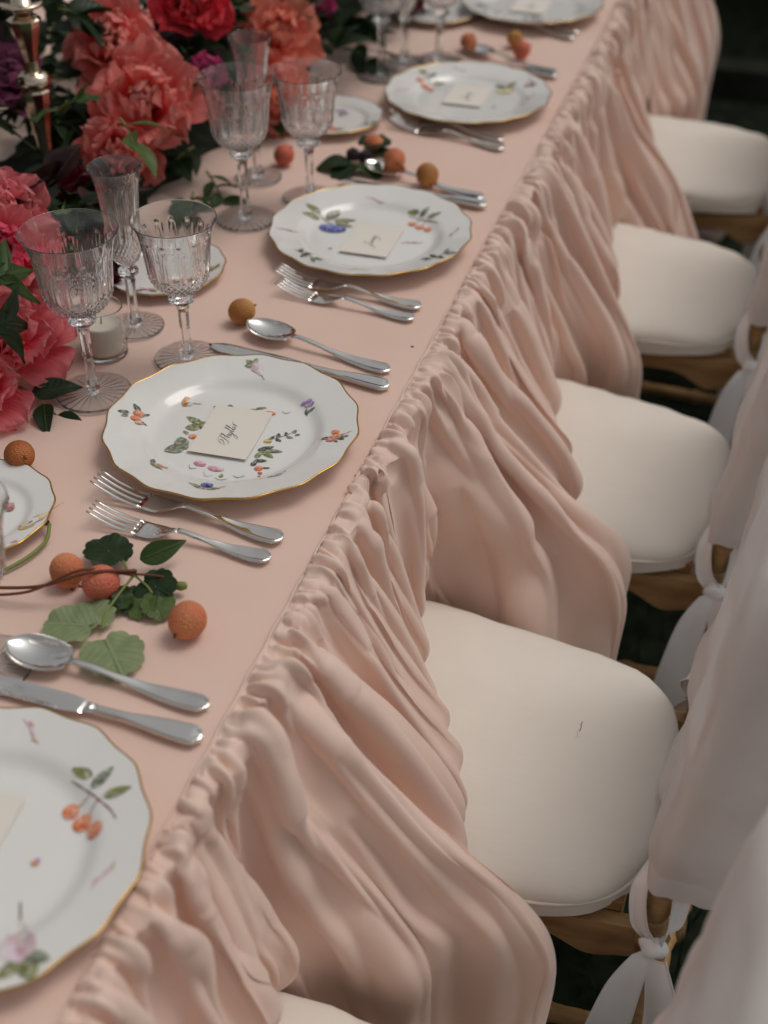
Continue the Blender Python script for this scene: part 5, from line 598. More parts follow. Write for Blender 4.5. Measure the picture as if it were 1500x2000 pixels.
0,12,-1,1,2,1,-9,-10,-8,-6,1,1,4,10,4,-3,-4,0,2,1,0,1,0,0,5,2,0,5,0,1,5,-2,2,3,-1,5,-21,-9,0,14,-10,-16,1,1,1,-10,5,-1,7,-6,-1,1,0,1,1,-1,1,
0,13,0,2,-3,0,3,5,-1,-7,3,3,-10,-6,-4,3,2,-1,2,1,-1,2,1,1,4,-1,0,9,-2,3,-1,0,0,2,-3,1,-12,4,1,-5,-5,-10,4,-13,-5,-2,1,1,6,-3,0,2,-2,0,1,-1,1,
0,12,0,0,1,0,3,1,5,2,2,-5,6,-2,0,3,0,2,0,-1,1,1,1,0,-2,2,0,-2,3,-2,0,0,1,6,-4,-7,0,-3,1,-20,5,-8,-2,-21,-9,-3,5,0,3,-5,0,-2,2,0,3,-1,0,
0,13,0,0,0,0,1,0,-2,6,-3,3,-1,2,-1,-3,1,-1,-4,0,0,1,0,0,2,0,0,0,0,1,4,-2,2,0,0,-4,3,-1,-2,4,-4,3,-23,-4,-6,9,-6,-6,-2,4,0,3,-2,0,0,-1,0,
0,13,0,1,0,0,-2,0,-3,-3,0,0,-2,0,1,0,0,0,3,1,-1,-3,-1,0,-1,-1,0,8,2,2,7,-2,4,-5,2,-3,3,-2,-3,-5,1,-2,-3,-18,-9,2,-1,2,-5,6,-2,5,-4,0,-1,0,0,
0,12,0,1,1,0,5,0,7,5,2,-4,2,0,-2,0,0,0,-1,0,1,1,0,0,-1,-1,5,3,-5,3,-2,3,-1,2,1,-14,4,-10,0,0,-4,0,-28,15,-7,0,-11,-6,-2,3,3,1,-2,-2,3,-3,-2,
0,13,0,0,0,0,-4,0,-5,-8,-4,0,1,3,3,1,1,-1,1,1,0,4,2,2,7,1,-2,-4,0,-1,0,-1,-1,-2,0,3,2,1,-1,-6,-1,1,18,-3,-4,-15,-17,-9,0,2,-1,1,-1,1,0,0,-1,
0,12,0,1,0,0,-2,1,-7,-7,1,5,-4,-1,-1,-2,1,-1,3,2,0,0,0,-2,1,0,-1,3,0,-1,-1,0,-1,-3,1,8,0,-1,0,12,3,-3,-1,0,0,-7,-19,-15,3,-5,1,0,0,-1,-1,1,0,
0,13,0,-1,-1,0,0,3,2,0,2,-3,2,-1,0,6,-1,3,3,-2,1,1,-2,1,1,0,1,-3,3,-1,-2,1,-1,-2,1,-6,2,-1,0,0,-1,0,3,-1,0,-20,-6,-8,2,-4,-4,0,-1,0,2,-2,0,
0,13,0,0,0,0,1,4,2,14,-13,5,3,1,0,0,1,0,-1,1,1,0,1,0,-2,2,0,-1,2,-1,-3,4,-2,0,0,-9,0,0,-1,0,1,1,-5,1,0,-11,1,-1,-7,-11,-9,1,-2,-1,2,-4,-3,
0,13,0,0,1,0,-7,-13,-6,0,12,-2,6,4,7,-2,0,0,-2,-1,-2,-1,0,-1,-2,-1,0,-2,-1,-2,0,-1,0,0,2,4,2,0,1,1,0,-1,2,2,0,5,0,-2,-8,-14,-11,1,-3,-1,1,-2,0,
0,12,0,1,-1,0,6,5,3,-10,1,0,-11,-5,-7,-1,-1,-2,0,-1,0,-1,0,-1,1,0,-1,1,1,0,0,0,0,-1,1,8,2,3,-1,1,1,0,3,1,-2,9,2,0,-11,-11,-11,3,-9,-4,0,-1,0,
0,13,0,0,0,0,2,2,3,2,2,-3,3,-1,0,2,-1,2,1,1,0,0,0,1,-1,0,0,0,0,1,-1,0,-1,1,0,-6,-1,0,0,1,0,0,0,0,1,-1,0,0,-18,-3,-6,0,-2,-3,1,-7,-4,
0,13,0,0,0,0,3,1,4,8,-2,-1,0,1,-1,-1,2,0,-1,-1,1,0,0,0,0,1,0,-1,0,0,0,0,0,0,0,-6,0,0,1,-1,1,0,0,0,0,-1,0,0,-2,1,0,-14,-5,-7,0,-7,-5,
0,12,0,0,1,0,-5,0,-7,-7,-1,2,-3,-1,1,-2,-2,-2,0,1,-1,1,0,0,0,0,0,0,0,-1,0,0,0,-1,1,8,1,1,-1,2,2,0,0,1,0,0,0,-1,4,3,-1,-1,-14,-12,0,-1,-2,
0,13,0,-1,-1,0,-3,0,-2,2,2,0,2,0,0,4,0,2,2,-1,1,-1,1,0,0,0,0,-1,0,0,0,0,0,-1,0,-2,1,1,0,-1,-1,-1,-1,0,0,-2,0,1,-1,0,1,-4,-1,-6,-4,-8,-4,
0,12,1,0,1,-1,7,-7,9,8,-3,-2,2,2,-1,0,3,0,-2,3,0,1,0,0,-1,0,0,0,1,0,-1,0,0,2,0,-8,-2,1,0,-1,2,0,-3,2,0,-4,2,0,-1,0,4,-2,0,0,-15,-9,-15,
0,13,-1,1,0,1,-2,2,-4,-6,0,0,0,1,1,-1,0,0,1,-1,0,-1,0,0,2,1,0,0,-1,0,0,1,-1,-3,-1,4,3,0,-1,0,1,0,1,0,0,2,1,-1,-2,-1,-2,-2,-1,-1,-3,-3,-2,
0,12,0,1,0,0,-2,2,-6,-7,2,3,-4,-2,0,-2,-2,-2,-2,-1,-1,0,-1,-1,0,-1,-1,0,0,0,1,0,0,0,3,8,-1,1,0,2,1,0,3,3,-1,4,2,1,1,0,-4,-9,-7,-3,3,2,0,
0,13,0,0,-1,0,0,2,1,1,1,-1,0,0,-1,1,0,1,1,1,0,0,0,0,-1,0,0,0,0,0,0,0,1,1,-1,-2,1,0,0,0,0,0,1,0,1,0,-1,-1,1,1,1,-8,0,-4,-6,-2,-1,
0,13,0,0,1,0,4,0,5,9,-2,-2,2,0,0,-1,1,1,0,-1,0,0,1,1,-1,0,1,0,1,0,-1,0,0,2,0,-8,0,1,1,0,0,0,0,-2,0,1,1,1,-2,0,0,-4,4,0,-18,-1,-5,
0,12,0,0,1,0,-4,0,-6,-7,0,2,-1,0,1,0,0,-2,0,0,0,-1,0,0,1,0,-1,0,-1,0,0,0,-1,-2,0,7,0,0,0,1,0,0,-1,1,-1,1,0,-1,0,0,0,0,0,-1,3,3,0,
0,13,0,-1,-1,0,0,1,0,6,0,1,0,0,-1,0,0,1,-1,1,0,1,-1,0,-1,0,0,0,0,0,0,0,1,1,1,-3,-1,0,0,-1,0,0,1,0,1,-1,0,0,0,0,-1,-3,0,1,-3,-1,-1,
0,13,0,1,0,0,5,-2,5,2,3,-3,1,0,0,0,0,0,0,0,1,-1,0,0,1,0,0,0,0,1,0,0,0,1,-1,-5,0,1,0,-1,0,0,0,0,0,0,0,0,-2,1,1,-3,2,-1,-7,0,0,
0,12,0,0,0,0,-4,1,-6,-9,-2,2,-2,0,0,-1,-1,-1,0,-1,-1,0,1,-1,0,1,1,1,0,-2,0,0,0,-2,0,9,1,1,-1,1,1,0,1,1,-1,0,1,0,0,0,0,1,-1,0,1,2,-1,
0,13,0,0,0,0,-1,1,0,-3,0,-2,1,0,0,3,1,2,2,0,0,2,-1,1,1,0,0,0,0,1,0,0,0,0,0,-3,0,0,1,0,0,0,-1,0,0,0,-1,0,0,1,-1,-2,1,1,0,-1,0,
0,13,1,0,0,-1,1,5,1,14,-12,4,2,1,0,0,1,0,0,0,2,0,2,0,-1,-1,0,-1,1,0,0,1,0,2,0,-8,-1,0,0,0,1,0,-1,1,0,-1,2,1,-1,0,0,-2,1,-1,-2,2,0,
0,13,-1,1,1,1,-8,-12,-7,-1,11,0,7,5,7,-1,-1,-1,-2,0,-1,-1,-1,-1,0,1,0,0,0,0,1,-1,0,-4,0,4,1,1,-1,0,-1,0,0,0,0,-1,-1,-1,-1,1,1,1,-1,0,0,0,0,
0,12,0,0,-1,-2,6,5,4,-10,2,0,-10,-6,-6,-1,0,-1,0,1,-1,0,-1,0,0,0,-1,1,-1,0,0,1,-1,0,1,9,-2,-1,0,0,1,-1,1,0,0,1,1,1,0,-1,-1,0,1,0,0,1,0,
0,13,0,0,0,2,0,1,-1,-1,0,-1,1,2,-1,1,0,1,2,-1,0,0,1,1,1,-1,1,0,0,0,0,0,0,0,0,-3,1,0,0,0,0,1,0,0,0,0,-1,-1,1,1,0,0,0,1,0,-1,0,
0,12,0,-1,0,0,4,3,5,11,-6,-1,2,-1,0,0,1,1,0,1,1,0,1,0,-1,1,0,-1,1,0,-1,0,0,2,1,-7,0,-1,0,1,-1,0,1,-1,1,0,1,0,0,-1,0,0,0,-1,0,-1,1,
0,13,0,1,1,0,-7,-7,-7,-1,8,5,-1,0,0,0,-1,0,0,1,-1,0,-1,-1,-1,0,0,0,0,0,1,1,0,-2,-2,4,1,1,0,0,0,0,0,0,-1,0,0,0,1,0,1,0,0,0,0,1,-1,
0,13,0,1,0,-2,3,1,4,-10,-1,-4,-1,0,1,0,1,-2,-1,-1,0,0,1,0,1,0,0,0,0,-1,-2,-2,0,1,2,4,0,-1,0,0,1,0,0,1,0,1,-1,0,0,1,-1,0,0,1,0,-1,0,
0,12,0,-1,-1,2,5,2,5,9,-2,-3,3,-1,0,1,-1,1,0,1,1,0,-1,1,0,0,-1,-1,0,1,0,1,0,1,-1,-8,0,2,0,0,0,0,0,0,1,0,1,0,-1,-1,0,0,1,0,0,0,0,
0,12,0,1,1,0,-1,0,0,2,2,0,-1,0,0,0,0,0,0,0,0,1,0,0,-1,0,0,0,0,0,0,0,0,0,1,-1,0,-1,1,0,0,0,-1,0,0,0,0,0,0,1,0,1,-1,-1,0,1,1,
0,12,0,-1,0,-2,-3,0,-6,-9,-1,3,-2,0,0,-1,-1,0,0,-1,-1,-1,1,-1,1,-1,0,0,1,0,0,0,0,-1,0,8,0,0,-1,-1,0,0,1,0,-1,0,0,0,0,0,1,-1,0,0,0,0,-1,
0,13,0,0,-1,1,-4,1,-3,0,0,0,0,0,0,0,2,0,1,0,0,1,0,1,0,1,0,1,-1,0,1,0,0,-1,0,1,-1,0,0,1,0,0,-1,0,0,0,0,0,0,0,-1,-1,0,1,0,0,0,
0,11,0,0,2,-2,6,-3,9,6,-1,-2,3,1,-1,1,0,1,0,0,1,0,-1,0,0,1,1,0,-1,0,-1,0,0,2,0,-8,1,0,0,-1,0,1,0,1,0,0,1,0,-1,0,0,0,1,0,0,0,0,
0,12,0,0,-1,2,2,2,-1,1,1,0,0,0,0,0,0,0,-1,1,0,-1,0,0,0,-1,-1,0,1,0,0,0,0,0,0,0,-1,0,0,0,1,-1,0,-1,1,-1,0,0,0,0,0,1,0,-1,-1,0,1,
0,11,0,0,0,-4,-4,2,-4,-7,0,3,-2,0,2,-2,0,-2,0,-2,-1,0,0,-1,-1,-1,0,0,0,0,0,-1,0,-3,-1,8,1,1,0,1,0,0,-1,1,-1,1,-1,0,0,1,0,-1,0,1,1,1,-1,
0,11,0,0,0,1,0,2,-1,0,1,0,1,1,-1,1,0,1,1,0,1,1,0,0,1,0,1,-1,-1,-1,0,1,0,2,0,-2,-1,-1,1,-1,0,-1,0,0,1,-1,1,0,0,0,0,-1,0,-1,-1,0,1,
0,10,0,-1,1,2,5,3,5,10,0,-3,1,-1,0,1,-2,1,1,-1,0,-1,-1,2,1,-1,0,1,-1,0,0,-2,1,1,0,-9,0,2,0,0,1,1,-1,1,-1,-1,1,0,-1,1,1,0,2,0,-1,1,-1,
0,10,0,2,-1,-4,-4,4,2,1,2,1,2,0,0,0,0,0,0,1,1,1,0,-1,0,0,0,0,-1,1,0,1,0,0,-1,1,1,1,-1,-2,0,0,1,0,1,-1,0,0,0,0,-1,0,-1,1,-1,0,0,
0,8,0,-3,2,-4,-1,-6,-9,-9,4,6,-2,2,1,-1,-1,-1,0,0,-1,0,0,0,0,0,0,1,2,1,0,-1,-1,-1,1,9,-1,0,0,2,1,0,-1,0,-1,1,1,1,0,1,0,0,0,-1,2,1,0,
0,9,-1,0,1,1,-4,0,-3,-7,-6,-2,-2,1,0,0,5,-1,0,1,0,1,1,0,1,1,1,1,1,-1,2,1,1,0,1,5,0,0,1,-1,0,0,1,0,0,0,0,-1,1,0,0,1,1,1,-1,0,0,
0,8,1,-1,1,-2,4,5,-1,-6,5,-3,9,0,5,5,-2,4,0,-1,0,1,-1,1,2,-1,0,1,-3,2,1,-2,1,1,1,-8,1,-1,-1,0,0,0,0,1,1,0,-1,0,0,0,0,0,-1,-1,0,0,1]
S0 = np.array(SKIRT_MM, float).reshape(-1, len(SKIRT_ROWS), 3)
S0 = np.cumsum(np.cumsum(S0, axis=1), axis=0) * .001
def fill_rows(A, rows, n):
    """smooth curve through unevenly spaced rows, sampled at n even rows"""
    t = np.array(rows, float); T = np.gradient(A, t, axis=1); q = np.linspace(0, rows[-1], n)
    i = np.clip(np.searchsorted(t, q, side='right') - 1, 0, len(t) - 2); h = (t[i + 1] - t[i]); f = ((q - t[i]) / h)[None, :, None]; h = h[None, :, None]
    return (2 * f ** 3 - 3 * f ** 2 + 1) * A[:, i] + (f ** 3 - 2 * f ** 2 + f) * h * T[:, i] + (-2 * f ** 3 + 3 * f ** 2) * A[:, i + 1] + (f ** 3 - f ** 2) * h * T[:, i + 1]
S0 = fill_rows(S0, SKIRT_ROWS, 52)
# relax the millimetre rounding
for _ in range(2):
    B = S0.copy(); B[1:-1, 1:-1] = .5 * S0[1:-1, 1:-1] + .125 * (S0[2:, 1:-1] + S0[:-2, 1:-1] + S0[1:-1, 2:] + S0[1:-1, :-2]); S0 = B
def resample(A, nu, ns):
    """smooth (cubic) refinement of a grid along both axes"""
    def cub(A, n):
        m = A.shape[0]; t = np.linspace(0, m - 1, n); i = np.clip(t.astype(int), 0, m - 2); f = (t - i)[:, None, None]
        g = lambda k: A[np.clip(k, 0, m - 1)]
        p0, p1, p2, p3 = g(i - 1), g(i), g(i + 1), g(i + 2)
        return .5 * (2 * p1 + (p2 - p0) * f + (2 * p0 - 5 * p1 + 4 * p2 - p3) * f * f + (3 * p1 - p0 - 3 * p2 + p3) * f ** 3)
    return cub(cub(A, nu).transpose(1, 0, 2), ns).transpose(1, 0, 2)
NU = S0.shape[0] * 8; NSS = 130
# denser rows close to the seam
S1 = resample(S0, NU, 300)
tt = np.linspace(0, 1, NSS) ** 1.6 * 299
i0 = np.clip(tt.astype(int), 0, 298); ff = (tt - i0)[None, :, None]
S1 = S1[:, i0] * (1 - ff) + S1[:, i0 + 1] * ff
du = np.gradient(S1, axis=0); dv = np.gradient(S1, axis=1)
nrm = np.cross(du, dv); nrm /= np.linalg.norm(nrm, axis=2, keepdims=True) + 1e-12
if nrm[:, 40:, 0].mean() < 0: nrm = -nrm
arc = np.concatenate([np.zeros((NU, 1)), np.cumsum(np.linalg.norm(np.diff(S1, axis=1), axis=2), axis=1)], axis=1)
ycol = S1[:, 0, 1]
disp = np.zeros((NU, NSS))
def crease(y, s0, ln, wd, dp, dr, bend):
    global disp
    k = np.abs(ycol - y) < .16; yy = ycol[k][:, None] - (y + dr * arc[k] + bend * arc[k] ** 2)
    sl_ = np.clip((arc[k] - s0) / ln, 0, 1); pr = np.sin(math.pi * sl_ ** .6) ** .8; w = wd * (1 + 1.5 * sl_)
    steep = np.exp(-(np.abs(yy) / (.62 * w)) ** 1.3); slow = np.exp(-(np.abs(yy) / (3.4 * w)) ** 1.1)
    sg = 1.0 if dr * 1000 % 1 > .35 else -1.0                # which way the pleat lies over
    d = -dp * pr * np.where(yy * sg < 0, steep, slow) + dp * .45 * pr * np.exp(-((yy * sg + 2.0 * w) / (1.9 * w)) ** 2)
    disp[k] += d
y = ycol[0]
while y < ycol[-1]:                                       # fine puckers caught in the seam
    crease(y, random.uniform(0, .004), random.uniform(.014, .045), random.uniform(.0011, .0018), random.uniform(.0028, .0060), random.uniform(-.25, .25), 0)
    y += random.uniform(.007, .017)
y = ycol[0]
while y < ycol[-1]:                                       # gathers running over the table edge
    crease(y, random.uniform(0, .03), random.uniform(.04, .17), random.uniform(.0015, .0028), random.uniform(.007, .015), random.uniform(-.14, .14), random.uniform(-.05, .15))
    y += random.uniform(.009, .024)
y = ycol[0]
while y < ycol[-1]:                                       # long soft folds
    crease(y, random.uniform(.02, .12), random.uniform(.20, .52), random.uniform(.0026, .006), random.uniform(.009, .019), random.uniform(-.05, .10), random.uniform(-.05, .10))
    y += random.uniform(.018, .045)
for cy in (.42, .955, 1.50, 2.055, 2.585):                # folds fanning out where the skirt spreads between two chairs
    y = cy + .16
    while y < cy + .40:
        crease(y, random.uniform(.06, .20), random.uniform(.45, .75), random.uniform(.0026, .0048), random.uniform(.010, .021), random.uniform(-.02, .04), 0)
        y += random.uniform(.012, .026)
win = np.exp(-.5 * (np.arange(-90, 91) / 34.0) ** 2); win /= win.sum()
pad = np.pad(disp, ((90, 90), (0, 0)), mode='edge')
disp = disp - .92 * sum(win[i] * pad[i:i + NU] for i in range(181))      # pleats neither swell nor sink the drape
disp = np.where(arc < .035, np.maximum(disp, -.0085), disp)
S1 = S1 + nrm * disp[..., None]
S1 = S1 - np.array([0, 1.6, TZ])
skirt = obj('skirt', S1.reshape(-1, 3), grid_faces(NU, NSS), M_skirt, tc)

# ------------------------------------------------------------------ chairs, cushions, back covers
def bamboo(p0, p1, r, nodes, seg=12):
    p0, p1 = Vector(p0), Vector(p1); Lh = (p1 - p0).length; prof = [(.001, 0), (r * .9, .0005)]
    zs = np.linspace(0, Lh, 40)
    for z in zs[1:-1]:
        rr = r
        for nd in nodes:
            d = abs(z / Lh - nd) * Lh
            rr += r * .32 * math.exp(-(d / .005) ** 2) - r * .12 * math.exp(-((d - .014) / .006) ** 2)
        prof.append((rr, z))
    prof += [(r * .9, Lh - .0005), (.001, Lh)]
    v = lathe(prof, seg)
    q = (p1 - p0).to_track_quat('Z', 'Y')
    return xf(v, Matrix.Translation(p0) @ q.to_matrix().to_4x4())
FW, BW = .195, .150     # half width front / back
def apron(pa, pb, nrm, top=.432, thick=.016):
    """scalloped rail between two seat corners"""
    pa, pb = Vector(pa), Vector(pb); n = 40; V = []; F = []
    for i in range(n + 1):
        t = i / n; p = pa.lerp(pb, t)
        e = min(t, 1 - t) * (pb - pa).length
        dep = .026 + .030 * math.exp(-((e - .045) / .038) ** 2) + .012 * math.exp(-(e / .02) ** 2)
        for s in (0, 1):
            for zz in (top, top - dep):
                V.append(p + Vector(nrm) * thick * s + Vector((0, 0, zz)))
    for i in range(n):
        a = i * 4; b = a + 4
        F += [(a, b, b + 1, a + 1), (a + 2, a + 3, b + 3, b + 2), (a, a + 2, b + 2, b), (a + 1, b + 1, b + 3, a + 3)]
    F += [(0, 1, 3, 2), (n * 4, n * 4 + 2, n * 4 + 3, n * 4 + 1)]
    return V, F
def make_chair():
    c = empty('chiavari_chair')
    # seat: trapezoid board under the cushion
    V, F = [], []
    for z in (.4335, .447): V += [(-.200, -FW + .012, z), (.190, -BW + .012, z), (.190, BW - .012, z), (-.200, FW - .012, z)]
    F = [(3, 2, 1, 0), (4, 5, 6, 7), (0, 1, 5, 4), (1, 2, 6, 5), (2, 3, 7, 6), (3, 0, 4, 7)]
    obj('seat_board', V, F, M_wood, c, smooth=False)
    for s in (-1, 1):
        nn = Vector((.045, s * .4, 0)).normalized() * -1
        obj('side_rail', *apron((-.19, s * FW, 0), (.212, s * (BW + .002), 0), nn), M_wood, c, smooth=False)
        obj('leg', *bamboo((-.185, s * (FW - .02), 0), (-.185, s * (FW - .02), .4325), .014, (.2, .45, .75)), M_wood, c)
        obj('back_post', *bamboo((.250, s * (BW + .012), 0), (.221, s * (BW - .002), .46), .0155, (.15, .32, .55, .93)), M_wood, c)
        obj('upper_post', *bamboo((.221, s * (BW - .002), .458), (.276, s * (BW - .012), .895), .0145, (.12, .45, .75)), M_wood, c)
        for zz in (.15, .25): obj('stretcher', *bamboo((-.185, s * (FW - .02), zz), (.238, s * (BW + .006), zz + .01), .0105, (.25, .5, .75), 10), M_wood, c)
    obj('front_rail', *apron((-.2, -FW + .02, 0), (-.2, FW - .02, 0), (1, 0, 0)), M_wood, c, smooth=False)
    obj('back_rail', *apron((.19, -BW + .015, 0), (.19, BW - .015, 0), (-1, 0, 0)), M_wood, c, smooth=False)
    for zz in (.2, .3): obj('stretcher', *bamboo((.238, -BW, zz), (.238, BW, zz), .010, (.3, .7), 10), M_wood, c)
    obj('stretcher', *bamboo((-.185, -FW + .02, .2), (-.185, FW - .02, .2), .010, (.3, .7), 10), M_wood, c)
    for zz in (.60, .76, .89): obj('back_slat', *bamboo((.224 + .125 * (zz - .46), -BW + .01, zz), (.224 + .125 * (zz - .46), BW - .01, zz), .010, (.25, .5, .75), 10), M_wood, c)
    return c
def cushion_outline(t):
    n = 4.2; c, s = math.cos(t), math.sin(t)
    k = (abs(c) ** n + abs(s) ** n) ** (-1 / n)
    x = .208 * k * c; y = k * s
    return x - .002, y * (FW + .014 + (BW - FW + .004) * (x + .208) / .416)
def make_cushion(seed):
    r_ = random.Random(seed); c = empty('seat_cushion'); seg = 96
    ph = [r_.uniform(0, 6.28) for _ in range(8)]
    rings = [(0, .0480), (.2, .0477), (.35, .0470), (.5, .0455), (.62, .0438), (.74, .0412), (.83, .0382), (.90, .0348), (.95, .0308), (.98, .0265), (1.0, .021), (1.006, .016), (1.002, .010), (.985, .005), (.96, .003)]
    V = []; F = []
    for k in range(seg):
        t = 2 * math.pi * k / seg; ox, oy = cushion_outline(t)
        for j, (f, z) in enumerate(rings):
            x, y = ox * f, oy * f
            w = .0012 * math.sin(11 * x + 17 * y + ph[0]) + .0010 * math.sin(31 * y - 13 * x + ph[1]) + .0006 * math.sin(95 * (x * math.cos(ph[2]) + y * math.sin(ph[2])) + 4 * math.sin(20 * x)) * f ** 3
            if f > .9: w += .0014 * math.sin(19 * t + ph[2]) * math.sin(7 * t + ph[3])
            bulge = 1 + (.006 * math.sin(13 * t + ph[4]) * (f > .95))
            V.append((x * bulge, y * bulge, max(.0008, z + w * (.4 + f))))
    F = grid_faces(seg, len(rings), wrap_u=True)
    F.append(tuple(k * len(rings) + len(rings) - 1 for k in range(seg)))
    # merge the centre: replace first ring quads degenerate
    o = obj('pad', V, F, M_cushion, c)
    P = []
    for k in range(seg + 1):
        t = 2 * math.pi * k / seg; ox, oy = cushion_outline(t); P.append((ox * 1.004, oy * 1.004, .0125 + .0012 * math.sin(9 * t + ph[5])))
    obj('welt', *tube(P, .0024, 6, cap=False), M_cushion, o)
    # skirted lower edge of the slip cover
    V = []; 
    for k in range(seg):
        t = 2 * math.pi * k / seg; ox, oy = cushion_outline(t)
        for z, f in ((.012, 1.003), (.006, 1.006), (-.003, 1.004 + .006 * math.sin(23 * t + ph[6]) * math.sin(5 * t + ph[7])), (-.009, 1.002 + .010 * math.sin(17 * t + ph[7]) * math.sin(3 * t))):
            V.append((ox * f, oy * f, z + (.003 * math.sin(6 * t + ph[1]) if z < 0 else 0)))
    obj('slip_hem', V, grid_faces(seg, 4, wrap_u=True), M_cushion, o)
    return c
def ribbon(P, W, n=40, m=7, thick=.0007, fold=.004, fseed=0):
    """band along spline P (list of points) with width vectors W at each; two sided with thickness"""
    P = spline(P, n); W = spline(W, n); V = []; r_ = random.Random(fseed); ph = r_.uniform(0, 6)
    T = np.gradient(P, axis=0)
    for i in range(n):
        nn = np.cross(T[i], W[i]); nn /= np.linalg.norm(nn) + 1e-9
        for j in range(m):
            u = j / (m - 1) * 2 - 1
            V.append(P[i] + W[i] * u + nn * fold * (math.cos(u * 2.4 + ph) - .3) * (.4 + .6 * math.sin(i * .13 + ph) ** 2))
    k = len(V)
    F = grid_faces(n, m)
    V2 = [v + np.array((0, 0, 0)) for v in V]
    for i in range(n):
        nn = np.cross(T[i], W[i]); nn /= np.linalg.norm(nn) + 1e-9
        for j in range(m): V2[i * m + j] = V[i * m + j] + nn * thick
    F2 = [tuple(q + k for q in f[::-1]) for f in F]
    edge = [i * m for i in range(n)] + [(n - 1) * m + j for j in range(1, m)] + [i * m + m - 1 for i in range(n - 2, -1, -1)] + [j for j in range(m - 2, 0, -1)]
    E = [(edge[i], edge[(i + 1) % len(edge)], edge[(i + 1) % len(edge)] + k, edge[i] + k) for i in range(len(edge))]
    return V + V2, F + F2 + E
def make_cover(seed):
    r_ = random.Random(seed); c = empty('chair_back_cover'); ph = [r_.uniform(0, 6.28) for _ in range(10)]
    seg = 132; nz = 60; V = []
    hw, ht = .172, .036
    for k in range(seg):
        t = 2 * math.pi * k / seg; n = 9.0; cs, sn = math.cos(t), math.sin(t)
        q = (abs(cs) ** n + abs(sn) ** n) ** (-1 / n)
        bx, by = ht * q * cs, hw * q * sn
        for j in range(nz):
            v = j / (nz - 1); z = .515 + .41 * v
            # the hem dips between the posts and sits higher at the posts
            hem = .022 * (1 - (abs(by) / hw) ** 2) * (1 - v) ** 4
            lean = .240 + .046 * v + .003 * math.sin(5 * v + ph[8])
            front = cs < 0
            wr = .0020 * math.sin(21 * v + 24 * by + ph[0]) * (1 - v) ** 2 + .0016 * math.sin(50 * by + 9 * v + ph[1]) + .0012 * math.sin(90 * by - 31 * v + ph[7]) * (1 - v)
            side = (abs(by) / hw) ** 8
            wr += side * (.0007 * math.sin(23 * v + ph[2] + 3.1 * math.sin(5 * v + ph[4]) + 40 * bx) * math.sin(9 * v + ph[3]) + .0006 * math.sin(67 * v + 90 * bx + ph[5]) * math.sin(13 * v + ph[9]))
            flare = (1 + .22 * (1 - v) ** 2 * (0 if front else 1)) * (1 - .06 * math.exp(-((v - .93) / .05) ** 2))
            roundtop = math.sqrt(max(0, 1 - max(0, (v - .94) / .06) ** 2)) if v > .94 else 1
            roundtop = max(roundtop, .02)
            rx = bx * flare * roundtop + wr * cs * 2 * roundtop; ry = by * (1 - .10 * (1 - roundtop)) + wr * sn * 1.2 * roundtop
            V.append((lean + rx, ry, z - hem - (.0012 * math.sin(11 * t + ph[6]) * (1 - v) ** 6)))
    F = grid_faces(seg, nz, wrap_u=True); F.append(tuple(k * nz + nz - 1 for k in range(seg)))
    sl = obj('sleeve', V, F, M_cover, c)
    # folded hem band round the bottom opening
    P = [Vector(V[k * nz]) for k in range(seg)] ; P2 = [Vector(V[k * nz + 4]) for k in range(seg)]
    ctr = Vector((.240, 0, 0)); HB = []
    for a, b in zip(P, P2):
        for q_ in (a, a.lerp(b, .5), b):
            d = Vector((q_.x - ctr.x, q_.y * .3, 0)); d = d.normalized() if d.length > 0 else d
            HB.append(q_ + d * .0007)
    hb = obj('hem_band', HB, grid_faces(seg, 3, wrap_u=True), M_cover, sl)
    # tie bands: a loop round each post, a knot and two tails
    for s in (-1, 1):
        y0 = s * BW; x0 = .222
        Pl = [(x0 - .010, y0 - s * .016, .520), (x0 - .019, y0 + s * .002, .495), (x0 - .012, y0 + s * .018, .462), (x0 + .002, y0 + s * .022, .446)]
        obj('tie_loop', *ribbon(Pl, [(.009, .006 * s, .009)] * 4, 20, 5, fold=.003, fseed=seed + s), M_ribbon, c)
        Pl = [(x0 + .018, y0 - s * .010, .524), (x0 + .022, y0 + s * .006, .492), (x0 + .019, y0 + s * .019, .462), (x0 + .008, y0 + s * .023, .446)]
        obj('tie_loop', *ribbon(Pl, [(.008, -.008 * s, .010)] * 4, 20, 5, fold=.004, fseed=seed + 3 + s), M_ribbon, c)
        kn = []
        seg2, nz2 = 20, 12
        for a in range(seg2):
            t = 2 * math.pi * a / seg2
            for b in range(nz2):
                p = math.pi * b / (nz2 - 1); w = 1 + .16 * math.sin(3 * t + 2 * p + ph[4])
                kn.append((x0 + .005 + .014 * w * math.sin(p) * math.cos(t), y0 + s * .026 + .009 * w * math.sin(p) * math.sin(t), .443 + .012 * w * math.cos(p)))
        knot_part = obj('knot', kn, grid_faces(seg2, nz2, wrap_u=True), M_ribbon, c)
        yk = y0 + s * .031
        A = [(x0 - .002, yk, .442), (x0 - .014, yk + s * .012, .405), (x0 - .022, yk + s * .016, .33), (x0 - .028, yk + s * .012, .24), (x0 - .030, yk + s * .008, .15)]
        obj('tie_tail', *ribbon(A, [(.011, .004, .004), (.018, .006, .006), (.022, .004, .002), (.024, -.004, 0), (.025, .0, 0)], 44, 9, fold=.0028, fseed=seed + 5 + s), M_ribbon, knot_part)
        A = [(x0 + .010, yk + s * .004, .440), (x0 + .020, yk + s * .016, .405), (x0 + .030, yk + s * .020, .33), (x0 + .030, yk + s * .016, .24), (x0 + .032, yk + s * .010, .14)]
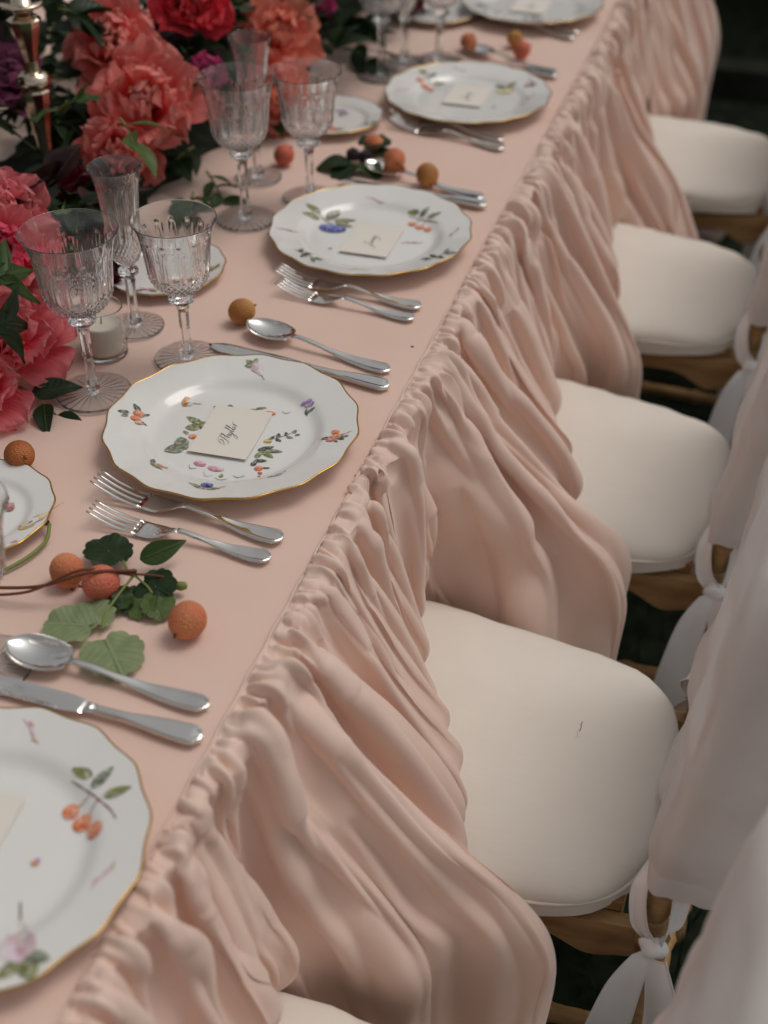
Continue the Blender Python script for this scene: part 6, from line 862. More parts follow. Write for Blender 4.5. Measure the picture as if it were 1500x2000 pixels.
        obj('tie_tail', *ribbon(A, [(.010, -.004, .004), (.017, -.008, .002), (.020, -.006, 0), (.022, .006, 0), (.023, .004, 0)], 44, 9, fold=.0032, fseed=seed + 9 + s), M_ribbon, knot_part)
    return c
CHAIRS = [(.166, .420, 1.0, 'nearest'), (.154, .962, -2.0, 'second'), (.158, 1.505, -3.0, 'third'), (.150, 2.060, -2.0, 'fourth'), (.150, 2.600, 1.0, 'fifth')]
ORD = ['chair nearest the camera, cut by the bottom edge', 'second chair from the bottom, seat fully in view', 'third chair from the bottom', 'fourth chair from the bottom', 'farthest chair at the top right']
proto = make_chair(); Mtx = []
for i, (x, y, a, o_) in enumerate(CHAIRS):
    c = proto if i == 0 else copy_tree(proto)
    c.location = (x, y, 0); c.rotation_euler = (0, 0, R(a))
    tag(c, 'honey wood bamboo-style ' + ORD[i], 'chair', 'wooden chairs along the table')
    cu = make_cushion(i * 7 + 1); cu.location = (x, y, .4475); cu.rotation_euler = (0, 0, R(a))
    tag(cu, 'ivory cotton cushion on the ' + ORD[i], 'cushion', 'ivory seat cushions')
    cv = make_cover(i * 5 + 2); cv.location = (x, y, 0); cv.rotation_euler = (0, 0, R(a))
    tag(cv, 'lilac-white back cover with ties on the ' + ORD[i], 'chair cover', 'chair back covers')
th = obj('loose_thread', *tube([(.2600, .979, .5012), (.2608, .984, .5016), (.2598, .989, .5014), (.2606, .993, .5012)], .0005, 5), M_redstem)
tag(th, 'tiny dark thread lying on the ivory seat of the second chair', 'thread')

# ------------------------------------------------------------------ plates
def scallop(t, n=16):
    return 1 - .016 * abs(math.sin(n * t / 2)) ** 1.6 * (1 if n else 0) + .004 * math.cos(n * t)
def plate_z(r, Rr):
    """upper surface height of a plate of radius Rr at radius r"""
    q = r / Rr
    return Rr / .135 * (.0070 + .0068 * float(sstep(.60, .74, q)) + .0105 * max(0, (q - .66) / .34) ** 1.15)
def make_plate_meshes(Rr, nl):
    seg = nl * 8; top = []; ks = []
    rad = [0.0] + [Rr * f for f in (.15, .3, .45, .56, .60, .63, .66, .69, .72, .75, .79, .83, .87, .91, .95, .98, .995)]
    V = []; n = 0
    for k in range(seg):
        t = 2 * math.pi * k / seg; sc = scallop(t, nl); prof = []
        for r in rad:
            q = r / Rr; rr = r * (1 + (sc - 1) * float(sstep(.6, 1, q)))
            z = plate_z(r, Rr)
            if q > .76: z += .00022 * math.sin(nl * 3 * t + 9 * q) * math.sin((q - .76) / .24 * math.pi) - .0004 * float(sstep(.85, 1, q)) * abs(math.sin(nl * t / 2))
            prof.append((rr, z))
        e = prof[-1]
        prof += [(e[0] + .0004, e[1] - .0012), (e[0] - .002, e[1] - .0030), (Rr * .86, plate_z(Rr * .86, Rr) - .0042), (Rr * .70, .0058), (Rr * .62, .0035), (Rr * .60, .0002), (Rr * .57, .0002), (Rr * .56, .0030), (0.0, .0032)]
        n = len(prof)
        V += [(r * math.cos(t), r * math.sin(t), z) for r, z in prof]
    body = mesh('plate_body', V, grid_faces(seg, n, wrap_u=True)); body.materials.append(M_porc)
    # gold line on the edge
    G = []; m = 6
    for k in range(seg):
        t = 2 * math.pi * k / seg; sc = scallop(t, nl); z = plate_z(Rr * .995, Rr) - .0004 * abs(math.sin(nl * t / 2)); r0 = Rr * .995 * sc
        for j in range(m):
            a = 2 * math.pi * j / m
            G.append(((r0 + .0001 + .0011 * math.cos(a)) * math.cos(t), (r0 + .0001 + .0011 * math.cos(a)) * math.sin(t), z - .0009 + .0013 * math.sin(a)))
    F = []
    for k in range(seg):
        k2 = (k + 1) % seg
        for j in range(m): F.append((k * m + j, k2 * m + j, k2 * m + (j + 1) % m, k * m + (j + 1) % m))
    rim = mesh('gold_rim', G, F); rim.materials.append(M_gold)
    return body, rim
PL = {'dinner': make_plate_meshes(.135, 16), 'bread': make_plate_meshes(.080, 14)}
RAD = {'dinner': .135, 'bread': .080}
def plate(kind, x, y, rot, label, group):
    e = empty('dinner_plate' if kind == 'dinner' else 'bread_plate', (x, y, TZ + .0012))
    b = obj('body', PL[kind][0], None, None, e); r_ = obj('gold_rim', PL[kind][1], None, None, b)
    b.rotation_euler = (0, 0, R(rot))
    tag(e, label, 'plate', group)
    return e
# palette for the painted fruit and flowers
GR, GG, DG = (.20, .22, .06), (.17, .19, .12), (.06, .075, .045)
OR, RD, PK, LP, BL, YE, BR, PU, WH = (.75, .17, .035), (.62, .10, .05), (.68, .22, .36), (.74, .46, .55), (.012, .035, .33), (.66, .42, .09), (.24, .10, .04), (.34, .18, .46), (.8, .78, .75)
def ell(cx, cy, rx, ry, rot, c): return ('e', cx, cy, rx, ry, rot, c)
def leaf(cx, cy, l, w, rot, c): return ('l', cx, cy, l, w, rot, c)
def line(pts, w, c): return ('s', pts, w, c)
def motif(e, kind, name, cx, cy, rot, items, s=1.0):
    """paint strokes laid on the glaze at plate-local (cx,cy)"""
    Rr = RAD[kind]; V = []; F = []; C = []; cr, sr = math.cos(R(rot)), math.sin(R(rot)); lay = 0
    def put(pts, c, c2=None):
        nonlocal lay
        b = len(V); lay += 1
        for (x, y) in pts:
            X = cx + s * (x * cr - y * sr); Y = cy + s * (x * sr + y * cr)
            V.append((X, Y, plate_z(math.hypot(X, Y), Rr) + .00062 + .00004 * lay))
        return b
    for it in items:
        if it[0] in 'el':
            _, x, y, a, w, ro, c = it; n = 18; P = [(x, y)]; q, p = math.cos(R(ro)), math.sin(R(ro))
            for k in range(n):
                t = 2 * math.pi * k / n
                if it[0] == 'e': u, v = a * math.cos(t), w * math.sin(t)
                else: u = a * math.cos(t); v = w * math.sin(t) * (1 - .35 * math.cos(t)) * abs(math.sin(t)) ** .3
                P.append((x + u * q - v * p, y + u * p + v * q))
            b = put(P, c)
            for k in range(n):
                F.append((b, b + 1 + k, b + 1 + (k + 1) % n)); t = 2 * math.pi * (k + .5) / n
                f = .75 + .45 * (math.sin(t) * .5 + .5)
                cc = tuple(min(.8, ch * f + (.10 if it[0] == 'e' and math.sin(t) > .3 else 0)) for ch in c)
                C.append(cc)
        else:
            _, pts, w, c = it; Q = spline(pts, 14); T = np.gradient(Q, axis=0); P = []
            for k in range(14):
                d = T[k] / (np.linalg.norm(T[k]) + 1e-9); ww = w * (.55 + .45 * math.sin(math.pi * k / 13))
                P += [(Q[k][0] - d[1] * ww, Q[k][1] + d[0] * ww), (Q[k][0] + d[1] * ww, Q[k][1] - d[0] * ww)]
            b = put(P, c)
            for k in range(13): F.append((b + 2 * k, b + 2 * k + 1, b + 2 * k + 3, b + 2 * k + 2)); C.append(c)
    me = mesh(name, V, F, False); ca = me.color_attributes.new('Col', 'FLOAT_COLOR', 'CORNER'); i = 0
    for p, c in zip(me.polygons, C):
        for _ in p.vertices: ca.data[i].color = (*c, 1); i += 1
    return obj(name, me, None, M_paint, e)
cm = .01
def mm(*a): return [v * .001 for v in a]
CHERRY = [line([(-.016, .012), (0, .004), (.016, -.006), (.022, -.012)], .0006, BR), line([(0, .004), (-.006, -.004)], .0004, BR), line([(.006, .001), (.003, -.010)], .0004, BR),
          ell(-.009, -.007, .0050, .0058, 10, OR), ell(.001, -.014, .0055, .0062, -10, OR), ell(.011, -.019, .0048, .0058, 15, OR),
          leaf(-.011, .017, .0075, .0034, 165, GR), leaf(.003, .015, .0085, .0036, 60, GG), leaf(.016, .006, .0085, .0034, 25, GR)]
PLUM = [line([(-.020, .014), (-.006, .006), (.004, 0)], .0006, BR), leaf(-.026, .017, .010, .0042, 160, GR), leaf(-.024, .004, .0095, .0042, 195, GR), leaf(-.004, .021, .012, .0056, 70, GG), leaf(.012, .014, .012, .005, 20, GR), leaf(.014, .004, .011, .0044, -15, GR),
        ell(.004, -.009, .0145, .0095, -8, BL), ell(.013, -.008, .0075, .0075, 0, BL), ell(-.001, -.005, .006, .002, 10, (.20, .27, .50))]
def streak(c1, c2): return [line([(-.013, -.004), (-.004, 0), (.005, .001), (.014, .005)], .0009, c1), ell(-.006, .0015, .0035, .0016, 25, c2), ell(.003, .002, .004, .0017, 15, c1), ell(.009, .002, .003, .0014, 40, c2)]
PEACH = [leaf(-.002, .013, .0075, .0032, 130, DG), leaf(-.013, .001, .006, .003, 190, DG), leaf(-.010, -.004, .004, .0025, 215, GG), ell(.003, .004, .0068, .0048, -15, OR), ell(.002, -.005, .0060, .0042, -10, OR), ell(.007, -.011, .0045, .0030, 10, (.75, .36, .2)), leaf(.011, .006, .0035, .0014, 45, DG), leaf(.012, -.009, .0035, .0012, -15, GG)]
BERRIES = [line([(-.013, -.010), (-.004, -.002), (.007, .004), (.014, .011)], .0006, RD), ell(-.003, .006, .0052, .0038, -20, OR), ell(.002, -.001, .0060, .0042, 10, OR), ell(-.001, -.008, .0055, .0034, 10, RD), leaf(.009, -.004, .0045, .0019, -10, DG), leaf(.011, .001, .0045, .0017, 15, GG), leaf(-.009, -.006, .0042, .0019, 200, DG), leaf(.006, -.009, .0035, .0016, -40, GG)]
ROSEBUD = [leaf(-.007, .002, .006, .0026, 120, DG), leaf(.003, -.006, .0085, .0022, -10, GR), ell(.004, .001, .0058, .0036, -10, (.72, .22, .08)), ell(.008, .003, .002, .0012, 0, DG), line([(-.004, -.003), (.0, -.002)], .0005, BR)]
BLUEB = [leaf(-.010, -.003, .0075, .0024, 155, GR), leaf(.009, -.003, .0075, .0024, 25, GR), ell(0, .002, .0066, .0052, 0, BL), ell(-.002, .004, .002, .0010, 20, (.12, .2, .5)), ell(.0, -.006, .0022, .0016, 0, (.45, .2, .12)), line([(-.014, -.001), (-.019, .0)], .0004, DG), line([(.014, .001), (.019, .005)], .0004, DG)]
MUSH = [ell(-.003, 0, .0048, .0080, -12, (.55, .24, .05)), ell(.002, .0, .0040, .0074, -12, (.80, .78, .74)), ell(.009, -.002, .006, .0016, -10, (.66, .62, .56))]
RADISH = [leaf(-.010, .006, .0055, .0036, 150, GR), leaf(-.004, .010, .0045, .003, 85, GR), leaf(-.009, .001, .005, .0032, 200, GG), ell(.002, .0, .0078, .0066, -25, (.72, .50, .55)), ell(.007, -.005, .0055, .0036, -40, (.77, .72, .68)), ell(-.001, .003, .0045, .003, -20, LP), line([(.010, -.009), (.016, -.015)], .0004, GG)]
VIOLET = [ell(-.006, .004, .0034, .0028, 30, PU), ell(.0, .006, .0036, .003, 0, PU), ell(.004, .002, .0034, .0028, 60, PU), ell(-.001, .001, .0028, .0024, 0, (.5, .32, .6)), leaf(.006, -.006, .0055, .0018, 30, GG), leaf(.002, -.009, .005, .0016, -60, DG), line([(0, -.002), (.003, -.012)], .0005, DG)]
MOUSE = [ell(0, 0, .007, .0032, 15, (.52, .48, .42)), ell(-.007, -.002, .003, .0016, 10, DG), line([(.005, .002), (.009, .007), (.007, .011)], .0005, GG), ell(.003, .003, .003, .002, 30, (.6, .56, .5))]
BUTTER = [ell(-.004, .006, .0045, .0062, 20, (.45, .13, .10)), ell(.004, -.006, .0045, .006, 10, (.42, .14, .14)), ell(0, 0, .0012, .006, 60, DG), ell(-.006, .002, .003, .002, 0, (.55, .3, .35)), ell(.004, -.001, .003, .002, 0, (.55, .3, .35))]
PEAR = [ell(-.004, -.008, .0085, .0078, 30, (.58, .40, .16)), ell(.004, .003, .0062, .0105, -38, (.62, .47, .24)), ell(-.001, -.004, .0052, .0095, -34, (.76, .70, .60)), ell(-.001, -.004, .0014, .0028, -30, DG), line([(.011, .012), (.016, .021), (.021, .028)], .0006, (.4, .15, .06)), line([(-.012, -.007), (-.008, -.016), (.001, -.015), (.007, -.006)], .0008, YE)]
FLOWER = [ell(-.005, .003, .004, .0034, 0, PK), ell(.001, .006, .004, .0034, 0, PK), ell(.003, 0, .004, .0034, 0, LP), ell(-.001, -.002, .0036, .003, 0, (.5, .12, .25)), leaf(.009, -.003, .006, .003, -25, GR), leaf(-.004, -.010, .005, .0026, 240, GG), leaf(.006, .008, .004, .0018, 40, YE)]
SPRIGG = [line([(-.010, -.008), (0, 0), (.011, .009)], .0004, DG), leaf(-.004, .002, .0045, .0022, 120, DG), leaf(.002, -.003, .0045, .0022, -40, DG), leaf(.006, .009, .0045, .002, 80, GG), leaf(.010, .003, .0045, .002, 0, GG), leaf(-.009, -.003, .004, .002, 160, DG)]
LEMON = [ell(0, 0, .012, .0095, 10, (.66, .56, .28)), ell(.007, .006, .006, .005, 20, YE), leaf(-.008, .014, .010, .004, 150, DG), leaf(.006, .015, .009, .0036, 30, GG)]
p1 = plate('dinner', -.148, 1.046, 8, 'gold-rimmed dinner plate with painted bouquet under the lettered card, left of centre', 'dinner plates')
for a in (('painted_radish', -.0177, .112, 0, RADISH), ('painted_mushroom', -.0692, .0418, 20, MUSH), ('painted_violet', .0591, .0682, 0, VIOLET), ('painted_peaches', -.1064, -.0124, 10, PEACH), ('painted_berries', .110, .0143, -10, BERRIES), ('painted_rosebud', -.0487, -.0808, -10, ROSEBUD), ('painted_blueberry', .0154, -.1045, 0, BLUEB), ('painted_mouse', .0741, -.0635, 20, MOUSE)): motif(p1, 'dinner', *a)
motif(p1, 'dinner', 'painted_leaves', 0, 0, 0, [leaf(-.050, .012, .011, .004, 160, GR), leaf(-.040, .006, .010, .006, 40, GR), leaf(-.046, -.001, .008, .006, 200, GR), line([(-.055, .010), (-.040, .002), (-.030, -.006)], .0005, DG)])
motif(p1, 'dinner', 'painted_berry_spray', 0, 0, 0, [ell(-.0385, -.017, .0050, .0042, 0, OR), leaf(-.049, -.012, .0045, .002, 150, GG), leaf(-.046, -.030, .010, .0078, 120, GG), leaf(-.048, -.043, .011, .0082, 215, GG), leaf(-.040, -.036, .006, .005, -40, GG)])
motif(p1, 'dinner', 'painted_sprig', 0, 0, 0, [leaf(-.022, .046, .006, .003, -60, GG), leaf(-.034, .044, .007, .002, 20, GR), leaf(.004, .049, .005, .0022, 20, GR), leaf(.011, .055, .006, .002, 25, GG), ell(.024, .049, .006, .003, -10, OR)])
motif(p1, 'dinner', 'painted_pink_flowers', 0, 0, 0, [ell(-.012, -.0595, .007, .004, -5, PK), ell(.006, -.063, .008, .004, -5, PK), ell(.012, -.062, .004, .003, 0, LP)])
motif(p1, 'dinner', 'painted_leaves', 0, 0, 0, [leaf(.043, -.014, .009, .0036, 40, DG), leaf(.053, -.016, .009, .0032, 10, GG), leaf(.049, -.024, .008, .0032, -25, GR), leaf(.040, -.026, .007, .003, 80, GR), leaf(.046, -.036, .007, .0026, 15, DG), leaf(.041, -.042, .005, .003, 80, DG)])
motif(p1, 'dinner', 'painted_red_flowers', 0, 0, 0, [ell(.0485, -.049, .0045, .0042, 0, OR), ell(.053, -.056, .0026, .0022, 0, RD), ell(.054, -.061, .0018, .0016, 0, OR), leaf(.056, -.046, .004, .0014, 15, DG)])
motif(p1, 'dinner', 'painted_sprig', 0, 0, 0, [ell(.040, -.001, .0046, .0036, 20, YE), leaf(.042, .006, .005, .0018, 70, DG), line([(.038, .001), (.050, .010), (.060, .022)], .0004, DG), leaf(.047, .012, .004, .0024, 110, DG), leaf(.050, .004, .004, .002, -20, DG), leaf(.054, .017, .0035, .002, 120, DG), leaf(.060, .012, .004, .0016, 0, GG), leaf(.061, .024, .003, .0022, 80, GG), leaf(.066, .019, .003, .0014, 20, GG)])
motif(p1, 'dinner', 'painted_tendrils', 0, 0, 0, [line([(-.022, -.064), (-.018, -.070), (-.012, -.067)], .0004, GG), line([(-.003, -.070), (.002, -.077), (.009, -.074)], .0004, LP), leaf(.017, -.072, .003, .0022, 100, GR), line([(.012, -.077), (.019, -.079), (.025, -.075)], .0004, DG), line([(.028, -.068), (.034, -.070), (.040, -.065)], .0004, DG), line([(.034, .056), (.040, .053), (.044, .058)], .0004, GG)])
p2 = plate('dinner', -.148, 1.523, 3, 'white dinner plate painted with a large blue plum and orange cherries', 'dinner plates')
for a in (('painted_plum', -.064, .022, 0, PLUM, 1.25), ('painted_cherries', .050, .066, 8, CHERRY, 1.15), ('painted_streak', -.1064, -.0331, 5, streak((.5, .25, .18), LP)), ('painted_streak', -.0246, .0958, -25, streak(LP, (.55, .4, .5))), ('painted_streak', .108, .026, 65, streak((.6, .4, .2), PU)), ('painted_streak', .056, .003, 5, streak((.5, .3, .3), LP)), ('painted_sprig', -.057, -.0893, -60, SPRIGG, 1.7), ('painted_sprig', .105, -.046, 10, SPRIGG, 1.7), ('painted_dot', -.0415, -.0438, 0, [ell(0, 0, .003, .0022, 0, (.5, .22, .15))]), ('painted_streak', .020, -.108, 0, streak((.6, .5, .4), (.6, .45, .4)))): motif(p2, 'dinner', *a)
p3 = plate('dinner', -.148, 2.036, 14, 'white dinner plate painted with orange cherries and a yellow fruit, second plate from the top', 'dinner plates')
for a in (('painted_cherries', -.082, .050, 0, CHERRY, 1.2), ('painted_lemon', .048, .056, 0, LEMON, 1.2), ('painted_radish', .085, .078, 150, RADISH, 1.2), ('painted_streak', -.1062, -.0156, 40, streak(LP, PK)), ('painted_streak', -.0425, .1023, -20, streak(LP, PU)), ('painted_streak', .100, .0235, 60, streak(LP, PU)), ('painted_streak', .0182, -.085, 0, streak(LP, GG)), ('painted_dot', .0477, -.014, 0, [ell(0, 0, .004, .003, 0, (.5, .3, .4))])): motif(p3, 'dinner', *a)
p0 = plate('dinner', -.126, .486, 5, 'white dinner plate with three orange cherries, cut off at the lower left corner', 'dinner plates')
for a in (('painted_cherries', .064, .068, 5, CHERRY, 1.3), ('painted_streak', -.010, .113, -55, streak(LP, (.6, .36, .25))), ('painted_streak', .108, .006, 60, streak(LP, (.6, .4, .25))), ('painted_dot', .050, .008, 0, [ell(0, 0, .0035, .003, 0, (.6, .25, .12)), ell(.001, .003, .002, .0016, 0, PU)]), ('painted_radish', .080, -.062, 165, RADISH, 2.0), ('painted_violet', -.003, .050, 0, VIOLET, .6)): motif(p0, 'dinner', *a)
p4 = plate('dinner', -.148, 2.525, 0, 'white dinner plate cut off by the top edge of the photo', 'dinner plates')
for a in (('painted_streak', -.06, -.085, 0, streak(LP, PU)), ('painted_sprig', .055, -.085, 20, SPRIGG, 1.5), ('painted_sprig', -.085, -.03, 20, SPRIGG, 1.5)): motif(p4, 'dinner', *a)
b0 = plate('bread', -.340, .846, 0, 'small bread plate painted with a pear and a butterfly at the left edge', 'bread plates')
for a in (('painted_butterfly', .022, .026, 15, BUTTER, 1.15), ('painted_pear', .0655, .003, 0, PEAR, .95), ('painted_dot', .0655, -.034, 0, [ell(0, 0, .003, .0018, 30, LP), ell(.002, .001, .0018, .0014, 0, PK)])): motif(b0, 'bread', *a)
b1 = plate('bread', -.375, 1.362, 0, 'small bread plate with a painted pink flower behind the crystal goblets', 'bread plates')
for a in (('painted_flower', .004, -.058, 0, FLOWER, 1.2), ('painted_sprig', .062, .012, 0, [leaf(0, 0, .006, .004, 30, GR), leaf(.004, .006, .005, .003, 80, GR), leaf(-.004, .004, .004, .003, 140, YE)], 1.2), ('painted_sprig', -.03, .03, 0, SPRIGG)): motif(b1, 'bread', *a)
b2 = plate('bread', -.333, 1.902, 0, 'small bread plate with violet and orange motifs beside the far coral peony', 'bread plates')
for a in (('painted_violet', .004, .032, 0, VIOLET, 1.3), ('painted_berries', .012, -.036, 0, BERRIES, 1.2), ('painted_berries', -.02, -.040, 40, BERRIES), ('painted_sprig', .062, -.014, -20, SPRIGG)): motif(b2, 'bread', *a)
b3 = plate('bread', -.315, 2.447, 0, 'small bread plate farthest away near the burgundy peony', 'bread plates')
for a in (('painted_violet', .02, -.03, 0, VIOLET), ('painted_streak', .05, 0, 40, streak(LP, GG))): motif(b3, 'bread', *a)

# ------------------------------------------------------------------ place cards with pen lettering
def stroke_mesh(strokes, w0):
    """pen strokes: list of (points, thick flags) in card coordinates -> flat ribbons"""
    V = []; F = []
    for pts in strokes:
        n = max(10, len(pts) * 7); Q = spline(pts, n); T = np.gradient(Q, axis=0); b = len(V)
        for k in range(n):
            d = T[k] / (np.linalg.norm(T[k]) + 1e-12)
            w = w0 * (.42 + .9 * max(0, -d[1]) ** 1.5)          # down strokes are thicker
            V += [(Q[k][0] - d[1] * w, Q[k][1] + d[0] * w, 0), (Q[k][0] + d[1] * w, Q[k][1] - d[0] * w, 0)]
        F += [(b + 2 * k, b + 2 * k + 1, b + 2 * k + 3, b + 2 * k + 2) for k in range(n - 1)]
    return V, F
def sl(P, ox, k=.45): return [(ox + x + k * y, y) for x, y in P]      # pen slant
def word(kind):
    if kind == 'P':
        S = [sl([(3.2, 9.4), (2.4, 5), (1.4, .6), (.2, -1.4), (-1.6, -1.2), (-2.2, .2)], 0),
             sl([(-3.6, 1.0), (-5.6, 2.6), (-5.4, 6.4), (-2.2, 9.2), (2.0, 10.0), (5.6, 9.0), (6.6, 6.8), (5.0, 4.8), (2.4, 4.4)], 0),
             sl([(-3.4, 3.6), (-4.2, 5.6), (-2.8, 7.6), (-.8, 7.0), (-1.0, 4.4), (-3.0, 2.4), (-5.0, 2.0)], 0)]
        S += [sl([(5.0, 3.0), (6.6, 7.2), (6.8, 9.6), (6.2, 9.8), (5.8, 7.0), (5.6, .1)], .6), sl([(5.7, 1.4), (7.4, 4.0), (8.4, 3.6), (8.3, .6), (9.2, .1), (10.2, 1.6)], .6)]      # h
        S += [sl([(10.2, 4.0), (10.1, 1.0), (11.2, .2), (12.4, 2.2)], .6), sl([(12.6, 4.0), (12.3, -1.0), (11.2, -5.4), (9.4, -6.4), (8.8, -5.0), (10.6, -1.8), (14.2, 1.8)], .6)]   # y
        S += [sl([(14.0, 1.6), (16.2, 7.0), (16.3, 9.6), (15.6, 9.6), (15.2, 5.0), (15.2, .8), (16.0, .1), (17.2, 1.6)], .4)]   # l
        S += [sl([(17.2, 1.6), (19.2, 7.0), (19.3, 9.6), (18.6, 9.6), (18.2, 5.0), (18.2, .8), (19.0, .1), (20.2, 1.8)], .4)]   # l
        S += [sl([(20.6, 4.0), (20.5, 1.0), (21.4, .2), (22.6, 2.0)], .4), sl([(21.2, 6.2), (21.3, 5.8)], .4)]                    # i
        S += [sl([(22.6, 2.0), (24.2, 4.6), (24.4, 2.6), (24.2, .6), (23.0, .1)], .4), sl([(24.4, 4.4), (26.6, 6.2)], .4), sl([(28.0, 5.6), (28.1, 5.2)], .4)]   # s .
    else:
        S = [sl([(4, 9.4), (3.4, 4), (2.4, -2), (.2, -5.4), (-2.2, -4.6), (-1.4, -2.4), (4.6, .8)], 0), sl([(-1, 7.6), (1, 9.6), (5, 9.6), (8, 10.2)], 0)]
        x = 5.0
        for k in range(5): S.append(sl([(x, .6), (x + 1.4, 3.8), (x + 1.6, 1.2), (x + 2.4, .1), (x + 3.4, 1.6)], 0)); x += 3.2
        S.append(sl([(x, 1.0), (x + 1.6, 4), (x + 1.4, -3), (x - .4, -5.6), (x - 1.6, -4.4), (x + 3.4, 2)], 0))
    return S
def place_card(x, y, rot, z, kind, label, scale=.00124, ox=-.018, oy=-.003):
    e = empty('place_card', (x, y, z), (R(0), R(0), R(rot))); tag(e, label, 'card', 'place cards on the plates')
    V = []; F = []; nx_, ny_ = 8, 11                     # card: long side along local x (reading direction)
    for zz in (.0005, 0):
        for i in range(ny_):
            for j in range(nx_):
                V.append(((i / (ny_ - 1) - .5) * .0885, (j / (nx_ - 1) - .5) * .0645, zz + .0016 * ((i / (ny_ - 1) - .5) * 2) ** 2))
    k = nx_ * ny_; F = grid_faces(ny_, nx_)[:]; F = [f[::1] for f in F] + [tuple(q + k for q in f[::-1]) for f in grid_faces(ny_, nx_)]
    edge = [i * nx_ for i in range(ny_)] + [(ny_ - 1) * nx_ + j for j in range(1, nx_)] + [i * nx_ + nx_ - 1 for i in range(ny_ - 2, -1, -1)] + list(range(nx_ - 2, 0, -1))
    F += [(edge[i], edge[(i + 1) % len(edge)], edge[(i + 1) % len(edge)] + k, edge[i] + k) for i in range(len(edge))]
    obj('card', V, F, M_card, e, smooth=False)
    if kind:
        S = [[(px * scale + ox, py * scale + oy) for px, py in s] for s in word(kind)]
        V, F = stroke_mesh(S, .00031)
        V = [(a, b, .00075 + .0016 * (a / .0885 * 2) ** 2) for a, b, _ in V]
        obj('lettering', V, F, M_ink, e, smooth=False)
    return e
cz = TZ + .0012 + .0085
place_card(-.1505, 1.046, 93, cz, 'P', 'cream place card with black script on the plate with a painted bouquet')
place_card(-.143, 1.515, 91, cz, 'J', 'cream place card on the plate with the blue plum')
place_card(-.152, 2.052, 90, cz, 'J', 'cream place card on the plate with the yellow fruit')
place_card(-.140, .497, 94, cz, 'J', 'cream place card cut off at the left edge on the nearest plate')
place_card(-.152, 2.535, 90, cz, 'J', 'cream place card on the plate cut off by the top edge')

# ------------------------------------------------------------------ silver cutlery (tip at x=0, handle along +x)
def loft(secs, m=13):
    """secs: (x, half width, z centre, half thickness, rim height)"""
    V = []; F = []; n = len(secs); k = 2 * m
    for x, w, z, t, rim in secs:
        for j in range(m):
            u = j / (m - 1) * 2 - 1; e = math.sqrt(max(0, 1 - abs(u) ** 4))
            V.append((x, u * w, z + t * e + rim * (math.exp(-((abs(u) - .80) / .13) ** 2) - .75 * (1 - u * u))))
        for j in range(m):
            u = 1 - j / (m - 1) * 2; e = math.sqrt(max(0, 1 - abs(u) ** 4)); V.append((x, u * w, z - t * e))
    for i in range(n - 1):
        for j in range(k): F.append((i * k + j, (i + 1) * k + j, (i + 1) * k + (j + 1) % k, i * k + (j + 1) % k))
    F.append(tuple(range(k))); F.append(tuple(range((n - 1) * k, n * k))[::-1])
    return V, F
def handle_secs(x0, x1, zneck, wend=.0105):
    out = []; n = 34
    for i in range(n):
        t = i / (n - 1); x = x0 + (x1 - x0) * t
        w = .0032 + (wend - .0032) * float(sstep(.25, .86, t)) if t < .9 else wend * math.sqrt(max(.0025, 1 - ((t - .9) / .1) ** 2))
        w += .0006 * math.exp(-((t - .16) / .03) ** 2) + .0005 * math.exp(-((t - .45) / .02) ** 2)
        z = zneck * (1 - float(sstep(0, .62, t))) + .0032 + .0016 * float(sstep(.75, 1, t))
        out.append((x, w, z, .0019 if t < .95 else .0015, .0013 * float(sstep(.2, .6, t))))
    return out
def make_fork(s):
    e = empty('fork'); Lf = .2 * s
    hd = [(x * s, w * s, z * s, .0010, 0) for x, w, z in ((.052, .0118, .0036), (.060, .0122, .0026), (.070, .0119, .0027), (.078, .0103, .0042), (.086, .0068, .0070), (.093, .0042, .0100), (.100, .0034, .0118))]
    obj('head', *loft(hd), M_silver, e)
    for k in range(4):
        yc = (k - 1.5) * .0066 * s; P = []
        for i in range(12):
            t = i / 11; x = .0535 * t * s
            P.append((x, .0020 * s * (.55 + .45 * min(1, t * 3)), (.0165 * (1 - t) ** 1.7 + .0035 * t) * s, .00095, 0))
        v, f = loft(P, 5); obj('tine', [(a, b + yc * (1 - .04 * (a < .02)), c) for a, b, c in v], f, M_silver, e)
    obj('handle', *loft(handle_secs(.0985 * s, Lf, .0085 * s)), M_silver, e)
    return e
def make_spoon(s):
    e = empty('spoon'); n, m = 22, 17; V = []
    for i in range(n):
        t = i / (n - 1); x = .066 * s * t
        w = .0205 * s * math.sqrt(max(0, 1 - abs(2 * t - 1.06) ** 2.15)) if 0 < t < 1 else .0012
        w = max(w, .0012)
        for j in range(m):
            u = j / (m - 1) * 2 - 1
            dep = .0095 * s * math.sqrt(max(0, 1 - u * u * .96)) * math.sin(math.pi * min(1, max(0, t * .97 + .015))) ** .75
            V.append((x, u * w, .0125 * s - dep + .002 * (1 - t)))
    k = len(V); V += [(x, y, z - .0010) for x, y, z in V]
    F = grid_faces(n, m) + [tuple(q + k for q in f[::-1]) for f in grid_faces(n, m)]
    ed = [i * m for i in range(n)] + [(n - 1) * m + j for j in range(1, m)] + [i * m + m - 1 for i in range(n - 2, -1, -1)] + list(range(m - 2, 0, -1))
    F += [(ed[i], ed[(i + 1) % len(ed)], ed[(i + 1) % len(ed)] + k, ed[i] + k) for i in range(len(ed))]
    obj('bowl', V, F, M_silver, e)
    hs = [(.0650 * s, .0040, .0112 * s, .0016, 0)] + handle_secs(.071 * s, .2 * s, .0085 * s)
    obj('handle', *loft(hs), M_silver, e)
    return e
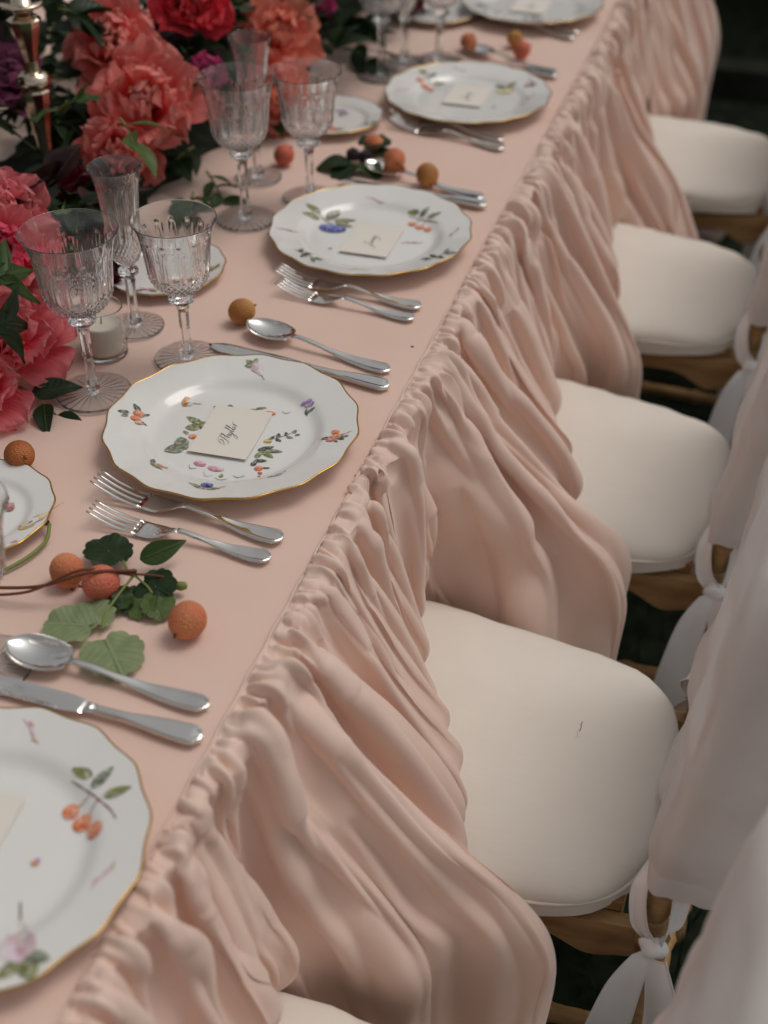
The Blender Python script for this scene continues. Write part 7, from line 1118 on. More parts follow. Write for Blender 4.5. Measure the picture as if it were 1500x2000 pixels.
def make_knife(s):
    e = empty('knife'); secs = []
    for i in range(24):
        t = i / 23; x = .118 * s * t
        w = .0098 * s * min(1, (t / .16 + .02)) ** .6 * (1 - .25 * float(sstep(.82, 1, t)))
        secs.append((x, max(w, .0004), .0045 + .001 * t, .0007, 0))
    obj('blade', *loft(secs, 7), M_silver, e)
    obj('bolster', *loft([(.1175 * s, .0070, .0055, .0012, 0), (.121 * s, .0050, .0055, .0034, 0), (.127 * s, .0042, .0055, .0038, 0)], 9), M_silver, e)
    hs = []
    for i in range(26):
        t = i / 25; x = (.1265 + .0985 * t) * s
        w = .0044 + .0058 * float(sstep(.2, .85, t)) if t < .9 else .0102 * math.sqrt(max(.0025, 1 - ((t - .9) / .1) ** 2))
        hs.append((x, w, .0052, .0036 if t < .93 else .0026, .0014 * float(sstep(.2, .6, t))))
    obj('handle', *loft(hs), M_silver, e)
    return e
PROTO = {}
def cutlery(kind, tip, end, label, group):
    a, b = Vector((*tip, 0)), Vector((*end, 0)); ln = (b - a).length
    base = {'fork': .2, 'spoon': .2, 'knife': .225}[kind]
    if kind not in PROTO: o = PROTO[kind] = {'fork': make_fork, 'spoon': make_spoon, 'knife': make_knife}[kind](1.0)
    else: o = copy_tree(PROTO[kind])
    o.location = (a.x, a.y, TZ + .0014); o.rotation_euler = (0, 0, math.atan2((b - a).y, (b - a).x)); s = ln / base; o.scale = (s, s, s)
    return tag(o, label, kind, group)
for k, a, b, lab in (
    ('fork', (-.245, .924), (-.036, .901), 'silver dinner fork, the one nearer the plate with the painted radish'),
    ('fork', (-.228, .880), (-.037, .871), 'silver fork beside the green sprig and lychees, its tines near the dark leaf'),
    ('fork', (-.232, 1.397), (-.034, 1.371), 'silver fork just below the plate with the blue plum, nearer that plate'),
    ('fork', (-.218, 1.364), (-.034, 1.342), 'silver fork below the plum plate, the one nearer the golden lychee'),
    ('fork', (-.250, 1.951), (-.055, 1.904), 'silver fork below the yellow-fruit plate, nearer that plate'),
    ('fork', (-.241, 1.920), (-.047, 1.872), 'silver fork below the yellow-fruit plate, the one farther from that plate'),
    ('fork', (-.231, 2.495), (-.038, 2.428), 'farthest silver fork, nearer the plate cut off by the top edge'),
    ('fork', (-.226, 2.458), (-.040, 2.396), 'silver fork at the top of the table, just above the two touching lychees'),
    ('spoon', (-.219, 1.263), (-.027, 1.220), 'silver spoon above the plate with the painted radish'),
    ('spoon', (-.228, 1.748), (-.035, 1.693), 'silver spoon above the plum plate beside the lychees'),
    ('spoon', (-.220, 2.282), (-.037, 2.212), 'silver spoon above the yellow-fruit plate'),
    ('spoon', (-.212, .690), (-.017, .679), 'silver spoon at the lower left beside the pale green leaves'),
    ('knife', (-.247, 1.212), (-.018, 1.186), 'silver knife half hidden by the plate with the painted radish'),
    ('knife', (-.250, 1.690), (-.025, 1.671), 'silver knife half hidden by the plum plate'),
    ('knife', (-.246, 2.218), (-.030, 2.196), 'silver knife half hidden by the yellow-fruit plate'),
    ('knife', (-.232, .650), (-.008, .644), 'silver knife along the nearest plate at the lower left')):
    cutlery(k, a, b, lab, 'silver ' + k + 's at the place settings')

# ------------------------------------------------------------------ cut crystal
def bowl_mesh(outer, zlo, zmid, zhi, ncut, th=.0019):
    """outer: control points (r,z) from bottom centre to rim; diamonds zlo..zmid, long cuts zmid..zhi"""
    nd = ncut * 2; seg = nd * 8; prof = spline(outer, 84); prof[0][0] = .0004
    nrmz = np.gradient(prof, axis=0); V = []; n0 = len(prof)
    inner = []
    for i in range(n0 - 1, -1, -1):
        d = nrmz[i] / np.linalg.norm(nrmz[i]); t = th * ((1.0 - .5 * float(sstep(.8, 1.0, i / n0))) if i > n0 * .5 else 1.0 + 1.4 * (1 - i / (n0 * .5)))
        r, z = prof[i][0] - d[1] * t, prof[i][1] + d[0] * t
        if r < .0004: r = .0004
        inner.append((r, z))
    zb = inner[-1][1]
    pa, pb = np.array(prof[-1]), np.array(inner[0]); cc = (pa + pb) / 2; hv = (pa - pb) / 2; up_ = np.array((-hv[1], hv[0])); up_ = up_ if up_[1] > 0 else -up_
    rim = [tuple(cc + hv * math.cos(a_) + up_ * math.sin(a_)) for a_ in (.5, 1.05, 1.57, 2.1, 2.64)]
    full = [tuple(p) for p in prof] + rim + inner
    for k in range(seg):
        t = 2 * math.pi * k / seg
        for i, (r, z) in enumerate(full):
            rr = r
            if i < n0 and r > .006:
                if zlo < z < zmid:
                    q = (z - zlo) / (zmid - zlo); a = nd * t / (2 * math.pi) + 3.0 * q; b = nd * t / (2 * math.pi) - 3.0 * q
                    pa = abs((a % 1) * 2 - 1); pb = abs((b % 1) * 2 - 1)
                    rr += .0022 * (min(pa, pb) - .30)
                elif zmid <= z < zhi:
                    q = (z - zmid) / (zhi - zmid)
                    # pointed blades standing between lens shaped cuts, a thin bar and a thumb print above each
                    c1 = .5 + .5 * math.cos(ncut * t); c2 = .5 - .5 * math.cos(ncut * t)
                    hw = .62 * (1 - q ** 2.2) + .04
                    rr -= .0017 * (1 - float(sstep(hw - .22, hw, c2 ** .5))) * min(1, (1 - q) * 6) * (.55 + .45 * c1)
                    bar = max(0, 1 - c2 / .06) * (1 - q ** 8); rr += .0016 * bar
                    rr -= .0012 * math.exp(-((q - .94) / .045) ** 2) * max(0, 1 - c2 / .18)
                    c3 = abs(math.sin(ncut * t)); rr -= .0009 * max(0, (c3 - .82) / .18) * (1 - q) ** .7
            V.append((rr * math.cos(t), rr * math.sin(t), z))
    F = grid_faces(seg, len(full), wrap_u=True)
    return mesh('bowl', V, F)
def foot_mesh(rf):
    prof = [(.0005, .0095), (.0050, .0092), (.0075, .0072), (.012, .0052), (rf * .6, .0038), (rf * .93, .0028), (rf, .0019), (rf - .0006, .0006), (rf * .95, .0003), (rf * .8, .0007), (rf * .6, .0011), (rf * .4, .0014), (rf * .2, .0016), (.0005, .0017)]
    def fr(t, i, r, z): return r
    seg = 96; V = []
    for k in range(seg):
        t = 2 * math.pi * k / seg
        for i, (r, z) in enumerate(prof):
            if 9 <= i <= 12: z += .0011 * max(0, math.cos(24 * t)) ** 1.5 * (1 if i < 12 else .5)
            V.append((r * math.cos(t), r * math.sin(t), z))
    return mesh('foot', V, [f[::-1] for f in grid_faces(seg, len(prof), wrap_u=True)])
def stem_mesh(z0, z1):
    prof = [(.0004, z0), (.0090, z0 + .0002), (.0082, z0 + .004), (.0062, z0 + .012), (.0056, (z0 + z1) / 2), (.0064, z1 - .008), (.0074, z1 - .0005), (.0004, z1)]
    V, F = lathe(prof, 6); return mesh('stem', V, F, False)
def knop_mesh(z0, z1, r):
    h = z1 - z0
    prof = [(.0004, z0), (r * .50, z0 + .0002), (r * .62, z0 + h * .20), (r * .95, z0 + h * .36), (r, z0 + h * .5), (r * .95, z0 + h * .62), (r * .62, z0 + h * .80), (r * .60, z1 - .0002), (.0004, z1)]
    V, F = lathe(prof, 14); return mesh('knop', V, F, False)
GL = {}
def glass_kind(name, H, rr, zb, rf, ncut, slim=False):
    s = rr / .0505; hb = H - zb
    if not slim:
        out = [(.0, zb), (.009 * s, zb + .0012), (.021 * s, zb + .05 * hb), (.0305 * s, zb + .14 * hb), (.0362 * s, zb + .27 * hb), (.0385 * s, zb + .42 * hb), (.0400 * s, zb + .60 * hb), (.0422 * s, zb + .76 * hb), (.0455 * s, zb + .89 * hb), (.0505 * s, H)]
        b = bowl_mesh(out, zb + .05 * hb, zb + .29 * hb, zb + .82 * hb, ncut)
    else:
        out = [(.0, zb), (.007, zb + .001), (.0125, zb + .05 * hb), (.0175, zb + .14 * hb), (.0195, zb + .26 * hb), (.0206, zb + .45 * hb), (.0220, zb + .65 * hb), (.0245, zb + .82 * hb), (rr * .9, zb + .93 * hb), (rr, H)]
        b = bowl_mesh(out, zb + .05 * hb, zb + .30 * hb, zb + .88 * hb, ncut)
    GL[name] = [('bowl', b), ('knop', knop_mesh(zb - .0165, zb + .0010, 0.0158 if not slim else .0125)), ('stem', stem_mesh(.0085, zb - .0160)), ('foot', foot_mesh(rf))]
    for _, me in GL[name]: me.materials.append(M_glass)
glass_kind('wine_goblet', .198, .0515, .103, .0420, 14)
glass_kind('water_goblet', .176, .0470, .088, .0390, 14)
glass_kind('champagne_flute', .204, .0305, .083, .0345, 12, True)
def glass(kind, x, y, rot, label, s=1.0):
    e = empty(kind, (x, y, TZ + .0012), (0, 0, R(rot))); e.scale = (s, s, s)
    for nme, me in GL[kind]: obj(nme, me, None, None, e)
    return tag(e, label, 'glass', kind.replace('_', ' ') + 's of cut crystal')
for a in (
    ('wine_goblet', -.331, 1.083, 5, 'large cut crystal goblet at the left, in front of the white votive candle'),
    ('water_goblet', -.261, 1.182, 17, 'smaller cut crystal goblet behind the plate with the painted radish'),
    ('champagne_flute', -.351, 1.230, 9, 'tall cut crystal flute between the two goblets nearest the candle'),
    ('wine_goblet', -.334, 1.540, 21, 'large cut crystal goblet in front of the far salmon peony'),
    ('water_goblet', -.272, 1.630, 2, 'cut crystal goblet behind the plum plate, right of the larger goblet', 1.03),
    ('champagne_flute', -.368, 1.672, 13, 'cut crystal flute standing among the coral peonies, second setting'),
    ('wine_goblet', -.320, 2.119, 8, 'blurred crystal goblet cut by the top edge, leftmost of the far three'),
    ('champagne_flute', -.303, 2.200, 8, 'blurred crystal flute cut by the top edge, middle of the far three'),
    ('water_goblet', -.247, 2.222, 8, 'blurred crystal goblet cut by the top edge, rightmost of the far three', 1.03),
    ('water_goblet', -.219, .668, 8, 'crystal goblet cut by the left edge, its foot beside the nearest spoon'),
    ('wine_goblet', -.352, .792, 8, 'crystal goblet mostly out of frame at the left edge by the pear plate')): glass(*a)

# ------------------------------------------------------------------ votive candles and candlestick
def votive(x, y, label, s=1.0):
    e = empty('votive_candle', (x, y, TZ + .0012)); e.scale = (s, s, s)
    prof = [(.0004, 0), (.020, 0), (.0255, 0), (.0262, .0003), (.0267, .0010), (.0268, .0022), (.0268, .0035), (.0268, .0300), (.0268, .0595), (.0268, .0608), (.0266, .0616), (.0263, .0619), (.0260, .0616), (.0258, .0608), (.0258, .0595), (.0258, .0300), (.0258, .0075), (.0257, .0060), (.0252, .0047), (.0240, .0040), (.0200, .0040), (.0004, .0040)]
    obj('glass_cup', *lathe(prof, 48), M_clear, e)
    prof = [(.0004, .0044), (.0190, .0044), (.0206, .0050), (.0210, .0060), (.0210, .0080), (.0210, .0360), (.0209, .0382), (.0203, .0396), (.0190, .0400), (.0170, .0394), (.008, .0385), (.0004, .0385)]
    candle_part = obj('candle', *lathe(prof, 40), M_wax, e)
    obj('wick', *tube([(0, 0, .0378), (.0004, .0003, .043), (.0012, .0002, .0475)], .0007, 6), M_wick, candle_part)
    return tag(e, label, 'candle', 'votive candles in clear glass')
votive(-.359, 1.166, 'white votive candle in a clear glass cup behind the large goblet at the left')
M_stick = material('old_silver', (.72, .60, .47), .16, metal=1.0)
cs = empty('candlestick', (-.608, 1.503, TZ)); tag(cs, 'tall faceted silver candlestick rising from the flowers at the top left', 'candlestick')
obj('base', *lathe([(.0004, .001), (.052, .001), (.053, .006), (.047, .012), (.03, .018), (.016, .03), (.010, .05)], 12, cap1=True), M_stick, cs, smooth=False)
obj('shaft', *lathe([(.0085, .0495), (.0085, .075), (.0120, .11), (.0175, .145), (.0205, .165), (.0185, .168)], 10, cap0=True, cap1=True), M_stick, cs, smooth=False)
obj('knop', *lathe([(.015, .1675), (.0225, .173), (.0235, .180), (.0190, .187), (.0125, .191)], 24, cap0=True, cap1=True), M_stick, cs)
obj('cup', *lathe([(.0105, .1905), (.0095, .205), (.0130, .222), (.0205, .250), (.0222, .258), (.0185, .261), (.012, .263)], 10, cap0=True, cap1=True), M_stick, cs, smooth=False)
obj('drip_pan', *lathe([(.011, .2625), (.015, .270), (.0275, .275), (.0285, .278), (.0265, .280), (.013, .277), (.012, .290), (.0004, .290)], 32, cap0=True), M_stick, cs)
obj('candle', *lathe([(.0004, .2905), (.0105, .2905), (.0098, .52), (.0004, .523)], 24), M_wax, cs)

# ------------------------------------------------------------------ lychees
def lychee_mesh(seed):
    r_ = np.random.default_rng(seed); nb = 620; k = np.arange(nb) + .5
    ph = np.arccos(1 - 2 * k / nb); th = math.pi * (1 + 5 ** .5) * k
    B = np.stack([np.cos(th) * np.sin(ph), np.sin(th) * np.sin(ph), np.cos(ph)], 1) + r_.normal(0, .022, (nb, 3)); B /= np.linalg.norm(B, axis=1, keepdims=True)
    su, sv = 120, 66; V = []
    for i in range(su):
        for j in range(sv):
            t = 2 * math.pi * i / su; p = math.pi * (j + .02) / (sv - .96)
            V.append((math.sin(p) * math.cos(t), math.sin(p) * math.sin(t), math.cos(p)))
    V = np.array(V); d = np.arccos(np.clip((V @ B.T).max(1), -1, 1))
    h = np.clip(1 - d / .082, 0, 1) ** .9
    rr = .925 + .075 * h; z = V[:, 2]
    rr *= 1 + .05 * np.clip(z, 0, 1) ** 3 + .02 * V[:, 0] * (1 - z ** 2)
    V = V * rr[:, None] * np.array([1, 1, 1.04])
    me = mesh('fruit', V, grid_faces(su, sv, wrap_u=True)); return me
def lychee_mat(name, a, b, c):
    m = material(name, a, .55, spec=.35)
    no = N(m, 'ShaderNodeTexNoise', Scale=1.1, Detail=2.0); L(m, coords(m), no.inputs['Vector'])
    cr = N(m, 'ShaderNodeValToRGB'); e = cr.color_ramp.elements; e[0].position = .36; e[1].position = .64; e[0].color = (*a, 1); e[1].color = (*b, 1)
    L(m, no.outputs['Fac'], cr.inputs['Fac'])
    n2 = N(m, 'ShaderNodeTexNoise', Scale=16.0, Detail=2.0); L(m, coords(m), n2.inputs['Vector'])
    mx = N(m, 'ShaderNodeMix', data_type='RGBA'); mr = N(m, 'ShaderNodeMapRange'); mr.inputs['From Min'].default_value = .45; mr.inputs['From Max'].default_value = .75; mr.inputs['To Max'].default_value = .7
    L(m, n2.outputs['Fac'], mr.inputs['Value']); L(m, mr.outputs[0], mx.inputs['Factor'])
    L(m, cr.outputs['Color'], mx.inputs[6]); mx.inputs[7].default_value = (*c, 1)
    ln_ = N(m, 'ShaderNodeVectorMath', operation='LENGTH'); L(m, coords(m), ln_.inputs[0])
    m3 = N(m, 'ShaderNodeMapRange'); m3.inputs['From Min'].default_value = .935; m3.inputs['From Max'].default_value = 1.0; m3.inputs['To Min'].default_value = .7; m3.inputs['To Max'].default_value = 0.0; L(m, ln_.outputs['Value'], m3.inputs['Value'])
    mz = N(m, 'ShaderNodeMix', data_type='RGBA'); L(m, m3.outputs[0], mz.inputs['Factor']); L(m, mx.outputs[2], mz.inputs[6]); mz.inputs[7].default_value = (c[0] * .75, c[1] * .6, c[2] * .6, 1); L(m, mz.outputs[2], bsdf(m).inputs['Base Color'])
    return m
LM = {'orange': lychee_mat('lychee_orange', (.74, .20, .10), (.70, .29, .12), (.60, .24, .11)),
      'red': lychee_mat('lychee_red', (.74, .16, .12), (.72, .22, .13), (.60, .20, .10)),
      'brown': lychee_mat('lychee_brown', (.55, .16, .05), (.50, .20, .06), (.30, .10, .03)),
      'gold': lychee_mat('lychee_gold', (.56, .32, .09), (.58, .24, .07), (.46, .20, .06))}
LYM = [lychee_mesh(s) for s in (1, 2)]
def lychee(x, y, r, c, label, rot, z=None):
    e = empty('lychee', (x, y, TZ + .0012 + r * .985 if z is None else z)); e.rotation_euler = rot
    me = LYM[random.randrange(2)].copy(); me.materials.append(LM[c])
    b = obj('fruit', me, None, None, e); b.scale = (r, r, r)
    obj('stalk', *tube([(0, 0, r * 1.02), (.0006, .0002, r * 1.10), (.0016, .0004, r * 1.22)], [.0016, .0012, .0014], 6), M_redstem, e)
    return tag(e, label, 'lychee', 'lychees scattered on the cloth')
for a in (
    (-.338, .935, .0160, 'brown', 'brownish orange lychee at the left edge just above the pear plate', (.6, 1.1, 0)),
    (-.232, 1.277, .0160, 'gold', 'golden brown lychee lying alone beside the silver spoon', (1.2, .8, 2)),
    (-.205, .787, .0160, 'orange', 'dull orange lychee left of the reddish one by the green sprig', (2.6, .2, 1)),
    (-.166, .780, .0168, 'red', 'reddish lychee touching the green sprig with thin stems across it', (0.4, -1.5, .3)),
    (-.071, .758, .0172, 'orange', 'bright orange lychee right of the leaf sprig nearest the ruffle', (1.9, .9, 0)),
    (-.348, 1.726, .0155, 'red', 'red lychee beside the stem of the far goblet', (.5, .5, 1)),
    (-.232, 1.800, .0162, 'orange', 'orange lychee half hidden behind the dark berry leaves', (1.5, .4, 1)),
    (-.187, 1.759, .0165, 'orange', 'orange lychee just above the bowl of the middle spoon', (1.0, 1.6, 0)),
    (-.126, 1.720, .0168, 'gold', 'yellow orange lychee touching the handle of the middle spoon', (2.2, .6, 1)),
    (-.212, 2.289, .0150, 'orange', 'blurred orange lychee by the farthest spoon', (.4, .4, .4)),
    (-.137, 2.330, .0145, 'gold', 'blurred yellowish lychee, the farther of two touching near the far forks', (1, .2, .4)),
    (-.112, 2.274, .0155, 'red', 'blurred reddish orange lychee, the nearer of two touching near the far forks', (.2, 1, .4))):
    lychee(*a[:5], a[5])

# ------------------------------------------------------------------ leaves
def leaf_mat(name, c1, c2, vein, vs=.5, rough=.45, trans=.25):
    m = material(name, c1, rough, spec=.4); nt_ = m.node_tree
    c = coords(m); sp = N(m, 'ShaderNodeSeparateXYZ'); L(m, c, sp.inputs[0])
    ab = N(m, 'ShaderNodeMath', operation='ABSOLUTE'); L(m, sp.outputs['X'], ab.inputs[0])
    # side veins: stripes running outwards and forwards from the midrib
    m1 = N(m, 'ShaderNodeMath', operation='MULTIPLY_ADD'); L(m, ab.outputs[0], m1.inputs[0]); m1.inputs[1].default_value = -.75; L(m, sp.outputs['Y'], m1.inputs[2])
    m2 = N(m, 'ShaderNodeMath', operation='MULTIPLY'); L(m, m1.outputs[0], m2.inputs[0]); m2.inputs[1].default_value = 50.0
    sn = N(m, 'ShaderNodeMath', operation='SINE'); L(m, m2.outputs[0], sn.inputs[0])
    mr = N(m, 'ShaderNodeMapRange'); mr.inputs['From Min'].default_value = .86; mr.inputs['From Max'].default_value = 1.0; mr.inputs['To Max'].default_value = vs; L(m, sn.outputs[0], mr.inputs['Value'])
    mid = N(m, 'ShaderNodeMapRange'); mid.inputs['From Min'].default_value = .012; mid.inputs['From Max'].default_value = .030; mid.inputs['To Min'].default_value = vs * 1.2; mid.inputs['To Max'].default_value = 0.0; L(m, ab.outputs[0], mid.inputs['Value'])
    mxx = N(m, 'ShaderNodeMath', operation='MAXIMUM'); L(m, mr.outputs[0], mxx.inputs[0]); L(m, mid.outputs[0], mxx.inputs[1])
    no = N(m, 'ShaderNodeTexNoise', Scale=4.0, Detail=4.0); L(m, c, no.inputs['Vector'])
    cr = N(m, 'ShaderNodeValToRGB'); cr.color_ramp.elements[0].position = .35; cr.color_ramp.elements[1].position = .68; cr.color_ramp.elements[0].color = (*c1, 1); cr.color_ramp.elements[1].color = (*c2, 1)
    L(m, no.outputs['Fac'], cr.inputs['Fac'])
    mx = N(m, 'ShaderNodeMix', data_type='RGBA'); L(m, mxx.outputs[0], mx.inputs['Factor']); L(m, cr.outputs['Color'], mx.inputs[6]); mx.inputs[7].default_value = (*vein, 1)
    L(m, mx.outputs[2], bsdf(m).inputs['Base Color'])
    tr = N(m, 'ShaderNodeBsdfTranslucent'); L(m, mx.outputs[2], tr.inputs['Color'])
    ms = N(m, 'ShaderNodeMixShader'); ms.inputs[0].default_value = trans
    out = nt_.nodes['Material Output']; L(m, bsdf(m).outputs[0], ms.inputs[1]); L(m, tr.outputs[0], ms.inputs[2]); L(m, ms.outputs[0], out.inputs['Surface'])
    b = N(m, 'ShaderNodeBump', Strength=.5, Distance=.03); L(m, mxx.outputs[0], b.inputs['Height']); L(m, b.outputs['Normal'], bsdf(m).inputs['Normal'])
    return m
ML = {'dark': leaf_mat('leaf_dark_green', (.013, .032, .010), (.024, .052, .016), (.045, .075, .03), .3),
      'mid': leaf_mat('leaf_mid_green', (.035, .075, .018), (.06, .11, .03), (.09, .14, .05), .4),
      'light': leaf_mat('leaf_light_green', (.085, .14, .035), (.13, .19, .06), (.17, .22, .09), .45),
      'grey': leaf_mat('leaf_grey_green', (.25, .32, .16), (.31, .38, .20), (.38, .44, .27), .55, .65),
      'wine': leaf_mat('leaf_burgundy', (.035, .012, .016), (.065, .028, .030), (.08, .05, .04), .4),
      'begonia': leaf_mat('leaf_silver_veined', (.085, .10, .065), (.12, .13, .09), (.012, .016, .012), .95, .5)}
def blade(l=1.0, w=.36, fold=.18, droop=.25, teeth=0, n=18, m=7, tipk=1.0, x0=0.0, ang=0.0, seed=0):
    """ovate leaf along +y from the origin, unit length"""
    r_ = random.Random(seed); V = []; ph = r_.uniform(0, 6)
    ca, sa = math.cos(ang), math.sin(ang)
    for i in range(n):
        t = i / (n - 1)
        hw = w * (math.sin(math.pi * t ** .78) ** .9) * (1 - .25 * t * tipk) + .006
        if teeth: hw *= 1 + .09 * abs(math.sin(teeth * math.pi * t)) - .04
        for j in range(m):
            u = j / (m - 1) * 2 - 1
            x = u * hw; y = l * t; z = fold * abs(x) - droop * t * t * l + .02 * math.sin(7 * t + ph + 3 * u) * abs(u)
            V.append((x0 + x * ca - y * sa, x * sa + y * ca, z))
    return V, grid_faces(n, m)
def round_leaf(teeth=11, seed=0, cup=.06):
    """rounded scalloped leaflet, base at the origin, unit length"""
    r_ = random.Random(seed); ph = r_.uniform(0, 6); seg = teeth * 6; V = []; rings = (0.02, .25, .5, .72, .88, 1.0)
    for k in range(seg):
        t = 2 * math.pi * k / seg
        a = t - math.pi / 2                                   # base at -y
        br = .5 * (1 - .22 * math.exp(-((min(t, 2 * math.pi - t)) / .35) ** 2) + .05 * math.cos(2 * a))
        tooth = .085 * abs(math.sin(teeth * t / 2)) ** .8 - .045
        for f in rings:
            r = br * (f + tooth * (f > .9) + tooth * .5 * (.8 < f < .9))
            x = r * math.cos(a) * .86; y = .5 + r * math.sin(a)
            V.append((x, y, cup * abs(x) * 1.2 + .035 * math.sin(5 * a + ph) * f * f - .16 * (y - .3) ** 2))
    return V, grid_faces(seg, len(rings), wrap_u=True)
def lobed(seed=0):
    a = blade(1.0, .13, .25, .25, seed=seed, n=20); b = xf(blade(.66, .105, .25, .2, seed=seed + 1), Matrix.Translation((0, .22, 0)) @ Matrix.Rotation(R(38), 4, 'Z')); c = xf(blade(.66, .105, .25, .2, seed=seed + 2), Matrix.Translation((0, .22, 0)) @ Matrix.Rotation(R(-38), 4, 'Z'))
    b = ([(x, y, z + .003) for x, y, z in b[0]], b[1]); c = ([(x, y, z - .003) for x, y, z in c[0]], c[1])
    return join(a, b, c)
SHAPE = {}
for k, vf in {'ovate': [blade(1, .27, .2, .3, seed=s) for s in (1, 2)], 'broad': [blade(1, .40, .16, .35, 9, seed=s) for s in (3, 4)], 'round': [round_leaf(11, 5), round_leaf(13, 6)], 'lobed': [lobed(7), lobed(12)], 'petalish': [blade(1, .34, .5, .1, tipk=.3, seed=s) for s in (9, 10)]}.items(): SHAPE[k] = vf
MESHES = {}
def leaf_obj(parent, shape, mk, loc, rot, size, name='leaf'):
    key = (shape, mk, random.randrange(2))
    if key not in MESHES:
        me = mesh('leaf', *SHAPE[shape][key[2]]); me.materials.append(ML[mk]); MESHES[key] = me
    o = obj(name, MESHES[key], None, None, parent); o.location = loc; o.scale = (size,) * 3
    o.rotation_mode = 'QUATERNION'; o.rotation_quaternion = rot
    return o
def look(dirv, up=(0, 0, 1), roll=0.0):
    """rotation taking +y to dirv with +z near up"""
    y = Vector(dirv).normalized(); x = y.cross(Vector(up))
    if x.length < 1e-3: x = Vector((1, 0, 0))
    x.normalize(); z = x.cross(y)
    q = Matrix((x, y, z)).transposed().to_quaternion()
    return q @ Quaternion((0, 1, 0), roll)
def sprig(pos, d, ln, nleaf, shape, mk, size, label, group, stem='green', cat='foliage', name='leaf_sprig'):
    e = empty(name, pos); tag(e, label, cat, group)
    d = Vector(d).normalized(); side = d.cross(Vector((0, 0, 1)))
    if side.length < .1: side = Vector((1, 0, 0))
    side.normalize()
    P = [d * ln * t - Vector((0, 0, 1)) * .25 * ln * t * t for t in np.linspace(0, 1, 7)]
    obj('stem', *tube(P, [.0016 * (1.2 - .7 * i / 6) for i in range(7)], 6), M_stem if stem == 'green' else M_redstem, e)
    for k in range(nleaf):
        t = (k + 1) / nleaf; p = d * ln * t - Vector((0, 0, 1)) * .25 * ln * t * t
        s = 1 if k % 2 else -1
        dv = d * random.uniform(.3, .9) + side * s * random.uniform(.4, 1.0) + Vector((0, 0, random.uniform(-.35, .45)))
        if k == nleaf - 1: dv = d + Vector((random.uniform(-.2, .2), random.uniform(-.2, .2), random.uniform(-.2, .3)))
        leaf_obj(e, shape, mk, p, look(dv, (0, 0, 1), random.uniform(-.6, .6)), size * random.uniform(.75, 1.2))
    return e

# ------------------------------------------------------------------ peonies
def petal_mesh(seed, ruffle=.10, cup=.55, curl=.25):
    r_ = random.Random(seed); n, m = 13, 15; V = []; ph = [r_.uniform(0, 6.28) for _ in range(6)]
    for i in range(n):
        t = i / (n - 1)
        hw = .50 * (t + .03) ** .62 * math.sqrt(max(0, 1 - (t * .985) ** 7)) + .02
        for j in range(m):
            u = j / (m - 1) * 2 - 1
            x = u * hw
            tip = 1 - .10 * u * u - .05 * abs(math.sin(3.2 * u + ph[0])) * (t > .5)
            y = t * tip
            z = cup * (x * x) * 1.15 + .30 * t * t - curl * max(0, t - .6) ** 2 * 3.2
            z += ruffle * math.sin(6.5 * u + ph[1]) * t ** 3 * .55 + ruffle * .6 * math.sin(12 * u + ph[2]) * t ** 5 + .02 * math.sin(9 * t + ph[3] + 2 * u)
            V.append((x, y, z))
    return V, grid_faces(n, m)
PET = [petal_mesh(s, .12, .6, .3) for s in (1, 2, 3)] + [petal_mesh(s, .2, .9, .05) for s in (4, 5)]
def petal_mat(name, base, tip, trans=.45):
    m = material(name, base, .55, spec=.3, sheen=.2); c = coords(m)
    sp = N(m, 'ShaderNodeSeparateXYZ'); L(m, c, sp.inputs[0])
    no = N(m, 'ShaderNodeTexNoise', Scale=3.0, Detail=3.0); L(m, c, no.inputs['Vector'])
    ad = N(m, 'ShaderNodeMath', operation='MULTIPLY_ADD'); L(m, no.outputs['Fac'], ad.inputs[0]); ad.inputs[1].default_value = .5; L(m, sp.outputs['Y'], ad.inputs[2])
    cr = N(m, 'ShaderNodeValToRGB'); e = cr.color_ramp.elements; e[0].position = .45; e[1].position = 1.25 if False else 1.0; e[0].color = (*base, 1); e[1].color = (*tip, 1)
    mr = N(m, 'ShaderNodeMapRange'); mr.inputs['From Max'].default_value = 1.3; L(m, ad.outputs[0], mr.inputs['Value']); L(m, mr.outputs[0], cr.inputs['Fac'])
    oi = N(m, 'ShaderNodeObjectInfo'); hs = N(m, 'ShaderNodeHueSaturation'); L(m, cr.outputs['Color'], hs.inputs['Color'])
    r1 = N(m, 'ShaderNodeMapRange'); r1.inputs['To Min'].default_value = .88; r1.inputs['To Max'].default_value = 1.08; L(m, oi.outputs['Random'], r1.inputs['Value']); L(m, r1.outputs[0], hs.inputs['Value'])
    L(m, hs.outputs[0], bsdf(m).inputs['Base Color'])
    # fine lengthwise veins
    mp = N(m, 'ShaderNodeMapping'); mp.inputs['Scale'].default_value = (26, 2.2, 2); L(m, c, mp.inputs['Vector'])
    n2 = N(m, 'ShaderNodeTexNoise', Scale=1.0, Detail=3.0); L(m, mp.outputs[0], n2.inputs['Vector'])
    b = N(m, 'ShaderNodeBump', Strength=.35, Distance=.05); L(m, n2.outputs['Fac'], b.inputs['Height']); L(m, b.outputs['Normal'], bsdf(m).inputs['Normal'])
    tr = N(m, 'ShaderNodeBsdfTranslucent'); L(m, hs.outputs[0], tr.inputs['Color']); ms = N(m, 'ShaderNodeMixShader'); ms.inputs[0].default_value = trans
    L(m, bsdf(m).outputs[0], ms.inputs[1]); L(m, tr.outputs[0], ms.inputs[2]); L(m, ms.outputs[0], m.node_tree.nodes['Material Output'].inputs['Surface'])
    return m
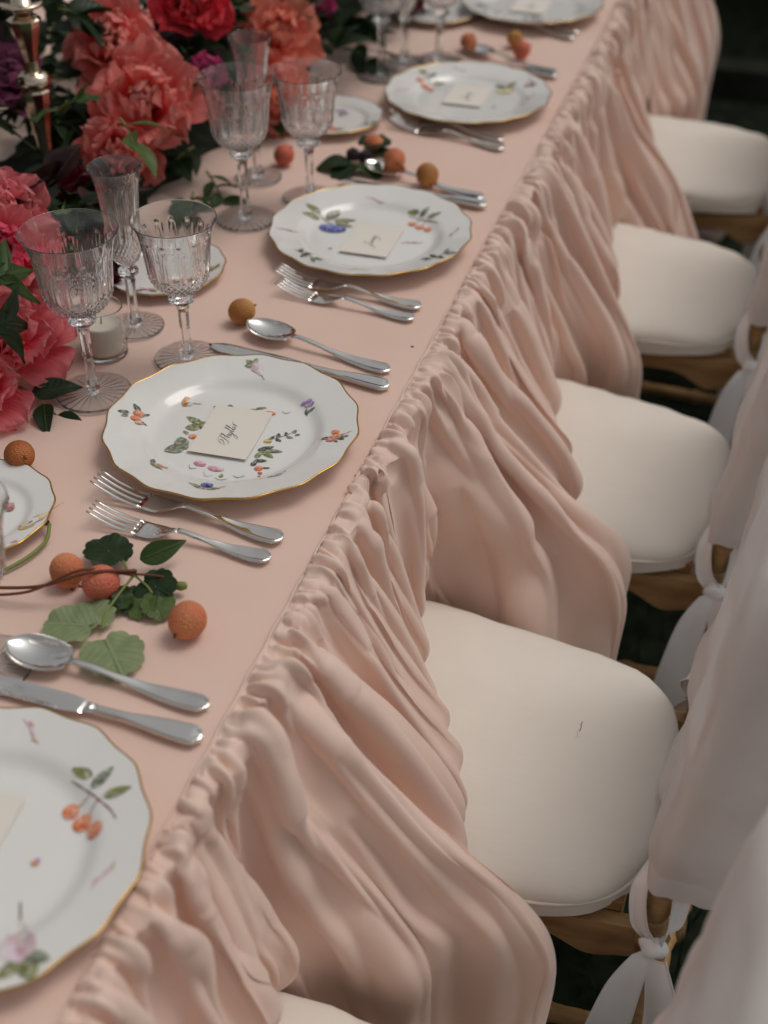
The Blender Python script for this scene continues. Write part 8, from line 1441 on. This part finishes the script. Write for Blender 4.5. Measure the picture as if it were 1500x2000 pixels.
MP = {'coral': petal_mat('petal_coral', (.95, .085, .085), (1.0, .45, .38)), 'pinkcoral': petal_mat('petal_pink_coral', (.95, .065, .13), (1.0, .40, .40)), 'hot': petal_mat('petal_hot_pink', (.88, .03, .13), (.95, .14, .25)),
      'red': petal_mat('petal_red', (.85, .02, .05), (.95, .08, .11)), 'magenta': petal_mat('petal_magenta', (.62, .02, .19), (.80, .12, .34)), 'mauve': petal_mat('petal_mauve', (.50, .09, .26), (.66, .24, .42)),
      'burgundy': petal_mat('petal_burgundy', (.10, .004, .012), (.22, .010, .028)), 'salmon': petal_mat('petal_salmon', (.96, .15, .085), (1.0, .44, .31))}
M_stamen = material('stamens', (.62, .27, .04), .6)
PM = {}
def peony(pos, rad, mk, label, open_=1.0, axis=None, n=22, seed=0, stamens=False, inner=None, group='peonies in the centrepiece'):
    r_ = random.Random(seed + 100); e = empty('peony', pos); tag(e, label, 'flower', group)
    ax = Vector(axis) if axis else (CAM - Vector(pos)).normalized() * .9 + Vector((0, 0, .5))
    ax = (ax + Vector((r_.uniform(-.2, .2), r_.uniform(-.2, .2), r_.uniform(-.1, .1)))).normalized()
    q = ax.to_track_quat('Z', 'Y'); e.rotation_mode = 'QUATERNION'; e.rotation_quaternion = q
    for k in range(n):
        f = (k + .5) / n                                  # 0 inner .. 1 outer
        th = R(6 + (74 * f ** 1.05 + 14 * f * f) * open_) + R(r_.uniform(-9, 9))
        ph = k * 2.39996 + r_.uniform(-.25, .25)
        s = rad * (.70 + .78 * f ** .8) * r_.uniform(.9, 1.1)
        inn = f < .45
        pk = (r_.randrange(3, 5) if inn else r_.randrange(0, 3)); mm_ = inner if (inner and f < .5) else mk
        if (pk, mm_) not in PM:
            me = mesh('petal', *PET[pk]); me.materials.append(MP[mm_]); PM[(pk, mm_)] = me
        o = obj('petal', PM[(pk, mm_)], None, None, e)
        o.matrix_local = Matrix.Rotation(ph, 4, 'Z') @ Matrix.Translation((0, rad * .07 * f, -rad * .38 * f - rad * .15)) @ Matrix.Rotation(math.pi / 2 - th, 4, 'X') @ Matrix.Rotation(r_.uniform(-.3, .3), 4, 'Y') @ Matrix.Diagonal((s * r_.uniform(.9, 1.15), s, s, 1))
    if stamens:
        parts = []
        for k in range(46):
            a = r_.uniform(0, 6.28); rr = rad * .24 * math.sqrt(r_.random()); h = rad * r_.uniform(.42, .6)
            parts.append(tube([(rr * .3 * math.cos(a), rr * .3 * math.sin(a), -rad * .1), (rr * math.cos(a), rr * math.sin(a), h * .8), (rr * 1.2 * math.cos(a), rr * 1.2 * math.sin(a), h)], [.0008, .0007, .0017], 5))
        obj('stamens', *join(*parts), M_stamen, e)
    obj('stem', *tube([(0, 0, -rad * .3), (0, .004, -rad * .8), (0, .012, -rad * 1.25)], .0032, 7), M_stem, e)
    return e
peony((-.500, 1.600, .872), .070, 'coral', 'large open coral peony in the centre of the arrangement, orange stamens showing', 1.0, n=25, seed=1, stamens=True)
peony((-.570, 1.660, .925), .060, 'coral', 'coral peony just above the large open one, left of the red peony', .85, seed=2)
peony((-.520, 1.545, .825), .052, 'coral', 'coral peony hanging under the large open one', .95, axis=(.5, -.7, .1), seed=21)
peony((-.505, 1.780, .958), .058, 'red', 'bright red peony at the top edge, above the silver-veined leaf', .62, axis=(.3, -.7, .35), seed=3, n=30)
peony((-.420, 1.900, .880), .056, 'salmon', 'salmon orange peony behind the far flute', .95, seed=4)
peony((-.400, 1.830, .812), .050, 'salmon', 'salmon orange peony low behind the far goblet stems', .95, axis=(.5, -.6, .1), seed=5)
peony((-.480, 1.165, .858), .060, 'pinkcoral', 'coral pink peony with a hot pink heart at the left edge', .95, seed=6, inner='hot', n=26)
peony((-.425, 1.080, .806), .052, 'pinkcoral', 'coral pink peony lying low at the left edge beside the large goblet', 1.0, seed=7, n=24)
peony((-.510, 1.240, .872), .046, 'pinkcoral', 'coral pink peony at the left edge just below the dark burgundy leaves', .9, seed=8)
peony((-.420, 1.005, .790), .040, 'pinkcoral', 'coral pink peony at the left edge, lowest of the flowers', 1.0, seed=9)
peony((-.455, 1.705, .882), .036, 'magenta', 'small magenta peony bud between the coral and salmon peonies', .35, seed=10, n=18)
peony((-.420, 2.115, .850), .032, 'magenta', 'round magenta peony bud near the top edge, right of the salmon peony', .3, seed=11, n=18)
peony((-.460, 2.030, .892), .040, 'mauve', 'mauve pink peony at the top edge behind the salmon one', .6, seed=12, n=24)
peony((-.372, 2.420, .800), .050, 'burgundy', 'dark burgundy peony at the top edge behind the far crystal glasses', .7, seed=13)
peony((-.675, 1.560, .905), .046, 'mauve', 'mauve peony behind the silver candlestick', .7, seed=14, n=26)
peony((-.690, 1.440, .955), .055, 'burgundy', 'dark red peony at the top left corner beside the candlestick', .7, seed=15)
peony((-.500, 1.405, .800), .048, 'burgundy', 'deep burgundy peony seen through the large goblet', .7, axis=(.5, -.7, .4), seed=16)
peony((-.432, 1.310, .785), .034, 'burgundy', 'small crimson peony low between the flute and the pear-free bread plate', .7, axis=(.6, -.6, .3), seed=17, n=24)

# ------------------------------------------------------------------ foliage of the centrepiece
tr_ = empty('flower_trough', (-.60, 1.9, TZ + .001)); tag(tr_, 'long low dark trough hidden under the flowers', 'trough')
M_trough = material('dark_moss', (.012, .016, .009), .95); mix_noise(M_trough, (.006, .009, .005), (.02, .028, .013), 40)
V = []; nu_, nv_ = 90, 14
for i in range(nu_):
    for j in range(nv_):
        a = math.pi * j / (nv_ - 1); yy = -.95 + 3.2 * i / (nu_ - 1)
        k = 1 + .10 * math.sin(i * 1.7 + 3 * j) + .06 * math.sin(i * .61 + j * 1.9); e_ = math.sin(math.pi * i / (nu_ - 1)) ** .2
        V.append((.135 * math.cos(a) * k * e_, yy, .075 * math.sin(a) * k * e_))
obj('moss', V, grid_faces(nu_, nv_), M_trough, tr_)
KIND = [('ovate', 'dark', .062, 'leafy sprig of dark green pointed leaves tucked among the flowers', 'dark leafy sprigs in the centrepiece'),
        ('lobed', 'dark', .085, 'dark green lobed peony leaf sprig in the centrepiece', 'lobed peony leaf sprigs'),
        ('broad', 'mid', .055, 'mid green broad toothed leaf sprig in the centrepiece', 'broad green sprigs in the centrepiece'),
        ('petalish', 'wine', .060, 'burgundy hellebore sprig among the greenery', 'burgundy hellebore sprigs'),
        ('broad', 'begonia', .068, 'silver and black veined leaf sprig among the flowers', 'silver-veined leaf sprigs')]
# flowers and the candlestick that the greenery leaves free: (centre, clear radius)
CLEAR = [((-.50, 1.60, .872), .10), ((-.57, 1.66, .925), .075), ((-.505, 1.78, .958), .07), ((-.42, 1.90, .88), .085), ((-.40, 1.83, .812), .07), ((-.608, 1.503, .99), .08), ((-.608, 1.503, .95), .08), ((-.608, 1.503, .91), .08), ((-.608, 1.503, .87), .075), ((-.608, 1.503, .83), .06),
         ((-.48, 1.165, .858), .09), ((-.425, 1.08, .806), .09), ((-.51, 1.24, .872), .07), ((-.42, 1.005, .79), .07), ((-.455, 1.705, .882), .05), ((-.675, 1.56, .905), .05), ((-.46, 2.03, .892), .05), ((-.42, 2.115, .85), .05), ((-.52, 1.545, .825), .07)]
def free(p):
    """greenery stays behind the blooms as seen from where a guest would look"""
    p = Vector(p)
    for c, r in CLEAR:
        c = Vector(c); d = (c - CAM).normalized(); t = (p - CAM).dot(d)
        if t < (c - CAM).length + .02 and (p - CAM - d * t).length < r: return False
    return True
def scatter(n, x0, x1, y0, y1, z0, z1, weights):
    made = 0
    for _ in range(n * 12):
        if made == n: break
        x, y, z = random.uniform(x0, x1), random.uniform(y0, y1), random.uniform(z0, z1)
        if not free((x, y, z)): continue
        made += 1
        k = random.choices(range(5), weights)[0]; sh, mk, sz, lab, grp = KIND[k]
        out = Vector((random.uniform(-.3, .8), random.uniform(-1.0, .5), random.uniform(-.1, .9)))
        sprig((x, y, z), out, random.uniform(.04, .08), random.randint(4, 6), sh, mk, sz, lab, grp)
scatter(14, -.66, -.47, .95, 1.40, .78, .84, (5, 3, 1, 4, 0))
scatter(34, -.66, -.44, 1.38, 1.95, .78, .90, (6, 3, 2, 1, 3))
scatter(30, -.62, -.43, 1.95, 2.75, .78, .90, (8, 3, 2, 0, 2))
scatter(30, -.76, -.58, 1.40, 2.1, .84, .99, (9, 3, 1, 1, 0))
scatter(18, -.88, -.64, 1.42, 2.1, .78, .90, (9, 3, 0, 0, 0))
scatter(16, -1.0, -.74, 1.65, 2.5, .78, .94, (9, 3, 1, 0, 0))
scatter(14, -.62, -.44, 2.05, 2.8, .84, .97, (9, 3, 1, 0, 0))
scatter(18, -.46, -.385, 1.98, 2.55, .77, .85, (9, 3, 1, 0, 0))
# sprigs that stand out in the photograph
def single_leaf(base, tip, shape, mk, size, label, up=(.35, -.75, .55)):
    e = empty('leaf_sprig', base); tag(e, label, 'foliage'); d = Vector(tip) - Vector(base)
    leaf_obj(e, shape, mk, (0, 0, 0), look(d, up), d.length * size)
    obj('stem', *tube([-d * .45, -d * .2, d * .05], .0016, 6), M_stem, e)
    return e
single_leaf((-.425, 1.050, .893), (-.40, 1.151, .872), 'lobed', 'mid', .92, 'bright green lobed leaf crossing the hot pink peony at the left edge')
single_leaf((-.395, .998, .878), (-.375, 1.090, .828), 'lobed', 'dark', .95, 'dark green lobed leaf over the low coral peony at the left edge')
sprig((-.535, 1.455, .925), (.5, -.6, .3), .03, 3, 'round', 'mid', .058, 'rounded mid green leaf sprig left of the large coral peony', None)
sprig((-.470, 1.470, .905), (.6, -.4, -.2), .04, 3, 'ovate', 'light', .06, 'small light green leaf sprig in front of the large coral peony', None)
sprig((-.560, 1.300, .850), (.6, -.5, .4), .06, 6, 'petalish', 'wine', .062, 'dark burgundy hellebore sprig left of the tall flute', None)
sprig((-.520, 1.270, .820), (.7, -.3, .4), .05, 5, 'ovate', 'light', .06, 'light green pointed sprig below the burgundy hellebore', None)
sprig((-.425, 1.620, .775), (.6, -.6, -.12), .07, 6, 'ovate', 'mid', .045, 'small green sprig trailing on the cloth left of the far goblet stem', None)
sprig((-.420, 1.560, .770), (.3, -.8, -.05), .07, 6, 'round', 'mid', .036, 'round-leaved green sprig trailing on the cloth behind the first flute', None)
sprig((-.400, 1.045, .770), (.9, -.2, -.15), .05, 3, 'ovate', 'dark', .05, 'dark pointed leaf on the cloth by the foot of the large goblet', None)

# ------------------------------------------------------------------ fruit sprigs lying on the cloth
def flat_leaf(e, px, py, ang, size, shape, mk, z=.008, tilt=.12, roll=.0):
    p = Vector((px, py, TZ + z)) - e.location
    d = Vector((math.cos(R(ang)), math.sin(R(ang)), tilt))
    return leaf_obj(e, shape, mk, p, look(d, (0, 0, 1), roll), size)
e = empty('strawberry_sprig', (-.150, .795, TZ)); tag(e, 'strawberry leaf sprig with red stems lying among three lychees at the left', 'sprig')
for P_, r_, mt in (([(-.262, .750, .012), (-.215, .757, .020), (-.170, .772, .036), (-.140, .800, .022)], .0016, M_redstem), ([(-.268, .742, .008), (-.222, .750, .018), (-.180, .775, .034), (-.142, .796, .020)], .0014, M_redstem),
                   ([(-.142, .800, .018), (-.146, .778, .014), (-.148, .752, .010), (-.143, .734, .008)], .0013, M_stem), ([(-.142, .800, .016), (-.128, .794, .012), (-.120, .788, .010)], .0012, M_stem), ([(-.150, .802, .016), (-.158, .812, .014), (-.165, .820, .012)], .0013, M_stem), ([(-.142, .800, .018), (-.118, .806, .016), (-.100, .806, .012)], .0011, M_redstem), ([(-.163, .790, .022), (-.142, .802, .020)], .0024, M_stem)):
    obj('stem', *tube([(x + .150, y - .795, z) for x, y, z in spline(P_, 16)], r_, 7), mt, e)
flat_leaf(e, -.160, .812, 150, .050, 'round', 'dark', .014, .1)
flat_leaf(e, -.148, .822, 30, .045, 'ovate', 'mid', .016, .3, 1.0)
flat_leaf(e, -.140, .803, -20, .042, 'round', 'dark', .012, .0, .3)
flat_leaf(e, -.146, .795, -65, .036, 'round', 'dark', .010, -.1, -.3)
flat_leaf(e, -.141, .785, -100, .026, 'round', 'mid', .010, .0)
flat_leaf(e, -.127, .790, -80, .032, 'round', 'light', .009, -.1, .2)
flat_leaf(e, -.121, .789, -45, .034, 'round', 'light', .009, -.05)
flat_leaf(e, -.144, .733, 132, .042, 'round', 'grey', .008, .08)
flat_leaf(e, -.147, .733, 190, .050, 'round', 'grey', .010, .05, -.1)
flat_leaf(e, -.141, .730, -46, .060, 'round', 'grey', .008, .02)
obj('calyx', *xf(lathe([(.0004, 0), (.003, .001), (.0045, .006), (.0035, .011), (.0004, .013)], 10), Matrix.Translation((.045, .010, .008)) @ Matrix.Rotation(1.2, 4, 'Y')), M_stem, e)
e = empty('curved_stem', (-.262, .80, TZ)); tag(e, 'curved green stem running from under the pear plate', 'stem')
obj('stem', *tube([(x + .262, y - .80, z) for x, y, z in spline([(-.258, .850, .010), (-.252, .830, .006), (-.258, .802, .005), (-.275, .775, .004), (-.300, .755, .004)], 20)], .0020, 7), M_stem, e)
leaf_obj(e, 'ovate', 'dark', (.004, .048, .010), look((-.6, .3, .1)), .018)
e = empty('berry_sprig', (-.245, 1.765, TZ)); tag(e, 'dark blackberry cluster with green leaves behind the plum plate', 'sprig')
M_berry = material('dark_berry', (.030, .016, .024), .35, spec=.5)
bt = []
ic = [(math.cos(t) * math.sin(p), math.sin(t) * math.sin(p), math.cos(p)) for p in (.3, .9, 1.5, 2.1) for t in np.linspace(0, 6.283, 9)[:-1] + p]
for c in ((-.012, 0, .016), (.014, .004, .013)):
    for v in ic:
        sph = lathe([(.0004, -.0032), (.0023, -.0023), (.0032, 0), (.0023, .0023), (.0004, .0032)], 8)
        bt.append(xf(sph, Matrix.Translation((c[0] * .7 + v[0] * .008, c[1] + v[1] * .008, c[2] * .8 + v[2] * .008))))
b_ = obj('berries', *join(*bt), M_berry, e); tag(b_, kind='stuff')
for (px, py, an, sz, sh, mk, z) in ((-.245, 1.775, 55, .055, 'round', 'dark', .02), (-.250, 1.750, 205, .060, 'broad', 'dark', .008), (-.245, 1.748, 250, .055, 'broad', 'dark', .006), (-.235, 1.752, -40, .050, 'broad', 'mid', .008), (-.228, 1.770, 20, .042, 'round', 'dark', .014)):
    flat_leaf(e, px, py, an, sz, sh, mk, z)
cr_ = obj('crumb', *lathe([(.0003, 0), (.0012, .0003), (.0010, .0009), (.0003, .0012)], 7), M_redstem); cr_.location = (-.02, 1.285, TZ + .0012); cr_.scale = (1.8, 1, .8)
tag(cr_, 'tiny brown crumb on the cloth near the gathered seam', 'crumb')
